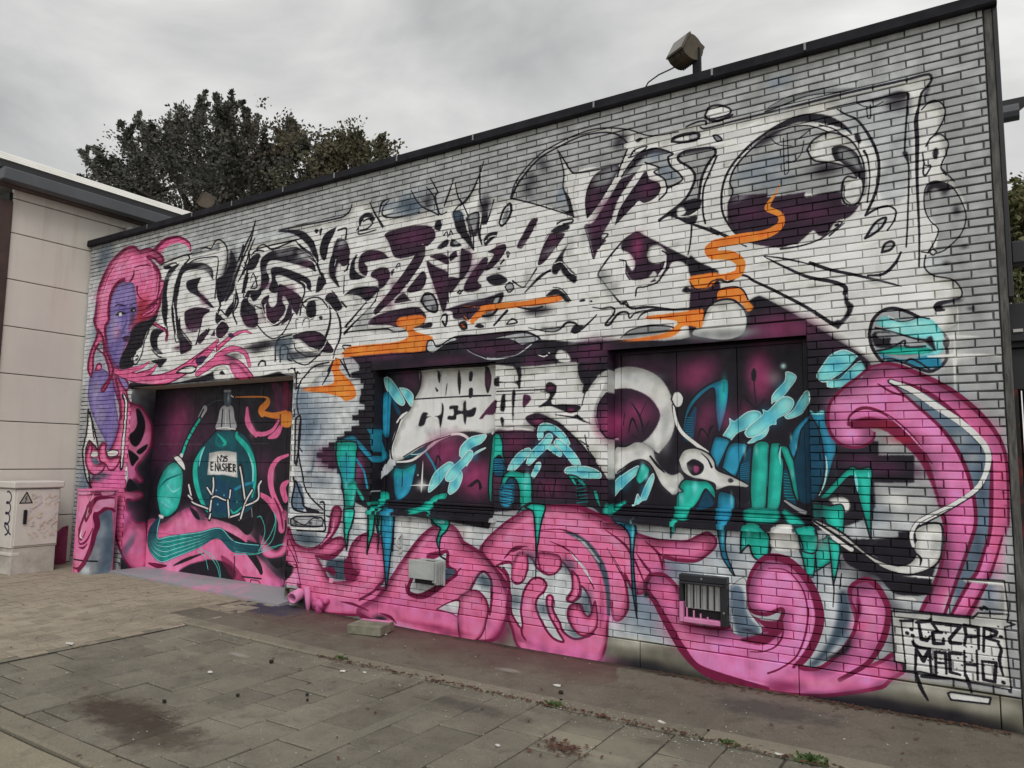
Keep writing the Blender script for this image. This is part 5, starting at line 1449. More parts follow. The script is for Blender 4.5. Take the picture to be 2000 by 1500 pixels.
Sk|10619,1331,27 10508,1270,28 10437,1217,27 10403,1139,26 10412,1072,27
SW|10628,1337,20 10508,1270,20 10437,1217,21 10403,1139,22 10412,1072,20
BG.60|10527,1070|35,48,0
BG.60|10547,1112|35,48,0
Sk|10420,1031,7 10451,993,16 10445,949,6
FW|10268,639! 10442,646! 10722,649! 10751,684! 10910,695! 10901,648! 10940,637! 10887,616! 10902,248! 10568,261! 10427,278! 10325,270! 10327,314! 10275,318!
Sk|10268,639,12! 10442,646,12! 10722,649,11! 10751,684,11! 10910,695,11! 10901,648,11! 10940,637,9! 10887,616,9! 10902,248,9! 10568,261,12! 10427,278,12! 10325,270,12! 10327,314,12! 10275,318,11! 10268,639,11!
FW|10685,884 10894,892! 10913,879! 10907,694! 10884,692! 10889,865! 10684,868!
Sk|10678,888,8 10894,896,8 10899,878,7 10910,695,7
Sk|10322,584,9 10337,288,9 10325,270,8
Sk|10319,585,17 10389,592,17
FW|10567,171! 10585,182! 10795,184! 10786,145! 10583,135!
Sk|10567,171,10! 10585,182,11! 10795,184,11! 10786,145,11! 10583,135,12! 10567,171,11!
Sk|10410,585,18! 10485,603,24! 10488,614,15!
Sk|10423,585,17! 10427,541,20! 10435,484,25! 10464,477,19! 10485,509,14!
Sk|10498,592,18! 10559,593,17!
Sk|10500,590,18! 10531,542,19! 10499,530,20! 10503,467,24! 10556,471,18! 10558,503,15!
Sk|10525,538,18! 10549,538,17!
Sk|10573,591,18! 10654,592,20! 10592,507,21! 10594,482,22! 10651,484,17!
Sk|10670,479,15! 10682,543,18! 10675,601,22! 10748,596,20! 10745,465,14!
Sk|10684,531,17! 10744,537,16!
Sk|10770,454,15! 10779,597,17! 10841,582,24! 10837,562,20! 10784,538,18! 10850,525,17!
Sk|10384,461,17 10404,434,27 10460,427,15
Sk|10390,264,15! 10402,417,18! 10440,348,25! 10477,427,20! 10481,274,13!
Sk|10507,270,15! 10510,415,19! 10565,415,21! 10565,292,13!
Sk|10511,348,17! 10563,351,14!
Sk|10648,420,17! 10586,418,19! 10586,303,21! 10638,294,15!
Sk|10665,292,14! 10668,444,12!
Sk|10732,280,14! 10734,457,12!
Sk|10666,362,16! 10732,364,14!
Sk|10760,395,16! 10832,396,19! 10819,281,20! 10763,285,19! 10760,395,12!
Sk|10849,511,15 10862,475,18 10850,413,18 10865,324,12
Sk|10395,273,16 10416,189,25 10455,110,14
Sk|10669,301,15 10682,256,23 10695,199,13
Sk|10426,250,17 10498,257,25 10603,263,14
Sk|10353,511,23 10356,509,23
Sk|10378,539,23 10381,537,23
Sk|10384,499,23 10387,498,23
Sk|10863,555,21 10866,554,21
Sk|10863,286,21 10866,283,21
Sk|10895,239,19 10896,236,19
Sk|10769,713,22 10771,712,22
Sk|10786,723,22 10787,722,22
Sk|10796,716,22 10797,715,22
Sk|10791,390,7 10793,388,7
Sk|10475,315,9 10478,313,9
Sk|10835,342,5 10838,340,5
Sk|10527,415,7 10529,413,7
Sk|10531,547,7 10534,545,7
Sk|10695,381,9 10698,379,9
Sk|10768,368,7 10770,366,7
Sk|10570,538,8 10573,536,8
Sk|10516,288,6 10519,286,6
Sk|10630,480,6 10633,478,6
Sk|10677,470,8 10679,469,8
Sk|10623,424,9 10625,422,9
Sk|10631,396,8 10634,394,8
Sk|10534,373,8 10537,371,8
Sk|10465,358,8 10467,356,8
Sk|10852,616,8 10855,614,8
Sk|10583,442,7 10586,440,7
Sk|10650,355,10 10653,353,10
Sk|10500,375,7 10502,373,7
Sk|10718,371,7 10721,370,7
Sk|10818,416,8 10820,414,8
Sk|10491,365,8 10494,363,8
Sk|10848,578,5 10850,576,5
Sk|10822,340,9 10825,338,9
Sk|10733,357,6 10735,356,6
Sk|10584,309,9 10587,307,9
Sk|10757,547,6 10759,545,6
Sk|10707,394,9 10710,392,9
Sk|10475,532,8 10477,530,8
Sk|10668,493,9 10670,491,9
Sk|10665,510,5 10667,508,5
Sk|10428,531,7 10431,529,7
Sk|10457,504,7 10460,502,7
Sk|10674,410,9 10677,408,9
Sk|10656,421,9 10659,419,9
Sk|10663,373,9 10666,371,9
Sk|10562,289,10 10565,287,10
Sk|10730,577,8 10732,575,8
Sk|10707,474,8 10709,472,8
Sk|10516,460,6 10519,458,6
Sk|10621,329,5 10624,328,5
Sk|10595,518,6 10597,516,6
Sk|10712,594,6 10715,592,6
Sk|10433,355,6 10436,353,6
Sk|10603,426,9 10606,425,9
Sk|10543,434,5 10546,432,5
BG.70|10900,218|77,15,0
BG.70|10770,233|80,15,0
BW|2650,1249|32,19,0
BW|3081,871|30,19,0
BW|3113,1345|30,19,0
BW|3085,961|30,19,0
BW|3009,1229|31,19,0
BW|3093,1156|30,19,0
BW|3109,1112|30,19,0
BW|3443,1209|29,18,0
BW|3406,1093|29,18,0
BW|3444,905|29,18,0
BW|3605,1495|29,18,0
BW|3809,1221|28,18,0
BW|3707,1091|28,18,0
BW|3467,906|29,18,0
BW|3628,885|28,18,0
BW|3707,1033|28,18,0
BW|3594,1480|29,18,0
BW|3713,1105|28,18,0
BW|3826,1224|28,18,0
BW|3650,901|28,18,0
BW|3972,1329|27,18,0
BW|3728,1048|28,18,0
BW|2649,1125|32,19,0
BW|2729,1082|32,19,0''',
'win': '''Fw~138|-5615,3143 -2611,3388 -113,3235 1873,3150 3829,3338 5432,3285 5438,1355 4191,1670 2923,1561 -39,1597 -1147,1424 -5412,1602
Fw~49|-1147,1424 117,1372 174,48 -1056,-14
Fw~32|-416,19 2873,143 5530,255 5507,-229 4949,-359 4973,-557 4311,-791 1927,-805 -385,-568
BW.70|722,-24|196,74,0
BW.70|1347,-35|178,71,0
BW.70|3572,62|123,59,0
BW.70|4370,78|105,54,0
BS.60|3849,-34|126,86,0
BS.60|2683,175|156,96,0
BS.80|3360,-191|212,99,0
FW|-3785,3246 -3303,3302 -2817,3343 -2586,3397 -2401,3323 -2311,3145 -2126,2989 -2042,3171 -1839,3494! -1892,3246 -1575,3229 -999,3202 -1412,3326! -1006,3325 -368,3308 -216,3398 -278,3460 49,3408 148,3262 264,3102! 194,3254 325,3386 450,3391 436,3268 259,3215 751,3178 730,3297 623,3434! 781,3288 986,3097 859,3504! 948,3284 1051,3119 1179,3440! 1257,3161 1395,3240 1304,3166 1469,3382 1550,3560! 1503,3246 1537,3034 1669,3163 1859,3122 2151,3455 2421,3548 2781,3584 3050,3508 3260,3406 3618,3413 4231,3376 4869,3376 5319,3372 5338,3339 5264,3161 5350,3167 5409,3114 5397,3016 5332,2921 5393,2902 5412,2829 5402,2740 5375,2672 5486,2463 5500,2303 5463,2196 5351,2099 5253,2070 5249,1984 5402,1894 5457,1789 5306,1735 5298,1694 5423,1695 5420,1612 5364,1561 4966,1385 4876,1355 4664,1545 4476,1674 4159,1911 4082,1900 3749,1627 3487,1637 2983,1660 2595,1651 2495,1510 2007,1499 1305,1783 829,1729 -272,1722 -891,1385 -1072,1597 -1922,1580 -2928,1629 -4093,1932 -4583,1873 -4136,2324 -3741,2536
Fk|-275,1789 861,1753 1304,1811 2167,1739 2583,1683 2994,1669 3593,1648 4074,1904 4159,1911 4639,1564 4883,1343 4744,1142 4667,816 4913,808! 4909,708! 5128,710! 5121,531! 4877,525! 4847,302 4511,174 3734,131 2873,160 2683,261 1719,173! 1666,17! 848,83 450,88 25,172 -217,296 -239,430! -241,484! -302,483! -305,537! -435,535! -438,590! -532,589! -535,644! -622,649! -625,705! -530,705! -533,761! -439,761! -442,816! -319,815! -321,870! -215,881! -218,935! -113,934! -116,988! -5,992! -7,1046! -103,1048! -106,1102! -17,1106! -20,1160! 68,1158! 66,1212! -8,1225! -10,1279! 10,1327! 7,1382! 44,1380! 42,1435! -3,1437! -5,1491! -140,1503! -142,1559! -23,1574! -26,1629! -119,1712!
FP~37|4099,1778 4288,1789 4639,1566 4867,1346 4716,1309 4465,1608 4067,1631
Bm.75|4266,1644|240,107,0
Bp.60|3998,1607|292,59,0
Bp.70|318,1704|460,53,0
Bp.70|1154,1605|407,50,0
Bp.90|2682,1555|184,100,0
Bp.90|2743,1606|182,100,0
FP|84,2062 122,2121 265,2162 476,2185 732,2185 837,2119 861,2052 789,1967 482,2000 359,2031
Bp.80|303,2104|142,40,0
FO|477,2058 531,2096 785,2098 861,2052 821,2003 705,1971 748,1928 948,1860 929,1793 846,1725 317,1735 -257,1732! -260,1805 -163,1846 488,1846 632,1885 608,1953 503,2002
Bo.50|533,2042|103,26,0
Fk|789,1967 903,2009 952,1991 921,1955
Fk|1270,1963 1346,1987 1378,1928 1317,1902
Fk|1469,1920 1513,1941 1573,1911 1529,1902
Sk|1469,1920,8 1513,1941,7 1573,1911,8 1529,1902,7 1469,1920,7
Sk|-266,1995,36 -137,2089,26 134,2271,17 218,2428,11
FG~19|-189,1996 80,2249 156,2187 89,2041 360,2004 621,1955 362,1957 -132,1998
Sk|-246,1994,9 -171,2008,14 343,1992,18 449,1956,14 604,1956,10
Fw|878,1738 892,1815 957,1823 1023,1754 1242,1839 1604,1828! 1604,1803 1350,1799 1149,1783 993,1705 928,1703
Sk|878,1738,19 892,1815,18 957,1823,15 1023,1754,15 1242,1839,15 1604,1828,14! 1604,1803,15 1350,1799,15 1149,1783,16 993,1705,16 928,1703,15 878,1738,16
Sk|1273,1824,44 1398,1689,42 1549,1617,40 1681,1578,40 1950,1603,41 2114,1686,42
Sw|1273,1824,16 1398,1695,20 1549,1627,21 1681,1590,20 1936,1616,16 2100,1699,10
FP|1243,1801 1485,1832 1749,1834 2003,1825 2113,1781 2194,1733! 2059,1690 1936,1616 1724,1606 1489,1646
Bp.80|1680,1682|231,48,0
FH|1620,1772 1793,1801 2030,1811 2180,1740 2004,1700 1920,1742 1793,1776
Sk|1620,1772,11 1793,1801,11 2030,1811,10 2180,1740,12 2004,1700,10 1920,1742,10 1793,1776,10 1620,1772,11
Sk|1242,1826,15 1677,1834,18 2003,1825,20 2126,1785,19 2194,1733,17 2113,1704,11
Sk|1305,1783,16 1428,1687,15 1608,1607,15
SW|-22,-1,18 149,-5,18
Sk|-78,23,12 174,36,12
FP|3127,2589 3185,2557 3819,2140! 3879,1576 3593,1619 3600,2131 3601,2205 3527,2273 3440,2279 3396,2210 3306,2143 3250,2139 3307,2178 3285,2224 3216,2176 3090,2175 3041,2245 3032,2324 3091,2258 3116,2324 3068,2408 2995,2452 3004,2518
Sk|2506,1783,8 2557,1767,18 2657,1827,20 2756,1908,11
Sk|2071,1855,9 2273,1802,13 2378,1805,19 2468,1866,23 2557,1847,18 2532,1803,16 2506,1783,11
Sk|2983,1688,9 3076,1746,15 3247,1769,21 3402,1750,15 3467,1728,9
Fg~7|2193,1844 2378,1840 2416,1848 2378,1811 2286,1807
Fk|2506,1783 2544,1837 2632,1817 2557,1773
Fg~9|2994,1687 3088,1745 3247,1763 3423,1737 3379,1699 3156,1679
Fk|1302,1909 1346,1968 1378,1915 1348,1893
Fo|1317,1933 1339,1944 1348,1918
FO|3214,1850 3490,1858 3706,1859 3680,1723! 3531,1738 3488,1690 3423,1661 3246,1649 3029,1654! 3156,1674 3379,1699 3480,1764 3435,1800 3214,1829
Bo.60|3087,1663|138,13,0
Bo.60|3269,1660|133,12,0
Sk|2456,1627,13 2557,1665,15 2620,1654,17 2804,1657,14 2983,1664,12
Sk|2006,1505,15 2033,1574,14 2114,1651,13 2221,1678,12 2261,1664,12
FP|2013,1504 2026,1574 2114,1657 2221,1672 2168,1629 2195,1587 2261,1629 2314,1590 2379,1515 2301,1510 2302,1464 2354,1444 2289,1454 2236,1503
Bp.80|2115,1533|94,35,0
SW|2168,1600,7 2235,1578,12 2288,1604,17
Sk|2221,1632,14 2301,1580,14 2354,1519,14 2495,1516,14
FW|2495,1510 2501,1555 2456,1604 2392,1625 2353,1576 2392,1522
FW|819,1523 1610,1522 1682,1542 2007,1499 2495,1510 2589,1493 2581,1404 2633,1311 2756,1372 2852,1422 2905,1419 2875,1257 2755,1130 2749,977 2851,840 2904,834 2897,450! 2791,587 2731,661 2585,825 2331,1007 2173,1067 2046,1024 2161,932 1904,927 1693,902 1607,889! 1445,914 1172,890 859,769 665,667 515,627 444,704 506,886 577,1040 691,1141 729,1240! 808,1369
BG.60|1764,923|226,35,0
BG.60|2040,954|216,34,0
Bw.60|854,933|227,101,0
Bw.60|1093,931|219,99,0
SW|1693,894,26 1903,933,28 2121,913,18 2201,861,24
Fk|2583,1493 2682,1499 2852,1477 2852,1433 2756,1372 2664,1243 2621,1240 2633,1334 2583,1403
Bp.70|2695,1464|73,44,0
SW|518,1015,15 584,1079,30 650,1116,14
SW|479,679,17 459,756,29 505,899,28 585,1040,16
SW|550,602,13 464,640,31 443,730,17
Sk|729,1240,19 808,1369,25 819,1516,20
Sk|560,1041,20 505,899,20 451,756,21 472,640,19 550,602,15 733,630,16 908,732,16 1080,831,16 1265,880,15
SW|533,615,15 732,636,24 892,732,33 1080,844,29 1264,892,25 1386,866,29 1432,806,36
FY|698,693 859,757 923,769 861,706 731,668 616,654
Sc|714,693,8 829,700,8 940,757,8
Sk|615,667,12 826,769,12 1017,832,12 1203,880,11
Sk|1317,1248,15 1467,1252,15 1665,1247,14
Sk|729,1243,14 1163,1249,13 1615,1246,13
Sk|1729,1284,13 2036,1280,12 2257,1280,12
Fk|1030,1517 1066,1477 1057,1393 1035,1435
Fk|1152,1391 1146,1316 1132,1260 1137,1342
Fk|1002,1354 1043,1320 1020,1309
Fk|1288,1512 1317,1396 1301,1267 1275,1398
Fk|1415,1480 1451,1478 1445,1400 1413,1401
Fk|1421,1320 1454,1318 1447,1240 1412,1242
Fk|1598,1498 1631,1521 1670,1403 1632,1270 1598,1358
Fk|1418,1471 1451,1473 1442,1402 1412,1404
Fk|1414,1318 1454,1322 1453,1249 1415,1250
Fk|1702,1402 1759,1417 1764,1375 1953,1368 1938,1479 1917,1508 1990,1494 1992,1364 1975,1292 1939,1349 1760,1361 1757,1331 1706,1339
Fk|849,1099 917,1099 902,1069 1073,1081 1089,1199 1115,1130 1077,956 1043,1054 915,1056 872,984 803,982
Fk|1189,1161 1285,1162 1287,1119 1365,1121 1374,1211 1389,1120 1440,1121 1449,1084 1397,1073 1376,974 1359,1074 1275,1074 1261,1030 1165,1034 1174,1066 1233,1071 1231,1129 1185,1133
Fk|1349,1179 1371,1209 1382,1172 1366,1086 1389,1061 1368,988 1352,1062
Fk|1458,1133 1500,1132 1471,1059 1382,1061
Fk|1790,1242 1825,1243 1820,1109 1772,1110
Fk|1773,1031 1807,1033 1798,952
Fk|1903,1285 1936,1272 1922,1132 1910,985 1901,1132
Fk|2195,1268 2251,1271 2257,1326 2303,1344 2364,1301 2349,1231 2314,1187 2330,1143 2458,1142 2599,1123 2596,1090 2509,1062 2408,1093 2291,1133 2179,1122 2278,1188 2290,1245
Fp|1538,1036 1719,1207 1707,1076 1611,1066 1578,1033
Fp|2021,1234 2080,1234 2101,1196 2022,1123
Fp|1605,1431 1632,1478 1658,1404 1631,1309
Bm.70|2303,1292|39,22,0
Bm.70|2509,1087|37,22,0
Fk|2522,1025 2572,1046 2634,1001 2707,964 2634,984 2559,1013
Sk|2356,1051,7 2534,1025,15
Sk|2756,1367,14 2658,1255,12 2615,1123,9
Sk|2646,868,11 2671,759,11 2743,661,10
Sk|2597,825,10 2683,770,10
FP|2046,1024 2173,1067 2331,1007 2434,937 2200,975 2161,932
Bm.70|2174,998|53,22,0
FP~5|2188,929 2331,995 2535,858 2731,650 2791,576 2885,439 2885,333 2127,305 1772,407 1693,876 1904,915 2121,913
Bm.50|2309,423|141,100,0
Bm.50|1933,804|151,104,0
Bk.60|2123,701|119,68,0
Bk.60|2334,535|115,66,0
Sk|2161,930,16 2331,1001,15 2535,858,16 2743,651,16
Fw|429,652 520,589 367,457 232,337 147,266! 248,389 363,561
Sk|429,652,14 363,561,15 248,389,14 147,266,14
BW.50|283,377|17,51,35
FW|3689,1776 3732,1875 3825,1922 3935,1910 4022,1816 4039,1714 3999,1627 3880,1596 3728,1618 3594,1670
Sk|3689,1776,19 3732,1875,19 3825,1922,18 3935,1910,17 4022,1816,17 4039,1714,17 3999,1627,18 3880,1596,18 3728,1618,18 3594,1670,18 3689,1776,19
Bg.80|3830,1641|150,40,0
Bg.80|3979,1649|146,40,0
Bg.80|3698,1662|154,41,0
Bw.50|4001,1767|39,100,0
Bh.55|484,1953|121,34,15
Bh.55|2300,1765|92,30,15
Bh.55|2557,1699|88,29,15
Bh.55|2804,1747|84,28,15
Bh.55|2166,1859|94,30,15
Bm.60|1100,683|234,148,0
Bm.60|1409,516|222,143,0
Bm.60|1557,460|217,142,0
Bm.60|1176,757|231,147,0
Bp.90|637,1493|118,91,0
Bp.90|706,1425|116,90,0
Bm.60|11,489|72,145,0
Bm.60|25,582|72,146,0
Bm.50|1485,423|175,142,0
Bm.50|1556,519|174,142,0
Bp.70|3098,1484|171,86,0
Bp.70|3267,1431|166,84,0
Bp.70|3590,1422|157,82,0
Bp.70|3695,1467|154,81,0
Bm.55|3568,1310|125,102,0
Bm.55|3694,1385|123,101,0
Bm.55|3620,1318|124,102,0
Bm.75|4109,1382|85,147,0
Bm.75|4145,1301|84,146,0
Bk.50|3155,1534|340,42,0
Bk.50|3898,1534|297,40,0
Sk|1086,633,20 1053,682,18 1024,596,21
Sk|1456,398,17 1543,448,16 1573,390,19
Sk|1426,397,17 1528,459,16 1558,377,19
Sk|867,506,20 833,555,20
FW|2755,1130 2852,1345 2905,1408 3028,1439 3177,1415 3310,1344 3396,1235 3438,1109 3449,965 3414,842 3310,713! 3184,796 2921,829 2863,840 2755,977
BG.70|3372,1018|54,145,0
BG.70|3360,863|54,144,0
BG.70|3239,760|55,145,0
Bw.60|3154,1331|180,42,0
Bw.60|2981,1339|186,43,0
FP|2777,1129 2851,1225 2981,1256 3096,1245 3231,1177 3313,1071 3320,988 3251,874 3173,807 3082,775 2991,800 2956,845 2863,840 2791,911 2759,1020
Bm.80|2898,974|141,107,0
Bm.80|2922,931|140,107,0
Bm.80|3129,1055|135,105,0
Sk|2759,1020,16 2777,1129,16 2851,1225,16
Sk|2791,911,17 2863,840,13 2956,850,10
Sk|3073,1142,7 3152,1012,20 3184,864,8
Sk|3049,886,7 3084,1003,19 3139,886,8
Sk|3208,1137,7 3152,1023,8
Sk|3229,979,7 3184,885,8
Sk|3015,1047,7 3003,951,9
Sk|3083,865,6 3173,812,8
Sk|3184,796,6 3261,728,16 3304,713,9
FU|228,1313 333,1320 441,1345 439,1148 429,886 378,861 256,1046 224,1180
Sk|228,1313,16 333,1320,16 441,1345,18 439,1148,20 429,886,20 378,861,17 256,1046,19 224,1180,21 228,1313,21
Sk|331,1164,13 348,939,13
FU|62,980 278,938 352,835 414,678 361,610 237,651 160,782 137,902
Sk|62,980,16 278,938,16 352,835,19 414,678,20 361,610,15 237,651,17 160,782,20 137,902,20 62,980,18
Sk|265,835,13 289,664,13
Fu|457,1278 565,1118 532,1093 450,1226
Bt.50|245,888|88,79,0
Bt.50|323,704|87,78,0
FU|-313,817 -193,875 -81,890 13,836 181,703 356,532! 276,546 112,663 -20,769 -50,816
Sk|-313,817,18 -193,875,17 -81,890,16 13,836,17 181,703,18 356,532,19! 276,546,16 112,663,17 -20,769,18 -50,816,16 -313,817,16
FT|-28,342 -11,356 103,241 77,214
SU|-24,635,26 82,517,27 143,347,28
BC.50|-52,249|25,79,0
FU|500,569 636,552 783,605 773,504 710,314 547,232 489,421
Sk|500,569,15 636,552,15 783,605,15 773,504,19 710,314,17 547,232,16 489,421,20 500,569,20
Sk|612,526,13 609,374,13
BT.50|554,500|84,51,0
BT.50|703,541|82,50,0
SU|909,707,20 992,608,21 1042,522,21
FC|345,1469 397,1479 523,1355 616,1221 580,1187 493,1235 384,1360
Sc|345,1469,10 397,1479,10 523,1355,11 616,1221,11 580,1187,9 493,1235,10 384,1360,11 345,1469,12
BU.55|478,1329|65,71,0
FC|540,1365 642,1350 723,1282 706,1177 646,1230
Sc|540,1365,9 642,1350,9 723,1282,11 706,1177,10 646,1230,10 540,1365,11
BU.55|652,1280|44,45,0
FC|958,408 1026,521 1179,620 1244,598 1151,499 1061,399 952,328
Sc|958,408,10 1026,521,10 1179,620,9 1244,598,11 1151,499,10 1061,399,10 952,328,9 958,408,11
BU.55|1082,483|74,71,0
FC|1186,336 1214,440 1318,539 1353,491 1307,379 1218,316
Sc|1186,336,11 1214,440,10 1318,539,9 1353,491,10 1307,379,10 1218,316,9 1186,336,9
BU.55|1266,417|42,54,0
FC|1315,684 1328,769 1431,852 1519,875 1621,877 1565,805 1448,757 1376,661
Sc|1315,684,11 1328,769,10 1431,852,9 1519,875,8 1621,877,10 1565,805,9 1448,757,9 1376,661,9 1315,684,9
BU.55|1451,785|77,54,0
FC|1400,586 1479,685 1616,758 1508,721 1421,637
Sc|1400,586,10 1479,685,9 1616,758,10 1508,721,9 1421,637,10 1400,586,10
BU.55|1485,678|55,42,0
FC|1149,475 1211,561 1316,636 1419,733 1467,721 1453,649 1333,549 1245,450 1168,442
Sc|1149,475,10 1211,561,10 1316,636,9 1419,733,9 1467,721,10 1453,649,10 1333,549,9 1245,450,9 1168,442,9 1149,475,10
BU.55|1308,580|80,71,0
SW|871,631,3 862,400,23 857,319,3
SW|716,387,3 862,393,15 1014,395,3
BW.80|862,393|64,49,0
BW.90|811,490|12,10,0
FT|122,202 223,213 262,130 249,-64 205,-285 186,-158 180,101
Sk|122,202,13 223,213,14 262,130,18 249,-64,18 205,-285,16 186,-158,18 180,101,18 122,202,17
FU|387,-272 385,8 399,162 507,167 511,-262 493,-138 456,-518 437,-638! 379,-272 355,-121
Sk|387,-272,20 385,8,20 399,162,18 507,167,19 511,-262,19 493,-138,19 456,-518,19 437,-638,20! 379,-272,20 355,-121,15 387,-272,20
FT|252,279 338,321 442,311 449,215 380,136 369,-18 316,-162! 262,40 247,181
Sk|252,279,16 338,321,15 442,311,18 449,215,19 380,136,19 369,-18,20 316,-162,17! 262,40,20 247,181,20 252,279,20
Sk|317,-21,21 329,108,20 362,141,18
BC.60|449,113|13,101,0
FT|666,155 877,195 1017,299 1171,329 1161,268 1065,250 1039,165 977,138 1057,81 1201,74 1183,-21 1109,-98 1096,-209! 1068,-125 1103,-1 1009,17 975,89 910,135 783,102 717,111
Sk|666,155,13 877,195,13 1017,299,13 1171,329,13 1161,268,13 1065,250,14 1039,165,14 977,138,16 1057,81,13 1201,74,14 1183,-21,15 1109,-98,15 1096,-209,13! 1068,-125,16 1103,-1,15 1009,17,14 975,89,15 910,135,13 783,102,13 717,111,14 666,155,15
FC|1039,50 1101,71 1178,63 1117,36
FT|163,100 259,104 233,-103 202,-208 163,-314 168,-159
Sk|286,106,16 313,-149,21 310,-290,26
FT|1668,264 1652,404 1669,639 1694,864 1764,887 1802,805 1812,699 1860,554 1782,682 1732,664 1702,522 1692,265
Sk|1668,264,17 1652,404,17 1669,639,17 1694,864,16 1764,887,14 1802,805,16 1812,699,16 1860,554,14 1782,682,15 1732,664,16 1702,522,16 1692,265,16 1668,264,14
Fu|1704,652 1768,664 1839,571 1813,490 1714,522
SU|1704,646,6 1810,653,6
SU|1705,624,6 1810,632,6
SU|1705,603,6 1811,611,6
SU|1705,582,6 1811,590,6
SU|1706,561,6 1811,569,6
SU|1706,540,6 1812,548,6
FT|1786,384 1812,501 1895,555 2018,540 2108,517 2125,282 2120,349 2135,226 2008,221 1986,379 1951,470 1882,489 1831,397 1816,270
Sk|1786,384,18 1812,501,17 1895,555,15 2018,540,15 2108,517,17 2125,282,17 2120,349,17 2135,226,16 2008,221,17 1986,379,18 1951,470,17 1882,489,16 1831,397,18 1816,270,15 1786,384,18
Fu|1835,409 1889,480 1937,458 1926,274 1802,269
SU|1835,421,7 1927,429,7
SU|1835,397,7 1927,406,7
SU|1835,374,7 1927,383,7
SU|1836,351,7 1928,360,7
SU|1836,328,7 1928,337,7
SU|1836,305,7 1928,314,7
SU|1837,282,7 1929,291,7
SU|1837,259,7 1929,268,7
BC.60|2046,438|26,68,0
BC.60|2072,495|26,68,0
FU|1786,408 1911,411 1899,239 1795,246
Sk|1789,396,9 1911,386,9
Sk|1789,368,9 1911,358,9
Sk|1790,340,9 1912,331,9
Sk|1790,313,9 1912,303,9
Sk|1791,285,9 1912,276,9
Sk|1791,257,9 1913,248,9
Sk|2167,329,12 2205,465,10 2258,332,12
Sk|2360,480,11 2335,324,11
Sk|2296,422,10 2323,334,8 2348,424,9
FC|2268,758 2332,790 2419,714 2397,684
Sc|2268,758,8 2332,790,8 2419,714,9 2397,684,8 2268,758,8
BU.55|2354,736|37,26,0
FC|2112,519 2164,620 2206,628 2200,577 2139,495
Sc|2112,519,9 2164,620,9 2206,628,9 2200,577,9 2139,495,8 2112,519,9
BU.55|2164,568|23,33,0
FC|2171,872 2187,952 2253,980 2357,950 2437,892 2500,803 2473,784 2396,846 2306,914 2234,904 2228,860 2189,830
Sc|2171,872,9 2187,952,9 2253,980,8 2357,950,8 2437,892,8 2500,803,9 2473,784,8 2396,846,8 2306,914,8 2234,904,8 2228,860,9 2189,830,8 2171,872,9
BU.55|2312,882|82,48,0
FC|2060,618 2097,712 2202,804 2280,883 2328,860 2294,781 2177,676 2098,607
Sc|2060,618,9 2097,712,9 2202,804,9 2280,883,8 2328,860,9 2294,781,9 2177,676,9 2098,607,8 2060,618,8
BU.55|2192,743|67,68,0
FC|2341,801 2371,837 2435,814 2513,748 2588,660 2600,614 2536,613 2473,679 2409,745
Sc|2341,801,9 2371,837,8 2435,814,8 2513,748,8 2588,660,8 2600,614,8 2536,613,8 2473,679,8 2409,745,8 2341,801,8
BU.55|2475,723|64,55,0
FC|1860,558 1907,642 1989,723 2083,758 2106,724 2017,629 1936,559
Sc|1860,558,9 1907,642,9 1989,723,9 2083,758,8 2106,724,9 2017,629,9 1936,559,8 1860,558,8
BU.55|1986,657|61,49,0
FC|2445,557 2473,590 2622,606 2755,575 2799,533 2779,504 2635,500 2474,535
Sc|2445,557,8 2473,590,8 2622,606,8 2755,575,8 2799,533,8 2779,504,8 2635,500,8 2474,535,8 2445,557,8
BU.55|2624,550|88,26,0
FT|2480,526 2561,517 2635,473 2707,400 2755,403 2814,219! 2743,328 2695,423 2561,430
Sk|2480,526,11 2561,517,11 2635,473,12 2707,400,11 2755,403,12 2814,219,12! 2743,328,12 2695,423,11 2561,430,11 2480,526,12
Fk|2536,506 2635,432 2635,367 2665,282 2586,300 2567,430
St|2567,474,9 2635,486,9
St|2567,443,9 2642,456,9
St|2567,413,9 2649,426,9
St|2567,382,9 2657,396,9
St|2568,352,9 2664,366,9
St|2568,321,9 2671,336,9
St|2568,291,9 2679,306,9
FC|2885,395 2955,505 3126,613 3140,569 3001,440 2911,343
Sc|2885,395,8 2955,505,8 3126,613,7 3140,569,8 3001,440,8 2911,343,7 2885,395,8
BU.55|3004,478|63,66,0
FC|3147,343 3203,469 3259,553 3266,501 3202,345 3169,334 3102,290 3125,384
Sc|3147,343,8 3203,469,8 3259,553,7 3266,501,8 3202,345,7 3169,334,7 3102,290,8 3125,384,7 3147,343,8
BU.55|3184,403|40,64,0
FT|3111,506 3137,582 3171,634 3229,594 3215,529 3148,465
Sk|3111,506,8 3137,582,8 3171,634,8 3229,594,8 3215,529,8 3148,465,7 3111,506,8
BC.70|3204,531|22,41,0
BC.70|3171,603|22,41,0
FW|2939,749 3025,770 3094,802 3184,796 3261,739 3284,667 3346,585 3421,544 3487,567! 3518,518 3473,456 3495,417 3409,391 3324,470 3249,612 3171,663 3070,641 2938,546
Sk|2955,557,10 3070,641,10 3171,663,11 3249,612,13 3324,470,14 3409,391,14
Sk|2968,770,6 3025,775,16 3094,802,6
BG.50|3150,718|89,52,0
BG.50|3431,465|84,50,0
Sk|3238,692,16 3303,615,23 3357,565,10
Sk|3423,750,6 3465,699,16 3443,617,6
Sk|3389,555,6 3411,658,15 3442,566,6
FU|3834,1297 3884,1285 3883,1165 3859,1027 3807,867! 3797,899 3780,1039 3772,1219 3722,1209 3617,1114 3553,1003 3531,902 3504,851 3544,1065 3618,1175 3722,1252
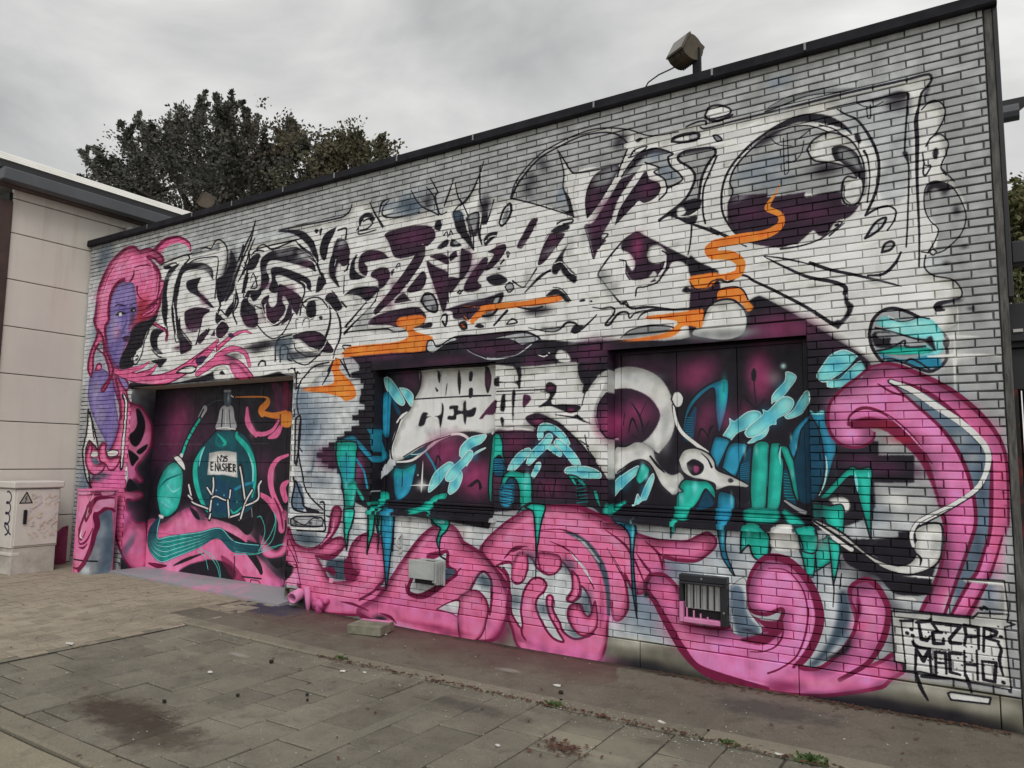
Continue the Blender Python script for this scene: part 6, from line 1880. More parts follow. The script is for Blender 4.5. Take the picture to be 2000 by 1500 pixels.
Sk|3834,1297,13 3884,1285,13 3883,1165,13 3859,1027,13 3807,867,13! 3797,899,13 3780,1039,13 3772,1219,13 3722,1209,13 3617,1114,14 3553,1003,14 3531,902,14 3504,851,14 3544,1065,14 3618,1175,14 3722,1252,13 3834,1297,13
Sk|3849,1276,7 3847,1196,7
Fu|3542,963 3617,1083 3626,1032 3592,820 3530,821 3520,882
SU|3537,1004,4 3600,997,4
SU|3537,985,4 3600,979,4
SU|3537,967,4 3600,961,4
SU|3537,949,4 3599,943,4
SU|3537,930,4 3599,924,4
SU|3536,912,4 3599,906,4
SU|3536,894,4 3599,888,4
SU|3536,876,4 3598,870,4
SU|3536,857,4 3598,852,4
SU|3535,839,4 3598,834,4
Bm.50|3719,1030|71,110,0
Bm.50|3676,920|71,110,0
Bm.50|3868,977|69,108,0
Bm.50|4088,1294|66,107,0
Bm.50|4124,1224|66,107,0
Bm.50|4006,1023|67,107,0
BT.60|3832,1157|21,89,0
BT.60|3853,1236|21,89,0
Sk|3634,820,6 3666,910,18 3726,840,6
Sk|3716,840,6 3737,910,21 3768,939,6
Fk|4060,1335 4080,1368 4097,1333 4090,1275 4073,1266 4061,1286
Sk|4078,1275,9 4085,1148,9 4094,1060,9
Sk|3968,1054,7 3989,1161,16 4027,1121,16 4083,1060,7
Sk|4102,1060,11 4151,1126,11
Sk|4245,818,6 4292,884,14
Sk|3443,1099,38 3463,985,38 3515,882,37 3633,780,37 3714,720,37 3768,632,36
SW|3440,1099,15 3458,985,25 3510,882,28 3633,780,29 3714,718,31 3768,632,34
FW|3422,1151 3444,1207 3493,1210 3524,1158 3507,1097 3459,1086
Sk|3422,1151,13 3444,1207,12 3493,1210,12 3524,1158,12 3507,1097,12 3459,1086,12 3422,1151,12
BW.35|4229,1287|55,57,0
Bc.95|4296,1371|20,21,0
FC|4020,797 4098,866 4175,914 4154,854 4077,807
Sc|4020,797,7 4098,866,7 4175,914,7 4154,854,7 4077,807,7 4020,797,7
BU.55|4105,848|38,29,0
FC|4206,1093 4217,1162 4302,1255 4317,1326 4386,1284 4328,1194 4271,1130 4215,1103
Sc|4206,1093,7 4217,1162,7 4302,1255,7 4317,1326,7 4386,1284,6 4328,1194,7 4271,1130,7 4215,1103,7 4206,1093,7
BU.55|4281,1194|43,59,0
FC|4295,995 4360,1043 4416,1136 4464,1177 4470,1096 4413,1012 4322,976
Sc|4295,995,7 4360,1043,6 4416,1136,6 4464,1177,6 4470,1096,6 4413,1012,6 4322,976,7 4295,995,7
BU.55|4392,1062|42,51,0
FC|3836,857 3887,937 3888,987! 3927,966 4025,1033 4103,1038 4121,1001 4023,914 3945,876 3885,817
Sc|3836,857,7 3887,937,7 3888,987,7! 3927,966,7 4025,1033,7 4103,1038,7 4121,1001,7 4023,914,7 3945,876,7 3885,817,7 3836,857,7
BU.55|3965,943|70,56,0
FC|4001,875 4032,925 4138,1010 4139,1049! 4177,1038 4271,1132 4337,1134 4363,1090 4323,1023 4240,979 4232,937! 4193,932 4116,864 4031,841
Sc|4001,875,7 4032,925,7 4138,1010,7 4139,1049,7! 4177,1038,7 4271,1132,7 4337,1134,7 4363,1090,6 4323,1023,6 4240,979,7 4232,937,7! 4193,932,7 4116,864,7 4031,841,7 4001,875,7
BU.55|4186,989|89,74,0
FU|3729,725 3766,840 3816,849 3887,819 3864,758 3813,650 3782,607
Sk|3729,725,13 3766,840,13 3816,849,13 3887,819,13 3864,758,13 3813,650,13 3782,607,13 3729,725,13
FU|3820,608 3864,758 3914,804 3982,799 4022,778 3979,681 3938,564 3919,541
Sk|3820,608,13 3864,758,13 3914,804,13 3982,799,13 4022,778,12 3979,681,12 3938,564,12 3919,541,13 3820,608,13
Fu|3938,561 3989,673 4039,770 4048,664 4033,491 3976,509
SU|3969,634,4 4031,652,4
SU|3966,619,4 4031,635,4
SU|3962,603,4 4031,618,4
SU|3959,588,4 4030,601,4
SU|3956,572,4 4030,583,4
SU|3953,557,4 4029,566,4
SU|3950,541,4 4029,549,4
SU|3946,526,4 4029,531,4
BC.70|3995,741|13,48,0
FW|3473,666 3518,740 3612,760 3714,720 3765,659 3784,593 3899,546 4025,482 4003,460 3878,468 3779,434 3760,484 3680,509 3578,527 3506,576
Sk|3473,666,14 3518,740,13 3612,760,13 3714,720,13 3765,659,13 3784,593,13 3899,546,13 4025,482,13 4003,460,12 3878,468,13 3779,434,13 3760,484,13 3680,509,13 3578,527,13 3506,576,14 3473,666,14
Fk|3546,639 3601,670 3674,630 3663,571 3599,547 3558,587
Sk|3546,639,6 3601,670,6 3674,630,6 3663,571,6 3599,547,6 3558,587,6 3546,639,6
Fm|3600,619 3641,610 3630,570 3604,570
Sk|3663,720,6 3713,671,12 3742,612,18
Fk|3868,521 3894,528 3908,507 3887,495 3869,501
BG.50|3840,506|59,29,0
BG.50|3537,598|62,30,0
Fk|3779,436 3878,466 4003,460 4030,377 3972,336 3897,410 3829,427
FT|4036,310 4032,472 4057,761 4096,809 4153,813 4182,780 4167,571 4143,315
Sk|4036,310,14 4032,472,14 4057,761,14 4096,809,14 4153,813,14 4182,780,13 4167,571,13 4143,315,13 4036,310,14
FT|4148,311 4167,571 4189,787 4236,803 4265,787 4247,723 4280,665 4266,479 4237,315
Sk|4148,311,13 4167,571,13 4189,787,13 4236,803,14 4265,787,13 4247,723,13 4280,665,13 4266,479,13 4237,315,13 4148,311,14
Fu|4276,591 4312,592 4360,361 4288,368
ST|4280,573,4 4321,569,4
ST|4280,552,4 4324,548,4
ST|4279,532,4 4328,528,4
ST|4278,511,4 4332,508,4
ST|4278,490,4 4336,487,4
ST|4277,470,4 4340,467,4
ST|4277,449,4 4344,447,4
ST|4276,429,4 4348,427,4
ST|4276,408,4 4352,406,4
ST|4275,388,4 4356,386,4
FT|4253,780 4308,770 4352,667 4380,408 4377,353! 4344,435 4312,592 4272,712
Sk|4253,780,12 4308,770,12 4352,667,12 4380,408,12 4377,353,12! 4344,435,12 4312,592,12 4272,712,12 4253,780,12
SC|4262,770,5 4252,704,16 4259,638,5
BC.70|4085,741|15,38,0
BC.70|4339,574|14,37,0
St|4170,761,6 4159,476,6
Fu~5|4359,686 4410,892 4474,975 4524,909 4558,743 4558,578 4483,394 4395,372 4356,574
FU|4315,778 4356,892 4430,976 4479,995 4455,945 4409,890 4379,759 4350,681
Sk|4315,778,10 4356,892,10 4430,976,11 4479,995,10 4455,945,10 4409,890,10 4379,759,10 4350,681,11 4315,778,11
BC.70|4371,770|8,28,0
BC.70|4336,836|8,28,0
FU|4473,1029 4519,1016 4573,1028 4579,945 4609,851 4650,778 4620,668 4575,522 4523,413! 4558,578 4554,759 4524,909 4483,984
Sk|4473,1029,11 4519,1016,11 4573,1028,10 4579,945,10 4609,851,10 4650,778,10 4620,668,10 4575,522,10 4523,413,10! 4558,578,10 4554,759,10 4524,909,10 4483,984,10 4473,1029,10
FC|4475,1035 4510,1016 4545,1034 4571,1026 4562,1001 4483,1007
Sc|4570,706,3 4576,615,10 4555,505,11 4519,422,5
FT|4474,362 4542,360 4593,351 4661,365 4682,312 4666,134 4646,17 4416,-154 4410,-64 4378,60 4553,126 4548,261 4479,248
Sk|4474,362,11 4542,360,11 4593,351,10 4661,365,11 4682,312,10 4666,134,10 4646,17,9 4416,-154,10 4410,-64,10 4378,60,10 4553,126,10 4548,261,10 4479,248,11 4474,362,10
FT|4367,142 4485,140 4483,14 4463,-149 4420,-144 4393,-29
Sk|4367,142,11 4485,140,11 4483,14,10 4463,-149,10 4420,-144,11 4393,-29,10 4367,142,10
Bk.70|4515,304|51,72,0
Sk|4279,372,40 4359,323,40 4428,296,39
SH|4280,375,11 4359,323,24 4428,296,21
FT|3447,264 3462,395 3509,417 3481,456 3526,510 3629,505 3710,502 3761,445 3766,372 3729,404 3689,441 3639,352 3580,270 3553,195 3459,190
Sk|3447,264,12 3462,395,12 3509,417,12 3481,456,12 3526,510,12 3629,505,12 3710,502,12 3761,445,12 3766,372,11 3729,404,12 3689,441,11 3639,352,11 3580,270,12 3553,195,11 3459,190,12 3447,264,12
BC.70|3608,450|24,49,0
BC.70|3493,366|25,50,0
Fu|3652,352 3694,423 3729,395 3747,317 3636,283
FU|3774,270 3789,405 3829,427 3906,401 3920,353 3895,216 3855,185 3840,-16 3904,-201 3815,-75 3801,-19 3775,172
Sk|3774,270,11 3789,405,11 3829,427,11 3906,401,12 3920,353,11 3895,216,11 3855,185,11 3840,-16,11 3904,-201,11 3815,-75,12 3801,-19,12 3775,172,12 3774,270,12
BC.70|3891,362|11,57,0
BC.70|3818,98|11,57,0
FT|3406,190 3461,193 3450,144 3405,50!
Sk|3406,182,13 3405,50,13
Sk|3574,206,12 3566,52,6
FT|4010,304 4233,305 4221,216 4017,214
FT|3951,-27 3969,174 4055,205 4128,164 4166,101 4156,-20 4191,103 4171,9 4151,-30 4095,-72 4040,-39 4014,35
Sk|3951,-27,14 3969,174,13 4055,205,14 4128,164,14 4166,101,13 4156,-20,13 4191,103,13 4171,9,13 4151,-30,13 4095,-72,13 4040,-39,14 4014,35,14 3951,-27,13
BC.70|4015,120|15,28,0
BC.70|3985,52|15,28,0
FT|4346,186 4482,194 4477,13 4298,55 4209,104 4386,25 4379,115
Sk|4346,186,11 4482,194,11 4477,13,10 4298,55,11 4209,104,11 4386,25,10 4379,115,10 4346,186,11
FW|4183,158 4230,198 4320,203 4344,113 4368,23 4189,10
BG.60|4290,63|53,55,0
BG.60|4526,80|51,53,0
FT|4269,311 4383,261 4426,209 4320,212
FT|2814,224 2850,300 2896,239 2943,283 3012,328 3023,297 2919,208 2861,206
FT|2008,221 2101,270 2233,258 2259,232 2234,164 2215,96 2194,-27 2172,-173! 2161,-7 2145,137 2129,203 2062,206 1968,162
Sk|2008,221,15 2101,270,15 2233,258,15 2259,232,17 2234,164,16 2215,96,17 2194,-27,17 2172,-173,16! 2161,-7,17 2145,137,17 2129,203,16 2062,206,15 1968,162,15 2008,221,16
BC.60|2182,139|13,55,0
FU|2925,165 3073,143 3110,109 3097,11 3086,-133 3100,-376 3114,-606! 3076,-378 3062,-74 3042,67
Sk|2925,165,14 3073,143,14 3110,109,15 3097,11,14 3086,-133,15 3100,-376,15 3114,-606,13! 3076,-378,15 3062,-74,15 3042,67,15 2925,165,15
BC.70|3078,10|11,61,0
BC.70|3084,103|11,61,0
FC|4618,1427 4687,1459 4738,1456 4803,1405 4751,1344 4595,1241 4543,1253 4531,1300
Sc|4618,1427,7 4687,1459,7 4738,1456,6 4803,1405,6 4751,1344,6 4595,1241,6 4543,1253,6 4531,1300,6 4618,1427,6
SW|4470,239,9 4595,142,24 4717,58,32 4612,130,37
Sk|4471,252,11 4596,160,11 4718,75,11 4645,141,11
FQ|-1078,-156 -1006,-137 -915,-285 -709,-339 -535,-293 -406,-169 -344,103 -230,108 -243,-26 -348,-179 -514,-311 -346,-219 -216,-184 -155,-226 -192,-301 -357,-380 -577,-404! -444,-547 -333,-650 -102,-627 5,-585 -46,-460 -61,-331 5,-196 145,-122 286,-126 376,-209 426,-395 415,-547 308,-657 444,-644 499,-762 420,-895 -516,-980 -720,-842 -848,-719 -1016,-653 -1095,-381
Sd|-1078,-156,30 -1006,-137,36 -915,-285,35 -709,-339,28 -535,-293,31 -406,-169,37 -344,103,36 -230,108,36 -243,-26,37 -348,-179,34 -514,-311,40 -346,-219,29 -216,-184,28 -155,-226,38 -192,-301,31 -357,-380,28 -577,-404,37! -444,-547,36 -333,-650,29 -102,-627,27 5,-585,36 -46,-460,38 -61,-331,37 5,-196,32 145,-122,27 286,-126,29 376,-209,35 426,-395,35 415,-547,33 308,-657,36 444,-644,30 499,-762,34 420,-895,26 -516,-980,28 -720,-842,36 -848,-719,35 -1016,-653,40 -1095,-381,43 -1078,-156,43
Bq.55|138,-354|212,115,0
Sd|8,-248,12 93,-151,11 216,-130,10
FQ|312,-758 443,-619 667,-338 886,-100 1087,16 1271,-4 1363,-117 1379,-127 1570,-207 1742,-331 1841,-480 1887,-610 1862,-780 1725,-965 1369,-1014 1369,-1014 424,-994 73,-911
Sd|312,-758,45 443,-619,45 667,-338,45 886,-100,42 1087,16,38 1271,-4,40 1363,-117,44 1379,-127,40 1570,-207,40 1742,-331,42 1841,-480,43 1887,-610,43 1862,-780,39 1725,-965,34 1369,-1014,36 1369,-1014,36 424,-994,40 73,-911,55 312,-758,41
Bq.50|1197,-68|167,95,0
BZ.60|1045,-150|139,84,0
FQ|1569,-184 1639,-86 1819,63 1982,163 2128,226 2310,256 2562,256 2743,210 2919,156 3123,64 3319,26 3520,29 3623,76 3704,108 3765,56 3744,-13 3620,-107 3487,-123 3350,-97 3344,-192 3306,-248 3230,-253 3186,-357 3164,-402 3109,-407 3065,-369 3009,-273 3033,-434 3032,-545 2974,-631 2911,-631 2883,-501 2860,-606 2848,-812 2813,-940 2755,-1001 2565,-1009 2036,-1005 1928,-827 1886,-744 1896,-497
Sd|1569,-184,27 1639,-86,26 1819,63,25 1982,163,24 2128,226,23 2310,256,23 2562,256,23 2743,210,23 2919,156,23 3123,64,22 3319,26,21 3520,29,20 3623,76,20 3704,108,21 3765,56,21 3744,-13,19 3620,-107,20 3487,-123,21 3350,-97,20 3344,-192,21 3306,-248,20 3230,-253,21 3186,-357,22 3164,-402,20 3109,-407,22 3065,-369,24 3009,-273,22 3033,-434,24 3032,-545,22 2974,-631,21 2911,-631,24 2883,-501,23 2860,-606,24 2848,-812,23 2813,-940,22 2755,-1001,21 2565,-1009,22 2036,-1005,24 1928,-827,28 1886,-744,28 1896,-497,28 1569,-184,28
Bq.50|2182,150|183,66,0
Bq.50|1917,-45|190,67,0
Bq.50|2562,104|171,64,0
Bq.50|2976,3|159,62,0
BZ.70|3519,-30|124,59,0
Sd|2310,256,14 2562,258,39 2743,205,41 2919,151,20
Sd|2209,40,6 2438,54,13 2635,-20,20 2779,-158,22 2849,-339,17 2871,-605,12
Sd|2313,-52,6 2489,-116,18 2636,-254,21 2732,-413,12
Sd|2838,78,6 3033,-55,24 3186,-327,12
Sd|3189,7,6 3297,-76,23 3333,-193,11
Ss~6|2438,43,5 2623,-21,46 2779,-179,59 2849,-360,47 2865,-606,23
SG|2538,6,5 2636,-41,23 2779,-189,16
Sq.70~17|1781,-146,7 1943,36,27 2129,136,38 2336,185,37 2562,175,26 2779,85,9
Sq.70~15|2684,111,7 2896,-2,38 3021,-138,39 3098,-295,9
Sq.70~20|543,-584,9 733,-357,48 950,-132,45 1120,-61,10
FT|160,152 261,156 236,-103 202,-208 163,-327! 168,-159
Sk|160,152,15 261,156,20 236,-103,20 202,-208,20 163,-327,19! 168,-159,20 160,152,21
Sk|285,131,21 313,-149,31 311,-303,13
FU|353,147 507,154 501,-137 460,-517 438,-651! 382,-272 351,-83
Sk|353,147,15 507,154,19 501,-137,19 460,-517,19 438,-651,20! 382,-272,20 351,-83,20 353,147,20
BC.50|469,38|13,76,0
FT|975,89 1193,74 1183,-21 1109,-98 1096,-219! 1063,-125 1103,-14 1040,19
Sk|975,89,14 1193,74,15 1183,-21,17 1109,-98,17 1096,-219,15! 1063,-125,18 1103,-14,18 1040,19,16 975,89,17
FC|1039,46 1101,66 1178,58 1118,31
FT|2048,228 2128,271 2246,259 2256,220 2234,153 2215,85 2194,-38 2172,-184! 2160,-7 2148,126 2129,198
Sk|2048,228,15 2128,271,15 2246,259,15 2256,220,17 2234,153,17 2215,85,17 2194,-38,17 2172,-184,16! 2160,-7,17 2148,126,17 2129,198,16 2048,228,15
BC.60|2182,117|13,55,0
FU|2925,165 3073,143 3110,109 3097,11 3086,-133 3100,-376 3114,-606! 3076,-378 3062,-74 3042,67
Sk|2925,165,14 3073,143,14 3110,109,15 3097,11,14 3086,-133,15 3100,-376,15 3114,-606,13! 3076,-378,15 3062,-74,15 3042,67,15 2925,165,15
BC.70|3078,10|11,61,0
BC.70|3084,103|11,61,0
FW|5116,141 5112,199 5140,238 5207,263 5272,248 5268,109 5246,19 5176,-47 5080,-85 4994,-82 4897,-50 4789,29 4658,127 4474,239! 4497,249 4659,168 4839,24 4976,-28 5064,-12 5112,47 5097,97
Sk|5116,141,13 5112,199,13 5140,238,14 5207,263,15 5272,248,13 5268,109,13 5246,19,12 5176,-47,13 5080,-85,14 4994,-82,15 4897,-50,15 4789,29,16 4658,127,16 4474,239,16! 4497,249,16 4659,168,16 4839,24,15 4976,-28,15 5064,-12,14 5112,47,13 5097,97,13 5116,141,13''',
'door': '''Fk|-1293,3023! 3069,2743! 3235,-128! -838,-610!
BP.90|526,2182|428,343,0
BP.90|957,2038|407,333,0
Bm.50|661,1958|252,270,0
Bm.50|626,1739|253,269,0
Bm.50|726,2160|251,271,0
Bp.60|294,1619|349,205,0
Bp.60|926,1788|326,199,0
Bp.60|1448,1867|308,193,0
Bp.80|2376,1479|275,181,0
Bp.80|2665,2235|267,182,0
SH.50|280,1756,4 1250,1755,4
SH.50|2122,1761,3 2471,1760,3
Sd|2489,2502,68 2613,2343,143 2669,2159,156 2610,2039,91
Sp|2489,2502,49 2613,2343,102 2669,2159,112 2610,2039,65
Sd|2715,2491,65 2749,2308,133 2716,2128,89
SQ|2044,2176,24 2050,2034,68 2171,1908,66 2349,1872,55 2528,1919,50 2622,2024,40
SQ|2466,1829,33 2599,1873,91 2671,1963,61
Sd|2094,2143,24 2128,2002,22 2253,1907,19
SQ|2813,1626,32 2620,1558,62 2529,1406,99 2577,1184,84 2793,913,70
SQ|2832,1324,37 2750,1248,100 2802,1118,84
SQ|2352,1161,50 2540,1078,89 2729,895,113 2758,780,107
SQ|2043,2191,47 2080,2018,86 2233,1861,58
Sd|2604,1125,16 2724,968,38 2780,781,17
Bq.50|2564,1377|44,89,0
Bq.50|2158,1924|47,93,0
SO|1813,2338,13 2152,2329,22 2387,2313,25 2415,2250,88 2305,2169,97 2331,2122,93
SO|2319,2130,62 2516,2094,67 2740,2097,106
FO|2650,2114 2837,2125 2836,1960 2682,1970
Sk|2651,2099,17 2659,1978,17
FQ|70,673 237,767 445,711 793,877 1110,957 1229,802 1585,836 1957,794 2324,590 1331,823 1635,839 1959,764 2158,639 2166,534 2381,431 2706,240 2839,195 2802,106 3223,79 134,87
Bq.55|860,750|325,97,0
Bq.55|424,360|339,98,0
Bq.55|583,192|333,97,0
Bq.55|1589,789|299,93,0
Bq.55|1964,703|286,91,0
Bq.55|2388,329|270,87,0
Bq.55|1772,63|290,90,0
BZ.60|1065,858|238,96,0
BZ.60|2712,154|194,85,0
Fk|722,187 983,305 1368,399 909,235
Fk~8|867,103 1018,212 1376,305 1751,321 1976,233 1958,156 1844,85 1395,88
Fk~8|1376,305 1703,317 1926,259 1981,173 1890,104 1393,119
Sk|1645,715,17 1922,624,60 2168,505,110 2388,329,88 2439,259,62
Fk|1330,839 1480,878 1829,880 2072,846 2255,916 2265,766 2156,669 1935,762 1586,821
Fk|2570,961 2664,877 2632,699 2485,572 2365,653 2493,779
Sd|183,175,22 387,159,65 584,176,21
Fk|2514,471 2690,485 2779,463 2828,366 2701,326 2563,402
Sk|2099,177,18 2444,184,18
Fd.70|1696,393 1922,319 2198,104 2012,86 1755,275
Fk|1003,952 1168,895 1229,802 1121,828
Sk|1944,397,18 1954,216,18
Sd|2264,155,12 2401,153,13 2428,97,12 2268,96,13 2264,155,18
FQ|2386,684 2551,577 2687,528 2770,606 2842,828 2746,969 2833,973 2860,541 2649,438 2447,466
SY|353,773,34 166,611,41 176,376,39 438,221,25 766,304,25 1259,470,25 1604,603,23 1935,457,23 2376,505,22
SC|353,773,9 166,611,15 176,376,18 438,221,13 766,304,14 1259,470,12 1604,603,9 1935,457,9 2376,505,7
SY|353,773,34 177,612,41 187,385,39 447,243,25 769,324,25 1257,482,25 1606,611,23 1934,466,23 2376,509,22
ST|353,773,9 177,612,15 187,385,18 447,243,13 769,324,14 1257,482,12 1606,611,9 1934,466,9 2376,509,7
SY|356,773,35 189,612,41 201,394,39 456,265,25 776,343,25 1256,493,25 1608,619,23 1934,474,23 2375,514,22
ST|356,773,9 189,612,15 201,394,18 456,265,13 776,343,13 1256,493,12 1608,619,9 1934,474,9 2375,514,7
SY|358,773,35 201,613,41 214,402,38 466,286,25 782,361,25 1255,504,25 1612,625,23 1933,481,23 2375,517,22
SC|358,773,9 201,613,15 214,402,18 466,286,13 782,361,13 1255,504,12 1612,625,9 1933,481,9 2375,517,7
SY|358,773,36 212,614,42 225,411,38 475,308,25 786,381,25 1254,517,25 1614,633,23 1932,490,23 2375,521,22
ST|358,773,9 212,614,15 225,411,18 475,308,12 786,381,13 1254,517,12 1614,633,9 1932,490,9 2375,521,7
SY|361,773,36 224,614,42 239,420,37 484,330,25 792,399,25 1253,528,25 1616,641,23 1932,498,24 2375,526,22
ST|361,773,10 224,614,15 239,420,17 484,330,12 792,399,13 1253,528,12 1616,641,9 1932,498,9 2375,526,7
SY|364,773,37 236,615,42 252,428,37 493,351,25 799,417,25 1252,539,25 1621,648,23 1931,505,24 2374,529,22
SC|364,773,10 236,615,15 252,428,17 493,351,12 799,417,13 1252,539,12 1621,648,9 1931,505,9 2374,529,7
SY|364,773,37 247,616,42 263,437,36 502,373,25 802,437,25 1251,552,25 1622,656,24 1930,515,24 2374,533,22
ST|364,773,10 247,616,15 263,437,17 502,373,12 802,437,13 1251,552,11 1622,656,9 1930,515,9 2374,533,7
SY|367,774,38 259,616,42 277,446,35 511,395,25 809,455,25 1250,563,25 1624,664,24 1930,522,24 2374,537,22
ST|367,774,10 259,616,15 277,446,16 511,395,12 809,455,13 1250,563,11 1624,664,9 1930,522,9 2374,537,7
SY|370,774,38 270,617,42 290,454,34 521,415,25 815,474,25 1249,574,24 1629,670,24 1929,530,24 2373,540,22
SC|370,774,10 270,617,16 290,454,16 521,415,12 815,474,13 1249,574,11 1629,670,9 1929,530,9 2373,540,7
SY|370,774,39 282,618,42 301,463,33 530,437,25 819,494,25 1248,586,24 1631,678,24 1928,539,24 2373,545,22
ST|370,774,10 282,618,16 301,463,16 530,437,12 819,494,13 1248,586,11 1631,678,9 1928,539,9 2373,545,7
SY|373,774,40 293,618,43 315,472,32 539,460,25 825,512,25 1247,597,24 1632,686,24 1928,546,24 2373,549,22
ST|373,774,11 293,618,16 315,472,15 539,460,12 825,512,13 1247,597,11 1632,686,9 1928,546,9 2373,549,7
SY|376,774,40 305,619,43 328,480,31 548,480,25 832,530,25 1246,608,24 1637,692,24 1927,554,24 2373,552,22
SC|376,774,11 305,619,16 328,480,15 548,480,12 832,530,13 1246,608,11 1637,692,9 1927,554,9 2373,552,7
SY|376,774,41 316,620,43 339,489,30 557,502,25 835,550,25 1245,621,24 1639,700,24 1927,563,24 2372,557,22
ST|376,774,11 316,620,16 339,489,14 557,502,12 835,550,13 1245,621,11 1639,700,9 1927,563,9 2372,557,7
SY|378,774,41 328,621,43 352,498,29 566,524,25 842,568,25 1244,632,24 1641,708,24 1926,571,24 2372,561,22
ST|378,774,11 328,621,16 352,498,13 566,524,12 842,568,13 1244,632,11 1641,708,9 1926,571,9 2372,561,7
SY|381,774,42 339,621,43 366,506,28 575,544,25 848,586,25 1243,643,24 1645,715,24 1925,578,24 2372,564,22
SC|381,774,11 339,621,16 366,506,13 575,544,13 848,586,13 1243,643,11 1645,715,9 1925,578,9 2372,564,7
SC|2376,505,9 2545,664,10 2644,847,11 2614,963,11
ST|2376,505,5 2545,664,6 2644,847,6 2614,963,7
SC|2377,490,8 2593,623,9 2657,818,11 2638,935,11
ST|2377,490,5 2593,623,6 2657,818,7 2638,935,7
SC|2398,521,11 2473,734,11 2394,893,10 2326,889,7
ST|2398,521,6 2473,734,7 2394,893,6 2326,889,4
SC|1937,427,8 2334,457,7 2553,547,8 2813,609,7
ST|1937,427,5 2334,457,4 2553,547,5 2813,609,4
SC|1959,459,8 2378,475,7 2812,617,7
ST|1959,459,5 2378,475,4 2812,617,4
SC|1260,454,9 1500,347,10 1635,234,11 1697,86,12
ST|1260,454,6 1500,347,6 1635,234,7 1697,86,7
SC|1211,419,9 1372,352,11 1449,202,12
ST|1211,419,5 1372,352,6 1449,202,7
SC|1366,430,9 1523,379,9 1657,267,11 1707,118,12
ST|1366,430,5 1523,379,6 1657,267,7 1707,118,7
FY|1469,1924 1845,1919 2070,1831 2212,1661 2255,1554 2299,1326 2268,1052 2114,924 1830,864 1585,836 1324,902 1120,1135 1045,1377 1113,1656 1298,1803
Sk|1469,1924,19 1845,1919,18 2070,1831,21 2212,1661,24 2255,1554,26 2299,1326,27 2268,1052,25 2114,924,19 1830,864,18 1585,836,18 1324,902,23 1120,1135,28 1045,1377,31 1113,1656,29 1298,1803,24 1469,1924,24
Bt.90|1656,1802|175,79,0
ST|1228,1706,24 1086,1509,85 1107,1281,95 1232,1058,67 1374,921,30
SC|1253,1722,10 1184,1608,31 1156,1477,10
ST|1871,1895,34 1875,1848,58 2079,1707,74 2211,1523,71 2249,1309,53 2216,1126,28
SC|2107,1645,9 2202,1476,36 2215,1293,23
St|1499,1867,26 1481,1770,44 1612,1722,51
ST|1498,1883,11 1659,1770,47 1611,1738,12
SU|1547,1292,14 1804,1189,31 2041,1258,38 2227,1294,31
Fu|1494,1322 1876,1207 1801,925 1421,970
BC.80|1531,1180|15,12,0
BC.80|1686,1123|14,12,0
BC.80|1571,1008|15,12,0
BC.80|1937,1054|14,12,0
ST|2037,997,14 1899,914,31 1823,957,15
FW|1351,1641! 1616,1671 1885,1652! 1929,1345! 1641,1373! 1336,1367!
Si|1526,1540,23! 1521,1607,14! 1592,1540,14! 1586,1607,23!
Si|1606,1611,23! 1607,1601,23!
Si|1628,1590,18! 1645,1603,14! 1663,1589,22! 1632,1542,22! 1667,1543,14!
Si|1712,1603,14! 1680,1603,18! 1679,1576,18! 1704,1580,16! 1715,1561,22! 1702,1543,16! 1682,1546,14!
Si|1439,1520,16! 1395,1519,25! 1403,1429,23! 1446,1430,16!
Si|1399,1474,16! 1435,1475,16!
Si|1490,1427,25! 1482,1517,16! 1543,1428,16! 1536,1517,25!
Si|1561,1426,25! 1574,1515,16! 1604,1426,24!
Si|1566,1457,16! 1594,1458,16!
Si|1668,1503,17! 1644,1512,16! 1626,1495,25! 1640,1473,20! 1666,1459,21! 1673,1437,24! 1652,1424,16! 1631,1433,17!
Si|1695,1510,25! 1702,1422,25!
Si|1737,1510,25! 1744,1422,25!
Si|1698,1466,16! 1740,1466,16!
Si|1806,1508,16! 1764,1508,24! 1771,1420,23! 1813,1421,16!
Si|1768,1464,16! 1802,1464,16!
Si|1840,1418,24! 1833,1505,24! 1871,1497,20! 1873,1472,21! 1837,1457,24! 1882,1419,20!
FH|1461,1948 1488,2061 1523,2190 1595,2239 1760,2223 1812,2086 1843,1943
Sk|1574,2188,23 1567,1963,23
Sk|1700,2185,15 1743,1960,15
SW|1467,1948,13 1643,1962,13 1839,1935,13
SW|1638,2186,10 1646,1994,10
Fs|1581,2415 1655,2444 1728,2409 1721,2240 1608,2244
BW.60|1675,2346|20,64,0
SH|1593,2422,29 1707,2418,29
SW|1724,2361,17 1768,2340,17
Ss|1564,2310,10 1411,2299,10 1259,2246,11
SH|1210,2206,95 1114,2093,72
Sk|1184,2199,29 1113,2101,29
Sk|779,1597,103 859,1772,100 992,1954,93 1116,2068,89
ST|784,1605,47 859,1769,46 993,1946,43 1111,2068,42
Sk|868,1822,13 939,1797,13
Sk|929,1905,13 999,1879,13
Sk|835,1739,13 899,1722,13
Sk|1002,1995,13 1071,1969,13
SW|758,1591,65 767,1605,65
FT|360,840 271,1056 277,1226 402,1416 591,1520 734,1488 833,1373 835,1126 766,925 604,816 437,790
Sk|360,840,36 271,1056,37 277,1226,37 402,1416,31 591,1520,23 734,1488,26 833,1373,35 835,1126,35 766,925,31 604,816,24 437,790,22 360,840,28
BC.50|566,1200|168,100,0
BC.50|502,997|169,99,0
BC.50|603,1402|168,100,0
St|313,1159,9 473,1282,27 801,1372,11
SC|478,1231,8 629,1135,24 790,1190,11
SC|388,993,7 565,933,22
FW|591,1578 709,1605 837,1514 868,1410 735,1479
Sk|591,1578,15 709,1605,15 837,1514,20 868,1410,16 735,1479,17 591,1578,18
FW|347,823 448,819 453,778 381,778
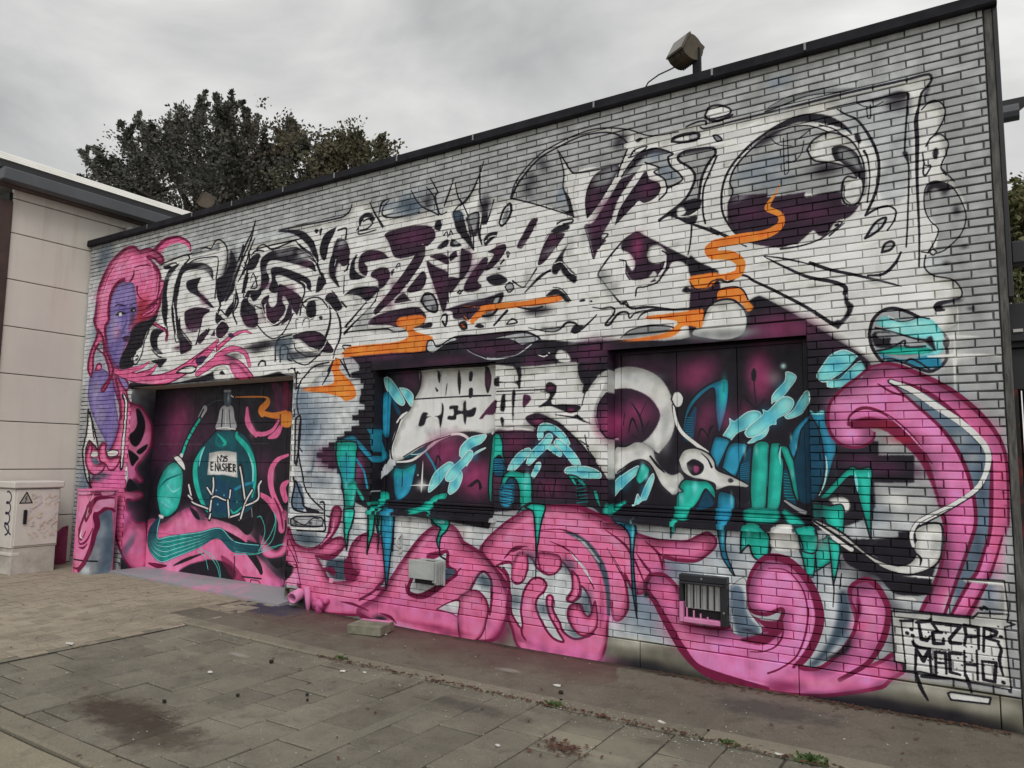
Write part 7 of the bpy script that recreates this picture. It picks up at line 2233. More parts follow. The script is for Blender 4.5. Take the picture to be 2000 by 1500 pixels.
Sk|964,1228,72 1015,1115,72 1065,1012,52 1425,931,53 1421,828,73
SW|964,1228,28 1015,1115,28 1065,1012,20 1425,931,20 1421,828,28
Sk|1455,1329,72 1471,1226,73 1449,1098,72 1425,923,72
SW|1455,1329,28 1471,1226,28 1449,1098,28 1425,923,28
Sk|1344,1207,59 1433,1130,59
SW|1344,1207,23 1433,1130,23
Sk|1450,1083,47 1537,1105,45 1765,1063,47 1805,1186,68
SW|1450,1083,18 1537,1105,17 1765,1063,18 1805,1186,26
Sk|1765,1063,69 1806,863,69
SW|1765,1063,27 1806,863,27
Sk|1976,1489,66 2022,1350,67 2047,1181,67 2084,1060,44 2192,1198,59
SW|1976,1489,26 2022,1350,26 2047,1181,26 2084,1060,17 2192,1198,23
Sk|2084,1060,65 2042,936,53 1830,864,47
SW|2084,1060,25 2042,936,21 1830,864,18
Sk|2001,842,63 2084,999,63
SW|2001,842,24 2084,999,24
Sk|1965,1473,66 2010,1350,66 2059,1182,66 2090,1076,66
SW|1965,1473,25 2010,1350,26 2059,1182,26 2090,1076,25
Sk|2210,1202,59 2103,1061,62 2024,859,65
SW|2210,1202,23 2103,1061,24 2024,859,25
Sk|2365,1312,59 2323,1251,65 2322,1100,56 2107,1015,47
SW|2365,1312,23 2323,1251,25 2322,1100,22 2107,1015,18
Sk|963,1097,55 1048,1051,55
SW|963,1097,21 1048,1051,21
SH|2234,885,9 2214,990,9
Bk.00|-253,2523|186,54,0''',
'jamb': '''Fw~199|-608,3469 1234,3807 2567,4052 2567,4052 2567,4052 2567,4052 2613,3209 2586,3714 2609,3293 2622,3041 2640,2707 -536,2429
BS.90|-478,1144|78,398,0
FW|371,3649 698,3709 1064,3776 1256,3811 1409,3839 1476,3852 1634,3881 1727,3898 1951,3939! 1880,3926 2209,3986 2567,4052 2398,4021! 2567,4052 2567,4052 2567,4052 2567,4052 2567,4052 2567,4052 2567,4052! 2567,4052 2567,4052 2567,4052 2567,4052 2567,4052 2567,4052 2567,4052 2567,4052! 2567,4052 2567,4052 2567,4052! 2567,4052 2567,4052 2567,4052! 2567,4052 2567,4052 2567,4052 2567,4052 2567,4052! 2567,4052 2567,4052 2567,4052 2567,4052 2567,4052 2567,4052 2567,4052 2567,4052 2567,4052 2567,4052 2567,4052 2567,4052 2567,4052 2567,4052 2567,4052 2567,4052 2567,4052 2567,4052 2567,4052 2567,4052 2567,4052 2567,4052 2567,4052 2567,4052 2567,4052 2567,4052 2567,4052 2567,4052 2567,4052 2567,4052 2567,4052 2567,4052 2570,4001 2568,4035 2579,3832 2587,3697 2613,3209 2618,3125 2596,3524 2582,3777 2567,4052 2567,4052 2595,3545 2596,3524 2598,3493 2602,3419 2617,3146 2621,3073 2598,3482 2606,3335 2613,3209 2643,2665 2627,2958 1791,2790 923,2704 145,2870 -129,2752 120,3251 359,3538
FQ|-272,2736 -174,2662 -41,2472 23,2307 186,2250 324,2084 370,1947 365,1739 267,1565 169,1428 272,1275 244,1238 161,1285 77,1228 40,1145 189,1124 271,1105 283,1053 179,1006 74,1019 102,860 216,719 362,676 413,164 400,90 222,103 72,284 -7,455 -75,705 -106,1034 -415,1142! -420,1222 -337,1414 -433,1415 -489,1527 -482,1655 -433,1753 -320,1642 -205,1643 -136,1860 -86,2114 -115,2297 -196,2492
Sd|-272,2736,27 -174,2662,27 -41,2472,27 23,2307,27 186,2250,27 324,2084,28 370,1947,29 365,1739,29 267,1565,28 169,1428,28 272,1275,27 244,1238,26 161,1285,27 77,1228,28 40,1145,25 189,1124,26 271,1105,26 283,1053,29 179,1006,27 74,1019,28 102,860,26 216,719,25 362,676,27 413,164,28 400,90,28 222,103,24 72,284,24 -7,455,25 -75,705,26 -106,1034,25 -415,1142,24! -420,1222,25 -337,1414,25 -433,1415,24 -489,1527,24 -482,1655,25 -433,1753,25 -320,1642,25 -205,1643,26 -136,1860,27 -86,2114,27 -115,2297,27 -196,2492,26 -272,2736,26
BZ.70|-18,1362|188,149,0
BZ.70|-131,1281|184,148,0
BZ.70|-249,1072|180,146,0
BZ.70|37,797|188,149,0
Bq.50|23,2035|104,118,0
Bq.50|191,1632|106,119,0
Bd.50|51,598|42,149,-30
Bd.50|132,410|43,149,-30
BS.80|147,441|45,166,-25
Fk|121,2211 174,2214 251,2081 264,1943 216,1787 150,1717 76,1766 52,1867 118,1937 150,2041
Fk|171,1663 309,1755 296,1682 213,1616
Fk|50,1681 198,1581 167,1513 114,1462 58,1614
Fk|90,1294 164,1243 223,1157 84,1127 54,1195
Sd|-178,2595,35 -122,2397,36 -96,2264,36 -76,2097,36
Sd|-88,2029,13 -127,1844,31 -189,1652,11
FV|-513,2561 -472,2664 -377,2699 -310,2681 -236,2589 -202,2458 -164,2260 -122,2095 -121,1928 -163,1760 -224,1673 -266,1807 -358,1951 -467,2173 -515,2365
Sv|-513,2561,13 -472,2664,13 -377,2699,13 -310,2681,14 -236,2589,14 -202,2458,14 -164,2260,14 -122,2095,14 -121,1928,14 -163,1760,14 -224,1673,13 -266,1807,13 -358,1951,13 -467,2173,13 -515,2365,13 -513,2561,13
FV|-165,2663 -87,2638 -12,2560 -6,2475 -49,2471 -125,2574
Sd|-165,2663,22 -87,2638,23 -12,2560,23 -6,2475,22 -49,2471,22 -125,2574,22 -165,2663,22
Bv.60|-237,2355|99,199,0
Bv.60|-264,2021|99,197,0
FQ|-296,1756 -245,1741 -249,1676 -200,1561 -49,1579 -107,1429 -190,1413 -227,1479 -313,1528 -331,1674
Sd|-296,1756,21 -245,1741,21 -249,1676,21 -200,1561,21 -49,1579,21 -107,1429,23 -190,1413,21 -227,1479,21 -313,1528,21 -331,1674,21 -296,1756,22
FW|-230,1643 -157,1669 -80,1654 -102,1595 -201,1586
Sk|-230,1643,12 -157,1669,12 -80,1654,12 -102,1595,12 -201,1586,12 -230,1643,12
Sk|-64,2385,52 -17,2270,52 -18,1932,52 -22,1730,52 -27,1446,51
SW|-65,2402,9 -17,2270,21 -18,1932,21 -22,1730,31 -27,1446,10
FW|33,1496 68,1362 51,1228 27,1329
Sd|-193,2694,78 -18,2653,124 252,2616,160 529,2672,163 813,2840,159 1027,3014,144 1187,3166,104 1308,3308,54
SQ|-193,2694,61 -18,2653,97 252,2616,126 529,2672,128 813,2840,124 1027,3014,112 1187,3166,81 1308,3308,42
Sq|74,2594,7 346,2594,21 721,2720,7
Fk|23,2563 497,2581 1044,2744 1292,2855 1299,2741 630,2603 11,2476''',
'boxright': '''FQ|-117,1157! 428,1142! 462,35! -43,98!
Bq.60|10,978|141,191,0
Bq.60|-12,746|140,189,0
Bq.60|23,377|140,189,0
BZ.70|23,512|94,94,0
FS|194,851 251,888 395,860 418,70 169,71 20,147 105,301 162,461 179,636
Bs.60|300,766|99,195,0
Bs.60|374,422|100,195,0
BH.80|218,358|81,128,0
BH.80|192,165|80,127,0
BW.60|96,157|79,79,0
Bw.50|279,628|65,145,0
Sd|425,879,32 340,923,51 241,888,73 185,832,81 214,712,73 182,596,69 153,442,63 88,274,57 18,176,51
Sd|403,1051,21 290,1055,43 181,1040,66 126,973,59 112,895,51
Fq|183,1010 281,1036 404,1031 411,930 288,936 221,889 162,892
Sd|-38,1104,21 400,1090,21
Fq|-60,1151 95,1141 88,1107 -47,1109
Fq|244,1137 397,1137 389,1097 258,1087
Sd|104,1013,8 83,896,19 61,800,28 72,780,31 105,856,21 101,915,12
Sd|33,782,9 1,687,21 -2,591,32 30,550,24 71,644,13
Sd|68,975,8 48,840,13
Sd|-8,553,8 15,493,24 89,526,28 157,676,13
Sd|-2,456,8 57,441,34 102,486,13
Sd|128,1091,9 87,975,26 23,783,27 -17,669,13
SW|85,935,5 69,819,6
SW|22,667,5 8,590,14 39,559,6
SW|137,1101,5 103,1023,7
Sk|-48,313,18 87,279,19 245,257,19
Sd|-51,213,15 17,195,42 88,264,69''',
'boxfront': '''FQ|249,1133! 1258,1165! 1314,124! 400,39!
Bq.60|503,961|276,194,0
Bq.60|460,719|276,193,0
Bq.60|529,346|273,190,0
BZ.70|529,484|182,95,0
FS|851,858 954,901 1203,894 1242,146 806,77 523,110 686,290 792,463 824,641
Bs.60|1040,789|172,187,0
Bs.60|1167,471|169,184,0
BH.80|895,374|145,124,0
BH.80|847,177|146,124,0
BW.60|668,142|149,78,0
Bw.50|1003,652|115,140,0
Sd|1253,915,33 1109,947,49 936,901,77 835,837,140 886,723,132 829,602,115 776,443,101 653,258,82 519,139,68
Sd|1216,1077,20 1022,1070,42 827,1043,70 726,970,88 700,890,90
Fq|831,1014 1007,1050 1218,1058 1230,962 1019,953 900,899 791,894
Sd|410,1086,21 1212,1113,20
Fq|365,1132 668,1136 654,1101 390,1089
Fq|941,1145 1206,1159 1193,1120 965,1097
Sd|684,1008,15 644,887,33 602,786,53 623,767,40 686,850,37 679,908,23
Sd|548,763,14 486,660,38 481,561,61 542,525,27 622,629,20
Sd|615,965,15 578,824,23
Sd|467,520,14 513,464,25 656,513,36 783,678,20
Sd|481,422,8 594,420,35 680,475,16
Sd|729,1089,14 652,967,42 530,762,45 451,638,21
SW|648,927,9 618,807,12
SW|527,643,9 500,562,27 560,536,8
SW|746,1099,8 683,1018,10
Sk|388,261,19 652,263,19 942,281,19
Sd|384,157,16 517,158,43 654,248,81''',
}

def dens(p, c, closed):
    n = len(p); out = []
    if n < 3 and closed: return p
    for i in range(n if closed else n-1):
        j = (i+1) % n; a, b = p[i], p[j]
        pa = p[(i-1) % n] if (closed or i > 0) else a
        pb = p[(i+2) % n] if (closed or i+2 < n) else b
        ta = (b-pa)*.5 if not c[i] else (b-a)*.9
        tb = (pb-a)*.5 if not c[j] else (b-a)*.9
        L = np.hypot(*(b-a)[:2])
        ta = ta*min(1, 1.3*L/(np.hypot(*ta[:2])+1e-9)); tb = tb*min(1, 1.3*L/(np.hypot(*tb[:2])+1e-9))
        m = 8 if not (c[i] and c[j]) else 1
        t = (np.arange(m)/m)[:, None]
        out.append((2*t**3-3*t**2+1)*a+(t**3-2*t**2+t)*ta+(-2*t**3+3*t**2)*b+(t**3-t**2)*tb)
    if not closed: out.append(p[-1:])
    return np.concatenate(out)
def fillmask(q, x0, y0, x1, y1):
    H, W = y1-y0, x1-x0; ys = np.arange(y0, y1)+.5; tog = np.zeros((H, W+1), np.int32)
    for (ax, ay), (bx, by) in zip(q, np.roll(q, -1, 0)):
        if ay == by: continue
        lo, hi = min(ay, by), max(ay, by)
        i0 = max(math.ceil(lo-y0-.5), 0); i1 = min(math.ceil(hi-y0-.5), H)
        if i1 <= i0: continue
        xx = ax+(ys[i0:i1]-ay)*(bx-ax)/(by-ay)
        np.add.at(tog, (np.arange(i0, i1), np.clip(np.ceil(xx-x0-.5), 0, W).astype(int)), 1 if by > ay else -1)
    return (np.cumsum(tog, 1)[:, :W] != 0).astype(np.float32)
def blur(m, r):
    r = int(round(r))
    if r < 1: return m
    for _ in range(2):
        for ax in (0, 1):
            n = m.shape[ax]; c = np.cumsum(np.pad(m, [(r+1, r) if k == ax else (0, 0) for k in (0, 1)], mode='edge'), axis=ax)
            m = (np.take(c, range(2*r+1, 2*r+1+n), axis=ax)-np.take(c, range(0, n), axis=ax))/(2*r+1)
    return m
GRAIN = np.random.RandomState(5).randn(1600, 3700).astype(np.float32)
MIST = {'k': ((92, 95, 102), .42, 12), 'P': ((98, 100, 108), .42, 12), 'Q': ((84, 94, 110), .42, 20), 'Z': ((84, 94, 110), .42, 20), 'T': ((52, 64, 74), .5, 18), 'U': ((44, 58, 72), .5, 18), 'W': ((70, 72, 78), .25, 8)}
FADE = {'Q': (.62, (92, 92, 86)), 'Z': (.62, (88, 92, 90)), 'T': (.72, (70, 74, 72)), 'U': (.68, (50, 70, 74)), 'W': (.74, (36, 36, 36)), 'V': (.8, (40, 40, 40)), 'C': (.84, (40, 40, 40)), 'O': (.9, (16, 16, 16))}
def stroke_line(img, ln, k):
    Hh, Ww = img.shape[:2]; head, rest = ln.split('|', 1); kind, col = head[0], TONE[head[1]]; tail = head[2:]; soft = 0
    if '~' in tail: tail, sf = tail.split('~'); soft = float(sf)*k/1000
    a = float(tail) if tail else 1.
    if kind == 'B':
        c, r = rest.split('|'); cx, cy = [float(v)*k/1000 for v in c.split(',')]; rx, ry, rot = map(float, r.split(',')); rx *= k/1000; ry *= k/1000; Rr = max(rx, ry)*1.9
        x0, x1, y0, y1 = int(max(cx-Rr, 0)), int(min(cx+Rr+1, Ww)), int(max(cy-Rr, 0)), int(min(cy+Rr+1, Hh))
        if x1 <= x0 or y1 <= y0: return
        X, Y = np.meshgrid(np.arange(x0, x1)+.5-cx, np.arange(y0, y1)+.5-cy); c_, s_ = math.cos(R(rot)), math.sin(R(rot))
        m = np.exp(-(((X*c_+Y*s_)/rx)**2+((-X*s_+Y*c_)/ry)**2)); m = np.clip((m-.03)/.97, 0, 1)
    else:
        tk = rest.split(); cn = [t.endswith('!') for t in tk]; P = np.array([[float(v) for v in t.rstrip('!').split(',')] for t in tk])*k/1000
        q = dens(P, cn, kind == 'F'); w = q[:, 2]/2 if kind == 'S' else None; q = q[:, :2]
        pad = 2+soft*3+(2*w.max() if kind == 'S' else 0)
        x0, y0 = np.floor(q.min(0)-pad).astype(int); x1, y1 = np.ceil(q.max(0)+pad).astype(int)
        x0, y0, x1, y1 = max(x0, 0), max(y0, 0), min(x1, Ww), min(y1, Hh)
        if x1 <= x0 or y1 <= y0: return
        if kind == 'F': m = fillmask(q, x0, y0, x1, y1)
        else:
            m = np.zeros((y1-y0, x1-x0), np.float32)
            for i in range(len(q)-1):
                A, Bp = q[i], q[i+1]; r = max(w[i], w[i+1])+1
                bx0, by0 = np.floor(np.minimum(A, Bp)-r).astype(int); bx1, by1 = np.ceil(np.maximum(A, Bp)+r+1).astype(int)
                bx0, by0, bx1, by1 = max(bx0, x0), max(by0, y0), min(bx1, x1), min(by1, y1)
                if bx1 <= bx0 or by1 <= by0: continue
                X = np.arange(bx0, bx1)+.5-A[0]; Y = (np.arange(by0, by1)+.5-A[1])[:, None]; d = Bp-A; L = d@d+1e-9
                t = np.clip((X*d[0]+Y*d[1])/L, 0, 1); D = np.hypot(X-t*d[0], Y-t*d[1]); rr = w[i]+(w[i+1]-w[i])*t
                s = m[by0-y0:by1-y0, bx0-x0:bx1-x0]; np.maximum(s, np.clip(rr-D+.5, 0, 1), out=s)
        if soft: m = blur(m, soft)
        elif kind == 'F':
            ar = math.sqrt(m.sum()); key = head[1]
            if key in MIST and ar > 14:
                mc, ma, mr = MIST[key]; rr = max(2, min(mr, .16*ar)); e = int(rr*2+2); X0, Y0, X1, Y1 = max(x0-e, 0), max(y0-e, 0), min(x1+e, Ww), min(y1+e, Hh)
                big = np.zeros((Y1-Y0, X1-X0), np.float32); big[y0-Y0:y1-Y0, x0-X0:x1-X0] = m; big = blur(big, rr)
                v = img[Y0:Y1, X0:X1]; v += (np.asarray(mc, np.float32)-v)*(big*ma)[..., None]
            if key in FADE and ar > 14:
                lo, hi = FADE[key]; rr = max(2, min(24, .13*ar)); inn = np.clip((blur(m, rr)-.52)*2.1, 0, 1); sh = int(rr*.7)+1
                up_ = np.roll(np.roll(inn, sh, 0), -sh//2, 1); f = np.clip(.55*inn+.6*(inn-up_)+.1, -.2, 1.1)[..., None]
                col = np.asarray(col, np.float32)*(lo+(1-lo)*np.clip(f*1.6, 0, 1))+np.asarray(hi, np.float32)*np.clip(f-.42, 0, 1)*.55
            m = blur(m, 1.0)
        if not soft and m.size > 60:
            eg = m*(1-m)*4; m = np.clip(m+eg*(GRAIN[y0 % 64:, x0 % 64:][:m.shape[0], :m.shape[1]] if m.shape[0] < 1500 and m.shape[1] < 3500 else 0)*.3, 0, 1)
    v = img[y0:y1, x0:x1]; v += (np.asarray(col, np.float32)-v)*(m*a)[..., None]
GAIN = 1.42
ARR = {}
def picture(name, w, h, k, base):
    W, H = int(w*k), int(h*k); img = np.zeros((H, W, 3), np.float32)+np.asarray(TONE[base], np.float32)
    for ln in PAINT[name].split('\n'): stroke_line(img, ln, k)
    rs = np.random.RandomState(3); img *= 1+.035*blur(rs.randn(H, W).astype(np.float32), 1)[..., None]+1.1*blur(rs.randn(H, W).astype(np.float32), 9)[..., None]
    ARR[name] = img[::4, ::4].copy()
    c = np.clip(img/255, 0, 1); lin = np.where(c < .04045, c/12.92, ((c+.055)/1.055)**2.4)*GAIN; lin = np.clip(lin, .006, .86)
    c = np.where(lin < .0031308, lin*12.92, 1.055*lin**(1/2.4)-.055)
    px = np.ones((H, W, 4), np.float32); px[..., :3] = c
    im = bpy.data.images.new(name+'_paint', W, H); im.pixels.foreach_set(px.ravel()); im.update(); im.pack(); return im
LAYOUT = dict(wall=(0, -10.8, 11.0, 0, 4.7, 340, 'G'), win=(0, -5.5, 4.55, .95, 1.75, 380, 'k'), door=(0, -9.6, 3.3, 0, 2.6, 340, 'k'),
              jamb=(1, 5.485, .45, 0, 2.6, 340, 'k'), boxright=(1, 5.0, .6, 0, 1.3, 400, 'Q'), boxfront=(0, -10.3, .9, 0, 1.3, 400, 'Q'))
def paint_mat(name, layer, mortar=False, rough=.5, tone=False):
    ax, u0, uw, v0, vh, k, base = LAYOUT[layer]
    im = IMG[layer] if layer in IMG else IMG.setdefault(layer, picture(layer, uw, vh, k, base))
    t = NT(name); o = t.xyz()
    cx = t.n('ShaderNodeCombineXYZ'); t.l(t.math('DIVIDE', t.math('SUBTRACT', o[ax], u0), uw), cx.inputs[0]); t.l(t.math('DIVIDE', t.math('SUBTRACT', o[2], v0), vh), cx.inputs[1])
    tx = t.n('ShaderNodeTexImage', extension='EXTEND'); tx.image = im; t.l(cx.outputs[0], tx.inputs[0])
    col = tx.outputs[0]
    if mortar: col = t.mix(1, t.mix(1, col, col, 'MULTIPLY'), (.46, .46, .46), 'MULTIPLY'); col = t.mix(1, col, (.010, .0098, .0095), 'ADD'); t.bump(t.noise(220, 4), .5, .004); return t.out(col, .9, spec=.1)
    if tone:
        at = t.n('ShaderNodeAttribute', attribute_name='tone'); col = t.mix(1, col, at.outputs['Fac'], 'MULTIPLY')
    n1 = t.noise(5, 5, .6); col = t.mix(1, col, t.ramp(n1, .25, .75, (.86, .86, .85, 1), (1.08, 1.08, 1.08, 1)), 'MULTIPLY')
    n2 = t.noise(2.2, 6, .65, stretch=(3.0, 1, .5)); col = t.mix(1, col, t.ramp(n2, .52, .82, (1, 1, 1, 1), (.72, .70, .66, 1)), 'MULTIPLY')
    n3 = t.noise(95, 3, .6); col = t.mix(1, col, t.ramp(n3, .66, .74, (1, 1, 1, 1), (.7, .69, .67, 1)), 'MULTIPLY')
    t.bump(t.noise(150, 5, .65), .35, .003)
    return t.out(col, t.ramp(t.noise(9, 3), .3, .7, (rough-.1,)*3+(1,), (rough+.2,)*3+(1,)), spec=.24)
IMG = {}
M = dict(
 brick=paint_mat('painted_brick', 'wall', rough=.55, tone=True), mortar=paint_mat('mortar_joint', 'wall', mortar=True), smoothwall=paint_mat('painted_concrete', 'wall', rough=.6), winp=paint_mat('painted_window_board', 'win', rough=.32),
 door=paint_mat('painted_garage_door', 'door', rough=.38), jamb=paint_mat('painted_reveal', 'jamb', rough=.6), boxright=paint_mat('painted_box_side', 'boxright', rough=.4), boxfront=paint_mat('painted_box_face', 'boxfront', rough=.4),
 coping=simple('dark_coping_metal', (.022, .021, .026), (.010, .010, .013), 7, .7, .2, 30, spec=.15), clip=simple('clip_metal', (.35, .35, .36), rough=.4, metal=.6),
 trim=simple('weathered_corner_board', (.15, .145, .135), (.05, .05, .048), 9, .85, .4, 50, stretch=(6, 6, .8)), black=simple('black_metal', (.014, .014, .017), (.02, .02, .025), 5, .4, .08, 60, spec=.5), dark=simple('black_paint', (.012, .012, .014), rough=.6),
 soffit=simple('beige_soffit', (.46, .42, .35), (.28, .26, .22), 8, .8), panel=cladding(),
 brown=simple('brown_steel', (.085, .052, .045), (.05, .034, .03), 4, .6), brownsoff=simple('brown_soffit', (.12, .085, .08), (.075, .055, .05), 5, .7), gutter=simple('grey_gutter', (.10, .105, .115), (.075, .08, .088), 2, .5, spec=.4), white=simple('white_trim', (.76, .75, .70), (.66, .65, .60), 4, .5),
 pipe=simple('white_plastic_pipe', (.62, .61, .58), (.5, .49, .46), 5, .45), cab=simple('cabinet_grey_plastic', (.70, .665, .615), (.58, .555, .51), 3, .5, .05), cabbase=simple('cabinet_base', (.55, .52, .475), (.36, .335, .30), 5, .75), ink=simple('marker_ink', (.03, .022, .07), rough=.5), inkk=simple('sign_black', (.012, .012, .014), rough=.5),
 vent=simple('vent_metal', (.46, .49, .475), (.34, .37, .36), 6, .45, .1, spec=.4), ventin=simple('vent_blades', (.52, .535, .53), (.40, .41, .41), 7, .45, stretch=(4, 4, 1)), pink=simple('pink_spray_paint', (.62, .13, .33), (.55, .10, .27), 8, .5), pinkpale=simple('pale_pink_spray', (.72, .30, .50), (.60, .18, .38), 8, .55), dpink=simple('dark_pink_spray', (.17, .02, .06), (.34, .06, .15), 5, .6), 
 slabstone=simple('loose_paver', (.26, .25, .19), (.16, .155, .115), 14, .9, .5, 70), flood=simple('floodlight_case', (.105, .082, .056), (.045, .038, .03), 7, .6, .15), glass=simple('floodlight_glass', (.14, .13, .105), (.09, .085, .07), 3, .25, 0, spec=.5), bark=simple('bark', (.06, .048, .04), (.03, .025, .02), 8, .9, .5, 30),
 wood=simple('dark_fence_wood', (.10, .075, .05), (.05, .04, .03), 5, .85, .3, 40, stretch=(5, 5, .6)), red=simple('red_streaked_post', (.16, .025, .02), (.022, .02, .022), 7, .6, stretch=(3, 3, .7), lo=.5, hi=.62),
 paper=simple('white_litter', (.72, .71, .68), rough=.8), stone=simple('dark_pebble', (.03, .026, .022), rough=.9), leafbrown=simple('dry_leaf', (.14, .06, .035), (.07, .035, .025), 20, .8), weed=simple('weed_green', (.075, .125, .035), (.045, .08, .025), 12, .7), zinc=simple('grey_roof_tile', (.055, .055, .06), rough=.6))
def tri(name, c):
    t = NT(name); col = t.mix(t.ramp(t.noise(.8, 4), .35, .62), c[0], c[1]); col = t.mix(t.ramp(t.noise(.45, 3, .5), .56, .7), col, c[2]); col = t.mix(t.ramp(t.noise(14, 2), .3, .7, (0, 0, 0, 1), (.5, .5, .5, 1)), col, c[3]); m = t.out(col, .6, spec=.25)
    return m
M['leafcopper'] = tri('copper_beech_leaf', ((.050, .051, .044), (.078, .076, .062), (.13, .080, .045), (.115, .118, .10)))
M['leafgreen'] = tri('mixed_leaf', ((.07, .068, .042), (.105, .085, .05), (.14, .11, .05), (.08, .09, .055)))
M['leafyellow'] = tri('yellow_green_leaf', ((.10, .115, .045), (.14, .14, .06), (.17, .13, .05), (.07, .085, .04)))

# ------------------------------------------------------------------ ground
def ground_mat(name, c1, c2, c3, joint=False, rnd=0, pinkmist=False, stain=None):
    t = NT(name); o = t.xyz()
    col = t.mix(t.ramp(t.noise(1.1, 8, .72), .36, .64), c1, c2); col = t.mix(t.ramp(t.noise(5.5, 5, .7), .52, .74, (0, 0, 0, 1), (.75, .75, .75, 1)), col, c3)
    col = t.mix(t.ramp(t.noise(130, 3, .6), .35, .65, (0, 0, 0, 1), (1, 1, 1, 1)), t.mix(1, col, (.72, .72, .72), 'MULTIPLY'), col)
    col = t.mix(t.ramp(t.noise(60, 2, .5), .68, .74, (0, 0, 0, 1), (.6, .6, .6, 1)), col, (.36, .35, .31)); col = t.mix(t.ramp(t.noise(34, 2, .5), .70, .76, (0, 0, 0, 1), (.7, .7, .7, 1)), col, (.03, .027, .022))
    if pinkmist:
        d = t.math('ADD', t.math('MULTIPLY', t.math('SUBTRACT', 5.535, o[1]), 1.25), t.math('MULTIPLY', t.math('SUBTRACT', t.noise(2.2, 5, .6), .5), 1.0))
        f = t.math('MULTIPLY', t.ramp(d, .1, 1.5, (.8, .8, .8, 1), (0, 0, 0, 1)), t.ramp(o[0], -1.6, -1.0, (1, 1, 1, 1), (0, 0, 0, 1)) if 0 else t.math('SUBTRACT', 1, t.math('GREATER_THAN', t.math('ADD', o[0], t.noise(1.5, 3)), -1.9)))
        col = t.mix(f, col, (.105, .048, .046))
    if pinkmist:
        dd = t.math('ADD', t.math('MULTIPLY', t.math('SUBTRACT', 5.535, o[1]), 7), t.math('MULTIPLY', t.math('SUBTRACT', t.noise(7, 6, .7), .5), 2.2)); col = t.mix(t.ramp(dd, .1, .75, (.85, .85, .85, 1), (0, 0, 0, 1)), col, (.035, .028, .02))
    if stain:
        for (sx, sy, rx, ry, sc, am) in stain:
            dx = t.math('DIVIDE', t.math('SUBTRACT', o[0], sx), rx); dy = t.math('DIVIDE', t.math('SUBTRACT', o[1], sy), ry)
            dd = t.math('ADD', t.math('MULTIPLY', dx, dx), t.math('MULTIPLY', dy, dy)); dd = t.math('ADD', dd, t.math('MULTIPLY', t.math('SUBTRACT', t.noise(6.5, 8, .75), .5), 3.0))
            col = t.mix(t.ramp(dd, .2, 1.0, (am, am, am, 1), (0, 0, 0, 1)), col, sc)
    if rnd:
        oi = t.n('ShaderNodeObjectInfo'); col = t.mix(1, col, t.math('ADD', t.math('MULTIPLY', oi.outputs['Random'], 2*rnd), 1-rnd), 'MULTIPLY')
    t.bump(t.noise(170, 5, .7), .45, .006); return t.out(col, t.ramp(t.noise(3, 4), .35, .65, (.68, .68, .68, 1), (.92, .92, .92, 1)), spec=.22)
STAIN = [(-4.55, 2.75, .62, .24, (.05, .032, .024), .85), (-4.1, 2.65, .5, .22, (.06, .045, .035), .7), (-1.9, 3.95, .5, .25, (.27, .25, .19), .7), (-2.9, 4.05, .5, .1, (.045, .043, .04), .5), (-5.1, 4.0, .15, .04, (.3, .29, .26), .8)]
GM = dict(base=ground_mat('yard_asphalt', (.16, .15, .125), (.22, .205, .165), (.12, .115, .095)), slab=ground_mat('worn_slab', (.160, .146, .117), (.262, .238, .188), (.11, .10, .082), rnd=.13, stain=STAIN), joint=ground_mat('joint_dirt', (.055, .05, .038), (.12, .11, .085), (.035, .03, .024)), sand=ground_mat('sandy_bed', (.19, .178, .14), (.26, .24, .185), (.15, .14, .11)),
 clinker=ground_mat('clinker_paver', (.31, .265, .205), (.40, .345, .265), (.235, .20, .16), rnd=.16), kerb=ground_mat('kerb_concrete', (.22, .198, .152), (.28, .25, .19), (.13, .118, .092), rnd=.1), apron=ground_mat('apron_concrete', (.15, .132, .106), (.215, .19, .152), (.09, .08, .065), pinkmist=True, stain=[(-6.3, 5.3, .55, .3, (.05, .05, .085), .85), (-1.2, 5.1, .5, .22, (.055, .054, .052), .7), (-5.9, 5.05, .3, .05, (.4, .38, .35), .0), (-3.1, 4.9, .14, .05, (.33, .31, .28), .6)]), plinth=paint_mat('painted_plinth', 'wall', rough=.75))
gx = [-400, -60, -14, -9.5, -8, -7, -6, -5, -4.5, -3, 0, 3, 60, 400]; gy = [-400, -60, -5, 0, 2, 4, 6, 8, 60, 400]
g = MB(); g.add([(x, y, gz(x)-.045) for y in gy for x in gx], [(j*len(gx)+i, j*len(gx)+i+1, (j+1)*len(gx)+i+1, (j+1)*len(gx)+i) for j in range(len(gy)-1) for i in range(len(gx)-1)])
tag(g.build('ground', GM['base']), kind='structure')
def pave(name, m, parent, x0, x1, y0, y1, top=0., th=.04, c=.004, dz=0., tilt=(0, 0)):
    mb = MB().box(x0, x1, y0, y1, -th, 0, c); cx, cy = (x0+x1)/2, (y0+y1)/2
    mb.v = [(x, y, z+gz(x)+top+dz+tilt[0]*(x-cx)+tilt[1]*(y-cy)) for x, y, z in mb.v]; return mb.build(name, m, parent)
def sheet(name, m, x0, x1, y0, y1, z, kind='structure'):
    xs = [x for x in gx if x0 < x < x1]; xs = [x0]+xs+[x1]; mb = MB()
    mb.add([(x, y, gz(x)+z) for y in (y0, y1) for x in xs], [(i, i+1, len(xs)+i+1, len(xs)+i) for i in range(len(xs)-1)]); return tag(mb.build(name, m), kind=kind)
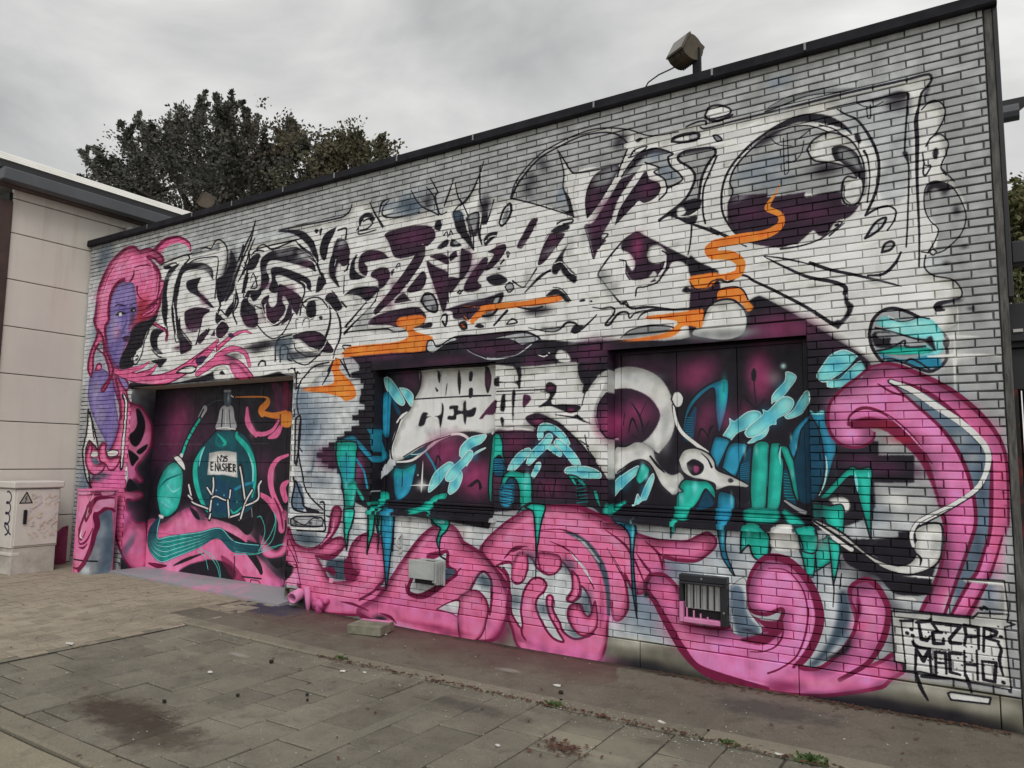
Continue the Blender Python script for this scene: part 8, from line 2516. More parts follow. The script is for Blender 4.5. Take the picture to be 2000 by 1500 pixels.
# square slabs in staggered columns
slabs = sheet('slab_pavement', GM['joint'], -6.3, 2.0, 2.37, 4.36, -.007)
cx0 = -5.965-.3125; col = 0
while cx0 < 1.9:
    xa, xb = max(cx0, -6.29), cx0+.3125
    y = 3.52-.345*5+(.1725 if col % 2 else 0)
    while y < 4.36:
        ya, yb = max(y, 2.375), min(y+.345, 4.355)
        if yb-ya > .05: pave('slab', GM['slab'], slabs, xa+.004, xb-.004, ya+.004, yb-.004, dz=random.uniform(-.005, .005), tilt=(random.uniform(-.012, .012), random.uniform(-.012, .012)), c=.006)
        y += .345
    cx0 += .3125; col += 1
sheet('cement_smear', GM['sand'], -3.16, -3.07, 2.4, 4.2, .0045)
# clinker pavers left of the slabs: the nearest as pieces, the rest together
clk = sheet('clinker_pavement', GM['sand'], -16, -6.32, 1.2, 5.9, -.006)
items = []
for i in range(68):
    for j in range(39):
        x, y = -13.1+i*.1, 1.95+j*.1; k = (i-j) % 4
        if x+.1 < -10.7 and y > 4.4: continue
        if k == 0: items.append((x, min(x+.2, -6.325), y, y+.1))
        elif k == 3: items.append((x, x+.1, y, y+.2))
items = [q for q in items if q[1] <= -6.32 and q[1]-q[0] > .05]
items.sort(key=lambda q: (q[1])**2+q[2]**2)
rest = MB()
for i, (a, b, c, d) in enumerate(items):
    dz = random.uniform(-.003, .003); tl = (random.uniform(-.02, .02), random.uniform(-.015, .015))
    if i < 300: pave('paver', GM['clinker'], clk, a+.003, b-.003, c+.003, d-.003, dz=dz, th=.02, c=.003, tilt=tl)
    else:
        mb = MB().box(a+.003, b-.003, c+.003, d-.003, -.02, 0); rest.add([(x_, y_, z_+gz(x_)+dz+tl[0]*(x_-a)+tl[1]*(y_-c)) for x_, y_, z_ in mb.v], mb.f)
tag(rest.build('pavers', GM['clinker'], clk), kind='stuff')
# kerb row, apron and gutter
kb = sheet('kerb', GM['joint'], -6.45, 2.0, 4.36, 4.53, -.02); x = -6.44
while x < 1.9: pave('kerbstone', GM['kerb'], kb, x+.004, x+.996, 4.365, 4.525, top=.012, th=.05, c=.012, dz=random.uniform(-.004, .004)); x += 1.0
ap = sheet('apron', GM['apron'], -4.85, 3.0, 4.53, 5.56, .004); sl = sheet('apron_slabs', GM['joint'], -6.9, -4.85, 4.53, 5.56, -.010)
for i, (a, b) in enumerate(((-6.88, -6.36), (-6.36, -5.84), (-5.84, -5.34), (-5.34, -4.85))):
    for c, d in ((4.53, 4.88), (4.88, 5.21), (5.21, 5.56)):
        pave('slab', GM['apron'], sl, a+.004, b-.004, c+.004, d-.004, dz=random.uniform(-.003, .004), c=.005)
kb2 = sheet('gutter_kerb', GM['joint'], -9, 2.0, 2.19, 2.37, -.02); x = -8.95
while x < 1.5: pave('kerbstone', GM['kerb'], kb2, x+.004, x+.996, 2.21, 2.36, top=.006, th=.05, c=.012, dz=random.uniform(-.004, .004)); x += 1.0
sheet('asphalt_lane', ground_mat('pale_worn_lane', (.27, .24, .175), (.38, .335, .245), (.19, .17, .125)), -14, 2.5, -6, 2.19, -.012)

# ------------------------------------------------------------------ the painted building
YW = 5.535; XL, XR = -10.77, .155
OPEN = [(-9.5, -6.37, .09, 2.5, .33), (-5.16, -3.69, 1.09, 2.49, .15), (-2.57, -1.01, 1.15, 2.515, .15)]
LINT = [(-5.22, -3.69, 2.49, 2.603), (-2.62, -1.01, 2.515, 2.628)]
bld = thing('graffiti_building', 'long low brick building covered in a pink teal and white graffiti mural', 'building', (-5.3, YW, 0))
PITL, PITZ, Z0, NC = .212, .0565, .205, 78
JT = .0062
def joint(x, z):           # bare brick keeps its wide raked joint, thick paint fills it
    A = ARR['wall']; i, j = int(z*85), int((x+10.8)*85); q = A[max(i-1, 0):i+2, max(j-4, 0):j+5].reshape(-1, 3).mean(0)
    return .0115 if q.max()-q.min() < 14 and 95 < q.mean() < 165 else .0062
def brick_mesh(w, v, JT=JT):
    r = random.Random(v); h = PITZ-JT+r.uniform(-.0022, .0018); c = r.uniform(.002, .0045); f = r.uniform(-.002, .002); j = lambda: r.uniform(-.0014, .0014)
    w += r.uniform(-.003, .002); a, b = w/2, h/2; vs_ = [(-a+c, f+j(), -b+c), (a-c, f+j(), -b+c), (a-c, f+j(), b-c), (-a+c, f+j(), b-c), (-a+j(), c+f, -b+j()), (a+j(), c+f, -b+j()), (a+j(), c+f, b+j()), (-a+j(), c+f, b+j()), (-a, .02, -b), (a, .02, -b), (a, .02, b), (-a, .02, b)]
    return vs_, [(0, 1, 2, 3), (4, 5, 1, 0), (5, 6, 2, 1), (6, 7, 3, 2), (7, 4, 0, 3), (8, 9, 5, 4), (9, 10, 6, 5), (10, 11, 7, 6), (11, 8, 4, 7)]
full = []; part = []
blocks = [(o[0], o[1], o[2], o[3]) for o in OPEN]+LINT
for n in range(NC):
    za = Z0+n*PITZ; zb = za+PITZ; zc = (za+zb)/2
    segs = [(XL, XR)]
    for (a, b, c, d) in blocks:
        if zc > c-.001 and zc < d+.001:
            ns = []
            for s0, s1 in segs:
                if b <= s0 or a >= s1: ns.append((s0, s1)); continue
                if a > s0: ns.append((s0, a))
                if b < s1: ns.append((b, s1))
            segs = ns
    x = XL-(PITL/2 if n % 2 else 0)-.03
    while x < XR:
        for s0, s1 in segs:
            a, b = max(x, s0), min(x+PITL, s1)
            if b-a > .03: (full if b-a > PITL-.002 else part).append((a, b, zc))
        x += PITL
full.sort(key=lambda q: ((q[0]+q[1])/2)**2+(q[2]-1.6)**2)
variants = []; wide = []
for v in range(18):
    jt = .0062 if v < 9 else .0115; vs_, fs = brick_mesh(PITL-jt*.85, v, jt); me = bpy.data.meshes.new('brick'); me.from_pydata(vs_, [], fs); me.update(); me.materials.append(M['brick']); tn = me.attributes.new('tone', 'FLOAT', 'POINT'); tn.data.foreach_set('value', [.92+.02*(v % 9)]*len(vs_)); (variants if v < 9 else wide).append(me)
for (a, b, z) in full[:300]:
    o = bpy.data.objects.new('brick', random.choice(wide if joint((a+b)/2, z) > .01 else variants)); COLL.objects.link(o); o.parent = bld
    o.location = ((a+b)/2+5.3, random.uniform(-.0015, .0015), z); o.rotation_euler = (random.uniform(-.012, .012), random.uniform(-.003, .003), random.uniform(-.004, .004))
mb = MB(); tones = []
for (a, b, z) in full[300:]+part:
    jt = joint((a+b)/2, z); vs_, fs = brick_mesh(b-a-jt*.85, random.randrange(9999), jt); t0, t1, t2 = random.uniform(-.0015, .0015), random.uniform(-.012, .012), random.uniform(-.004, .004)
    mb.add([((a+b)/2+x, YW+y+t0+t1*z_+t2*x, z+z_) for x, y, z_ in vs_], fs); tones += [random.uniform(.9, 1.1)]*len(vs_)
bw = tag(mb.build('brickwork', M['brick'], bld), kind='stuff'); bw.data.attributes.new('tone', 'FLOAT', 'POINT').data.foreach_set('value', tones)
# mortar bed with the openings left out, and the reveals
xs = sorted({XL, XR, *[o[0] for o in OPEN], *[o[1] for o in OPEN]}); zs = sorted({.19, 4.612, *[o[2] for o in OPEN if o[2] > .19], *[o[3] for o in OPEN]})
mb = MB()
for i in range(len(xs)-1):
    for j in range(len(zs)-1):
        xc, zc = (xs[i]+xs[i+1])/2, (zs[j]+zs[j+1])/2
        if any(o[0] < xc < o[1] and o[2] < zc < o[3] for o in OPEN): continue
        mb.add([(xs[i], YW+.009, zs[j]), (xs[i+1], YW+.009, zs[j]), (xs[i+1], YW+.009, zs[j+1]), (xs[i], YW+.009, zs[j+1])], [(0, 1, 2, 3)])
mb.build('mortar_bed', M['mortar'], bld)
for k, (a, b, c, d, dp) in enumerate(OPEN):
    y0, y1 = YW+.002, YW+dp+.03
    MB().add([(a, y0, c), (a, y1, c), (a, y1, d), (a, y0, d)], [(0, 1, 2, 3)]).build('reveal', M['jamb'] if k == 0 else M['smoothwall'], bld)
    MB().add([(b, y0, c), (b, y1, c), (b, y1, d), (b, y0, d)], [(3, 2, 1, 0)]).build('reveal', M['smoothwall'], bld)
    MB().add([(a, y0, d), (a, y1, d), (b, y1, d), (b, y0, d)], [(0, 1, 2, 3)]).build('soffit', M['soffit'] if k == 0 else M['dark'], bld)
for (a, b, c, d) in LINT: box('lintel', M['smoothwall'], bld, a+.004, b, YW-.001, YW+.08, c, d-.004, .003)
# boarded windows
def window(a, b, c, d, dp, nb):
    w = MB().box(a, b, YW+dp+.02, YW+dp+.04, c, d).build('boarded_window', M['dark'], bld)
    f = .055
    for k in range(nb):
        x0 = a+f+(b-a-2*f)*k/nb; x1 = a+f+(b-a-2*f)*(k+1)/nb
        box('board', M['winp'], w, x0+.002, x1-.002, YW+dp, YW+dp+.019, c+.10, d-.03, .003)
    for x0, x1 in ((a+.002, a+f), (b-f, b-.002)): box('frame', M['winp'], w, x0, x1, YW+dp-.02, YW+dp+.019, c+.06, d-.002, .004)
    box('frame', M['winp'], w, a+f, b-f, YW+dp-.015, YW+dp+.019, d-.03, d-.002, .004)
    for z0, z1, yy in ((c+.075, c+.10, YW+dp-.05), (c+.045, c+.072, YW+dp-.035), (c+.012, c+.042, YW+dp-.06)): box('rail', M['winp'], w, a+.003, b-.003, yy, YW+dp+.019, z0, z1, .006)
    MB().prism([(YW-.045, c-.045), (YW+dp+.02, c-.045), (YW+dp+.02, c+.01), (YW-.045, c-.012)], 0, a-.03, b+.03).build('sill', M['smoothwall'], w)
window(*OPEN[1], 2); window(*OPEN[2], 3)
# garage door of flat panels
gd = MB().box(-9.5, -6.37, YW+.345, YW+.36, .09, 2.5).build('garage_door', M['dark'], bld)
for i in range(7):
    for j in range(5):
        x0 = -9.495+i*.446; z0 = .10+j*.478; box('door_panel', M['door'], gd, x0+.002, x0+.444, YW+.33, YW+.344, z0+.002, z0+.476, .003)
stp = MB(); stp.add([(x, y, z) for x in (-9.55, -6.3) for (y, z) in ((YW-.13, gz(x)+.0), (YW-.13, gz(x)+.022), (YW+.35, .125), (YW+.35, 0))], [(0, 1, 5, 4), (1, 2, 6, 5), (0, 3, 2, 1), (4, 5, 6, 7)])
stp.build('door_threshold', simple('threshold_paint', (.60, .25, .40), (.30, .295, .32), 1.9, .6, lo=.52, hi=.68, stretch=(1, 1, 1)), bld)
# plinth blocks
PJ = [XL, -9.58, -6.29, -5.035, -3.756, -2.298, -1.124, .042, XR]
for a, b in zip(PJ, PJ[1:]):
    if a == -9.58: continue
    box('plinth_block', GM['plinth'], bld, a+.003, b-.003, YW-.004, YW+.1, -.05, Z0-.006, .004)
# coping strips with clips
CJ = [-10.86, -9.3, -8.318, -7.53, -6.614, -5.793, -4.9, -3.946, -2.671, -1.641, -.949, .235]
for a, b in zip(CJ, CJ[1:]):
    s = MB(); s.prism([(YW-.055, 4.618), (YW-.045, 4.604), (YW-.006, 4.604), (YW-.006, 4.615), (YW+.35, 4.615), (YW+.35, 4.70), (YW-.05, 4.692)], 0, a+.0015, b-.0015); s.build('coping_strip', M['coping'], bld)
    if b < .2: box('coping_clip', M['clip'], bld, b-.008, b+.008, YW-.060, YW-.0555, 4.63, 4.688)
box('corner_board', M['trim'], bld, XR+.003, XR+.048, YW-.006, YW+.16, 0, 4.60, .004)
box('corner_flashing', M['black'], bld, XR+.05, XR+.078, YW-.01, YW+.2, 2.66, 4.6, .004)
box('side_wall', M['trim'], bld, -.3, XR+.03, YW+.17, 10, 0, 4.5)
box('flat_roof', M['black'], bld, XL, XR, YW+.351, 10, 4.48, 4.58)
box('rear_wall', M['trim'], bld, XL, XR, 10.001, 10.1, 0, 4.5)
rr = MB(); rr.prism([(8.7, 5.30), (9.6, 5.62), (9.6, 5.52), (8.72, 5.2)], 0, -3, .55); rr.build('rear_roof', M['zinc'], bld)
MB().tube([(-3, 8.72, 5.16), (.50, 8.72, 5.16)], .085, 10).build('rear_gutter', M['gutter'], bld)
box('rear_dormer', M['dark'], bld, -3, .1, 8.9, 9.5, 4.58, 5.3)
box('side_hopper', M['black'], bld, XR+.08, XR+.16, YW+.12, YW+.24, 2.9, 3.05, .01)
# ------------------------------------------------------------------ neighbour with cladding panels
nb = thing('clad_building', 'beige panel clad building with brown column and dark gutter beside the mural', 'building', (-11.5, 5.5, 0))
XN = -10.8; zz = [.12, .77, 1.40, 2.03, 2.66, 3.29, 3.92, 4.55, 5.02, 5.16]
for a, b in zip(zz, zz[1:]): box('cladding_panel', M['panel'], nb, XN-.06, XN, 4.49, 11, a+.006, b-.006, .004)
box('wall_core', M['dark'], nb, -13, XN-.03, 4.45, 11, .1, 5.1)
box('column', M['brown'], nb, XN-.2, XN+.03, 4.30, 4.475, 0, 4.97, .006)
box('plinth', M['cabbase'], nb, XN-.1, XN-.01, 4.3, 11, -.05, .12)
pp = MB().add([(XN+.012, y, z) for y, z in ((5.0, .09), (5.5, .09), (5.5, .62), (5.42, .60), (5.3, .48), (5.15, .28))], [(0, 1, 2, 3, 4, 5)]); pp.build('painted_patch', M['dpink'], nb)
box('soffit', M['brownsoff'], nb, XN+.002, XN+.15, 4.2, 11, 5.135, 5.16, .004)
box('gutter', M['gutter'], nb, XN+.16, XN+.32, 4.22, 6.85, 5.145, 5.31, .012)
box('gutter_end', M['white'], nb, XN+.16, XN+.30, 6.86, 11, 5.15, 5.27, .01)
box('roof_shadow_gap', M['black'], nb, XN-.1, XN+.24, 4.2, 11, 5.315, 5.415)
for k in range(4):
    xa, za = XN+.26-k*.075, 5.42+k*.05; rb = MB(); rb.prism([(xa, za), (xa-.068, za+.043), (xa-.075, za+.048), (xa-.10, za+.02), (xa-.1, za-.02)], 1, 4.16, 11); rb.build('roof_edge_rib', M['white'], nb)
rf = MB(); rf.prism([(XN-.10, 5.615), (-17, 5.85), (-17, 5.2), (XN-.10, 5.43)], 1, 4.18, 11); rf.build('roof', M['white'], nb)
MB().tube([(XN+.09, 6.03, .1), (XN+.09, 6.03, 5.03)], .055, 14).build('downpipe', M['pipe'], nb, True)

# ------------------------------------------------------------------ electricity cabinet and painted box
cb = thing('electricity_cabinet', 'grey electricity cabinet with high voltage warning triangle and scrubbed graffiti', 'cabinet', (-10.45, 4.82, .1))
XC = -10.25
box('base', M['cabbase'], cb, XC-.44, XC-.01, 4.565, 5.085, .06, .42, .006); box('base_plate', M['cab'], cb, XC-.3, XC-.006, 4.555, 4.66, .33, .37, .004)
box('body', M['cab'], cb, XC-.46, XC-.012, 4.55, 5.10, .425, 1.165, .006)
bd = box('door', M['cab'], cb, XC-.010, XC+.006, 4.575, 5.085, .45, 1.15, .004)
box('handle', M['inkk'], bd, XC+.0065, XC+.03, 4.66, 4.70, .72, .90, .006)
box('lid', M['cab'], cb, XC-.48, XC+.03, 4.52, 5.13, 1.17, 1.255, .012); box('lid_edge', M['inkk'], cb, XC-.47, XC+.012, 4.535, 5.115, 1.1655, 1.1695)
tr = MB()
def ribbon(mb, pts, w, to3, off=.0):
    P = [Vector((*p, 0)) for p in pts]
    for i in range(len(P)-1):
        d = (P[i+1]-P[i]); n = Vector((-d.y, d.x, 0)).normalized()*w/2; e = d.normalized()*w*.3
        of = off+.00006*len(mb.f); mb.add([to3(P[i]+n-e, of), to3(P[i]-n-e, of), to3(P[i+1]-n+e, of), to3(P[i+1]+n+e, of)], [(0, 1, 2, 3)])
onX = lambda p, o: (XC+.0075+o, p.x, p.y)
sg = MB().add([onX(Vector((y, z, 0)), 0) for y, z in ((4.61, .985), (4.755, .985), (4.6825, 1.12))], [(0, 1, 2)]).build('warning_sign', simple('sign_ground', (.42, .41, .36)), bd)
ribbon(tr, [(4.61, .985), (4.755, .985), (4.6825, 1.12), (4.61, .985)], .014, onX, .001); tr.build('sign_border', M['inkk'], sg)
tr = MB(); ribbon(tr, [(4.69, 1.075), (4.672, 1.04), (4.69, 1.04), (4.672, 1.0)], .009, onX, .001); tr.build('lightning_mark', M['inkk'], sg)
# tag on the narrow side, worn colours on the door
onY = lambda p, o: (p.x, 4.549-o, p.y)
tr = MB(); lp = []
for k in range(60): t = k/59; lp.append((-10.36-.06*math.cos(t*24)-.03, 1.12-.5*t+.035*math.sin(t*24)))
ribbon(tr, lp, .02, onY, .001); ribbon(tr, [(-10.45, .70), (-10.36, .64), (-10.28, .60)], .02, onY, .001); tr.build('ink_tag', M['ink'], cb)
rs = random.Random(5)
for k, (c, nme) in enumerate((((.42, .22, .08), 'orange'), ((.30, .26, .40), 'violet'), ((.42, .36, .13), 'yellow'), ((.40, .20, .11), 'rust'))):
    mm = simple('faded_%s_spray' % nme, tuple(.75*a+.45*b for a, b in zip(c, (.66, .63, .58))), (.66, .63, .58), 30, .6, lo=.4, hi=.62); tr = MB()
    for q in range(9):
        cy, cz = rs.uniform(4.74, 5.05), rs.uniform(.55, 1.08); pts_ = [(cy+.03*math.cos(a*.9+q)+.004*a, cz+.03*math.sin(a*.8+q*2)) for a in range(5)]
        ribbon(tr, pts_, rs.uniform(.010, .026), onX, .0006+.003*k)
    tag(tr.build('faded_%s_scrawl' % nme, mm, cb), kind='stuff')
pb = thing('painted_utility_box', 'small utility box painted pink and grey at the left foot of the mural', 'utility box', (-9.75, 5.3, .08))
bx = MB().box(-9.93, -9.53, 5.15, 5.45, .05, 1.13); me = bx.build('body', M['boxfront'], pb); me.data.materials.append(M['boxright'])
for f in me.data.polygons:
    if f.normal.x > .5: f.material_index = 1
lidm = MB().box(-9.94, -9.52, 5.14, 5.46, 1.131, 1.16, .006).build('lid', M['boxfront'], pb); lidm.data.materials.append(M['boxright'])
for f in lidm.data.polygons:
    if f.normal.x > .5: f.material_index = 1
# ------------------------------------------------------------------ fittings on the wall
lv = thing('louvre_vent', 'pale grey louvred vent hood projecting from the lower mural wall', 'vent', (-4.37, YW, .55))
box('shade_core', M['dark'], lv, -4.40, -4.262, YW-.12, YW-.02, .46, .655)  # black box added inside so the louvre gaps look shaded
for k in range(5): box('louvre_plate', M['vent'], lv, -4.262, -4.215, YW-.130+k*.026, YW-.130+k*.026+.007, .455+(.0 if k else .02), .665, .002)
box('hood', M['vent'], lv, -4.525, -4.405, YW-.13, YW-.02, .50, .663, .004); box('face', M['vent'], lv, -4.53, -4.235, YW-.148, YW-.1355, .50, .668, .004); box('back_plate', M['vent'], lv, -4.5, -4.205, YW-.018, YW-.004, .44, .67, .003); box('duct', M['dark'], lv, -4.48, -4.27, YW-.11, YW-.02, .455, .4985)
gr = thing('vent_grille', 'black framed barred vent grille with pink spray on its lower corner', 'vent grille', (-1.78, YW, .58))
a, b, c, d = -1.955, -1.595, .41, .76
box('back_box', M['dark'], gr, a, b, YW-.02, YW-.004, c, d); 
for q in ((a, b, d-.05, d), (b-.05, b, c, d-.051), (a, a+.03, c+.15, d-.051)): box('frame', M['black'], gr, q[0], q[1], YW-.07, YW-.021, q[2], q[3], .005)
box('frame', M['pinkpale'], gr, a, a+.03, YW-.071, YW-.021, c, c+.149, .005); box('frame', M['pinkpale'], gr, a+.031, b-.051, YW-.071, YW-.021, c, c+.035, .005); box('rain_lip', M['black'], gr, a+.02, b-.02, YW-.10, YW-.071, d-.065, d-.05, .004)
for k in range(5): box('bar', M['black'], gr, a+.052+k*.052, a+.062+k*.052, YW-.06, YW-.05, c+.11, d-.051)
for k in range(4): box('bar_tip', M['pinkpale'], gr, a+.052+k*.052, a+.062+k*.052, YW-.0605, YW-.0495, c+.036, c+.109-k*.018)
for k in range(6): box('blade', M['ventin'], gr, a+.036+k*.045, a+.078+k*.045, YW-.035, YW-.028, c+.10, d-.075, .003)
for (x, z) in ((-1.78, d-.022), (b-.022, c+.1)): MB().tube([(x, YW-.075, z), (x, YW-.069, z)], .008, 8).build('screw', M['clip'], gr)
hk = thing('wall_hook', 'small white metal bracket hook on the brick wall left of the vent hood', 'hook', (-4.76, YW, .78))
MB().tube([(-4.75, YW-.006, .87), (-4.75, YW-.05, .85), (-4.77, YW-.06, .80), (-4.75, YW-.05, .76), (-4.75, YW-.006, .74)], .011, 8).build('rod', M['pipe'], hk, True); box('plate', M['vent'], hk, -4.765, -4.735, YW-.008, YW-.003, .69, .88, .002); MB().tube([(-4.75, YW-.02, .715), (-4.75, YW-.008, .715)], .02, 10).build('boss', M['pipe'], hk)
pv = thing('pipe_fitting', 'open pink painted pipe end with valve pieces at the right foot of the garage door', 'pipe', (-6.15, YW-.1, .1))
ring = MB(); n = 20; PS = .8
P0, P1 = Vector((-6.09, YW-.14, .145)), Vector((-6.12, YW-.005, .17)); dv = (P1-P0).normalized(); u = dv.orthogonal().normalized(); w = dv.cross(u)
for (pp_, r_) in ((P1, .06), (P0, .06), (P0, .043), (P0+dv*.1, .04)):
    for k in range(n): a_ = 2*math.pi*k/n; ring.v.append(tuple(pp_+(u*math.cos(a_)+w*math.sin(a_))*r_))
for i in range(3):
    for k in range(n): ring.f.append((i*n+k, i*n+(k+1) % n, (i+1)*n+(k+1) % n, (i+1)*n+k))
ring.f.append(tuple(3*n+k for k in range(n))); ring.build('pipe_socket', M['pinkpale'], pv, True); MB().tube([P0+dv*.08, P0+dv*.098], .039, 16).build('pipe_bore', M['dpink'], pv)
MB().tube([(-5.99, YW-.03, .25), (-5.95, YW-.05, .12), (-5.93, YW-.06, .02)], [.035, .03, .02], 8).build('stub', M['pinkpale'], pv, True)
vb = MB(); vb.tube([(-5.84, YW-.05, .11), (-5.72, YW-.05, .10)], [.045, .038], 12); vb.tube([(-5.78, YW-.055, .16), (-5.78, YW-.055, .02)], [.032, .042], 10); vb.build('valve_body', M['pink'], pv, True)
for x in (-5.84, -5.70): MB().tube([(x, YW-.07, .14), (x, YW-.01, .14)], .026, 10).build('valve_knob', M['pink'], pv, True)
fp = MB(); fp.box(-.34, 0, -.27, 0, 0, .085, .006); fp2 = fp.v; ca, sa = math.cos(R(14)), math.sin(R(14)); fp.v = [(-4.66+x*ca-y*sa, 5.36+x*sa*1+y*ca, .012+z) for x, y, z in fp.v]
lp_ = tag(fp.build('loose_paver', M['slabstone']), 'thick loose concrete paver lying on the apron against the pink wall foot', 'paver')
MB().add([(-4.66+x*ca-y*sa, 5.36+x*sa+y*ca, .0985) for x, y in ((-.33, -.004), (-.33, -.05), (-.2, -.075), (-.006, -.09), (-.006, -.004))], [(0, 1, 2, 3, 4)]).build('pink_overspray', M['pinkpale'], lp_)
# floodlights
def flood(name, label, C, yawd, pit, s, post_to):
    root = thing(name, label, 'floodlight', post_to)
    rot = Matrix.Rotation(R(yawd), 3, 'Z') @ Matrix.Rotation(R(pit), 3, 'X')
    def put(mb, nm, m, sm=False):
        mb.v = [tuple(Vector(C)+rot @ Vector((x*s, y*s, z*s))) for x, y, z in mb.v]; return mb.build(nm, m, root, sm)
    cs = MB(); prof = [(-.16, -.14), (-.16, .14), (-.10, .165), (-.03, .165), (.04, .145), (.09, .11), (.12, .06), (.13, 0), (.12, -.06), (.09, -.11), (.04, -.145), (-.03, -.165), (-.10, -.165)]
    cs.prism([(p[0], p[1]) for p in prof], 0, -.15, .15); put(cs, 'case', M['flood'])
    put(MB().box(-.165, .165, -.185, -.161, -.15, .15, .008), 'front_frame', M['flood']); put(MB().box(-.135, .135, -.19, -.1855, -.12, .12), 'glass', M['glass'])
    for k in range(9): put(MB().box(-.14+k*.034, -.132+k*.034, -.02, .115, -.10, .158), 'cooling_fin', M['flood'])
    for sx in (-1, 1):
        put(MB().tube([(sx*.10, -.15, .155), (sx*.10, -.10, .165)], .022, 8), 'latch', M['flood']); put(MB().tube([(sx*.06, -.15, -.155), (sx*.06, -.12, -.165)], .018, 8), 'latch', M['flood'])
    return root
fl = flood('roof_floodlight', 'big weathered floodlight on a post above the roof edge with a loose cable', (-1.862, YW+.02, 4.905), -30, -28, .62, (-1.79, YW+.02, 4.7))
box('post', M['coping'], fl, -1.815, -1.755, YW-.005, YW+.05, 4.69, 4.93, .004)
MB().tube([(-1.93, YW+.02, 4.84), (-2.0, YW, 4.81), (-2.1, YW-.01, 4.785), (-2.19, YW-.01, 4.745), (-2.235, YW, 4.69)], .006, 6).build('cable', M['inkk'], fl)
fl2 = flood('small_floodlight', 'small floodlight on a bracket at the far left roof edge in front of the tree', (-8.24, YW+.12, 4.84), -42, -22, .6, (-8.22, YW+.15, 4.7))
MB().tube([(-8.06, YW+.15, 4.69), (-8.20, YW+.2, 4.86)], .012, 6).build('bracket', M['black'], fl2); MB().tube([(-8.36, YW+.12, 4.69), (-8.34, YW+.12, 4.77)], .01, 6).build('bracket', M['black'], fl2)
# ------------------------------------------------------------------ carport and fence on the right
cp = thing('carport', 'dark flat roofed carport at the right end of the mural building', 'carport', (1.2, 6.6, 0))
box('roof', M['black'], cp, .17, 4, 6.0, 9, 2.62, 2.70, .01); box('fascia', M['black'], cp, .165, 4, 5.98, 6.0, 2.44, 2.70, .004); box('ceiling', M['dark'], cp, .17, 4, 6.0, 9, 2.40, 2.44)
box('beam', M['black'], cp, .17, 4, 6.05, 6.2, 2.12, 2.395); box('fascia_glint', M['pipe'], cp, .235, .29, 5.965, 5.98, 2.5, 2.52)  # small pale bar stands in for a light reflection on the fascia
po = MB().box(.19, .245, 6.05, 6.11, 0, 2.12, .004).build('post', M['red'], cp)
box('gate_post', M['black'], cp, .163, .188, 5.75, 5.8, 0, 2.6)
fn = thing('board_fence', 'brown board fence behind the carport post', 'fence', (2, 9, 0))
for k in range(14): box('board', M['wood'], fn, -.1+k*.25, .14+k*.25, 9.02+(k % 2)*.02, 9.04+(k % 2)*.02, 0, 2.6+random.uniform(-.03, .03), .003)
box('rail', M['wood'], fn, -.1, 3.4, 9.062, 9.1, 1.6, 1.7)

# ------------------------------------------------------------------ trees
def tree(name, label, base, tips, top, leafmat, nl, size, seed, inner, trunk_r=.28, group=None):
    r = random.Random(seed); root = thing(name, label, 'tree', base, group)
    br = MB(); b = Vector(base); t = Vector(top)
    br.tube([b, b.lerp(t, .35)+Vector((.1, .05, 0)), b.lerp(t, .7), t], [trunk_r, trunk_r*.75, trunk_r*.5, trunk_r*.2], 8); clumps = []
    for tp in tips:
        tp = Vector(tp); s = b.lerp(t, r.uniform(.45, 1.0)); mid = s.lerp(tp, .62)+Vector((r.uniform(-.3, .3), r.uniform(-.4, .4), r.uniform(-.5, .1)))
        br.tube([s, mid, tp], [.10, .05, .018], 5)
        L = (tp-mid).length; dirn = (tp-mid).normalized()
        for k in range(int(L*11)+6):
            f = r.uniform(.0, 1.0)**.8; c = mid.lerp(tp, f)
            clumps.append((c, .07+.32*(1-f), dirn))
        for k in range(6):                     # side twigs near the tip give the spiky outline
            s2 = mid.lerp(tp, r.uniform(.3, .9)); d2 = (dirn+Vector((r.uniform(-.8, .8), r.uniform(-.8, .8), r.uniform(-.2, .8)))).normalized(); e = s2+d2*r.uniform(.25, .62); br.tube([s2, e], [.02, .008], 4)
            for q in range(6): clumps.append((s2.lerp(e, .1+.17*q), .075-.008*q, d2))
    for (c, rad) in inner:
        c = Vector(c)
        for k in range(int(rad*rad*27)):
            v = Vector((r.gauss(0, 1), r.gauss(0, 1), r.gauss(0, 1))).normalized()*rad*(r.random()**.4); clumps.append((c+v, .2, v.normalized()))
    br.build('trunk', M['bark'], root, True)
    V = []; Fc = []; off = Vector(base)
    per = max(1, nl//len(clumps))
    for (c, rad, dn) in clumps:
        for k in range(per):
            p = c+Vector((r.gauss(0, rad*.55), r.gauss(0, rad*.55), r.gauss(0, rad*.5)))-off; s = size*r.uniform(.6, 1.25)
            d = (dn+Vector((r.uniform(-1, 1), r.uniform(-1, 1), r.uniform(-.8, .6)))).normalized(); n_ = Vector((r.uniform(-1, 1), r.uniform(-1, 1), r.uniform(-.3, 1))).cross(d).normalized()*s*.34
            i = len(V); V += [tuple(p), tuple(p+d*s*.5+n_), tuple(p+d*s), tuple(p+d*s*.5-n_)]; Fc.append((i, i+1, i+2, i+3))
    me = bpy.data.meshes.new('crown'); me.from_pydata(V, [], Fc); me.update(); me.materials.append(leafmat); o = bpy.data.objects.new('crown', me); COLL.objects.link(o); o.parent = root
    return root
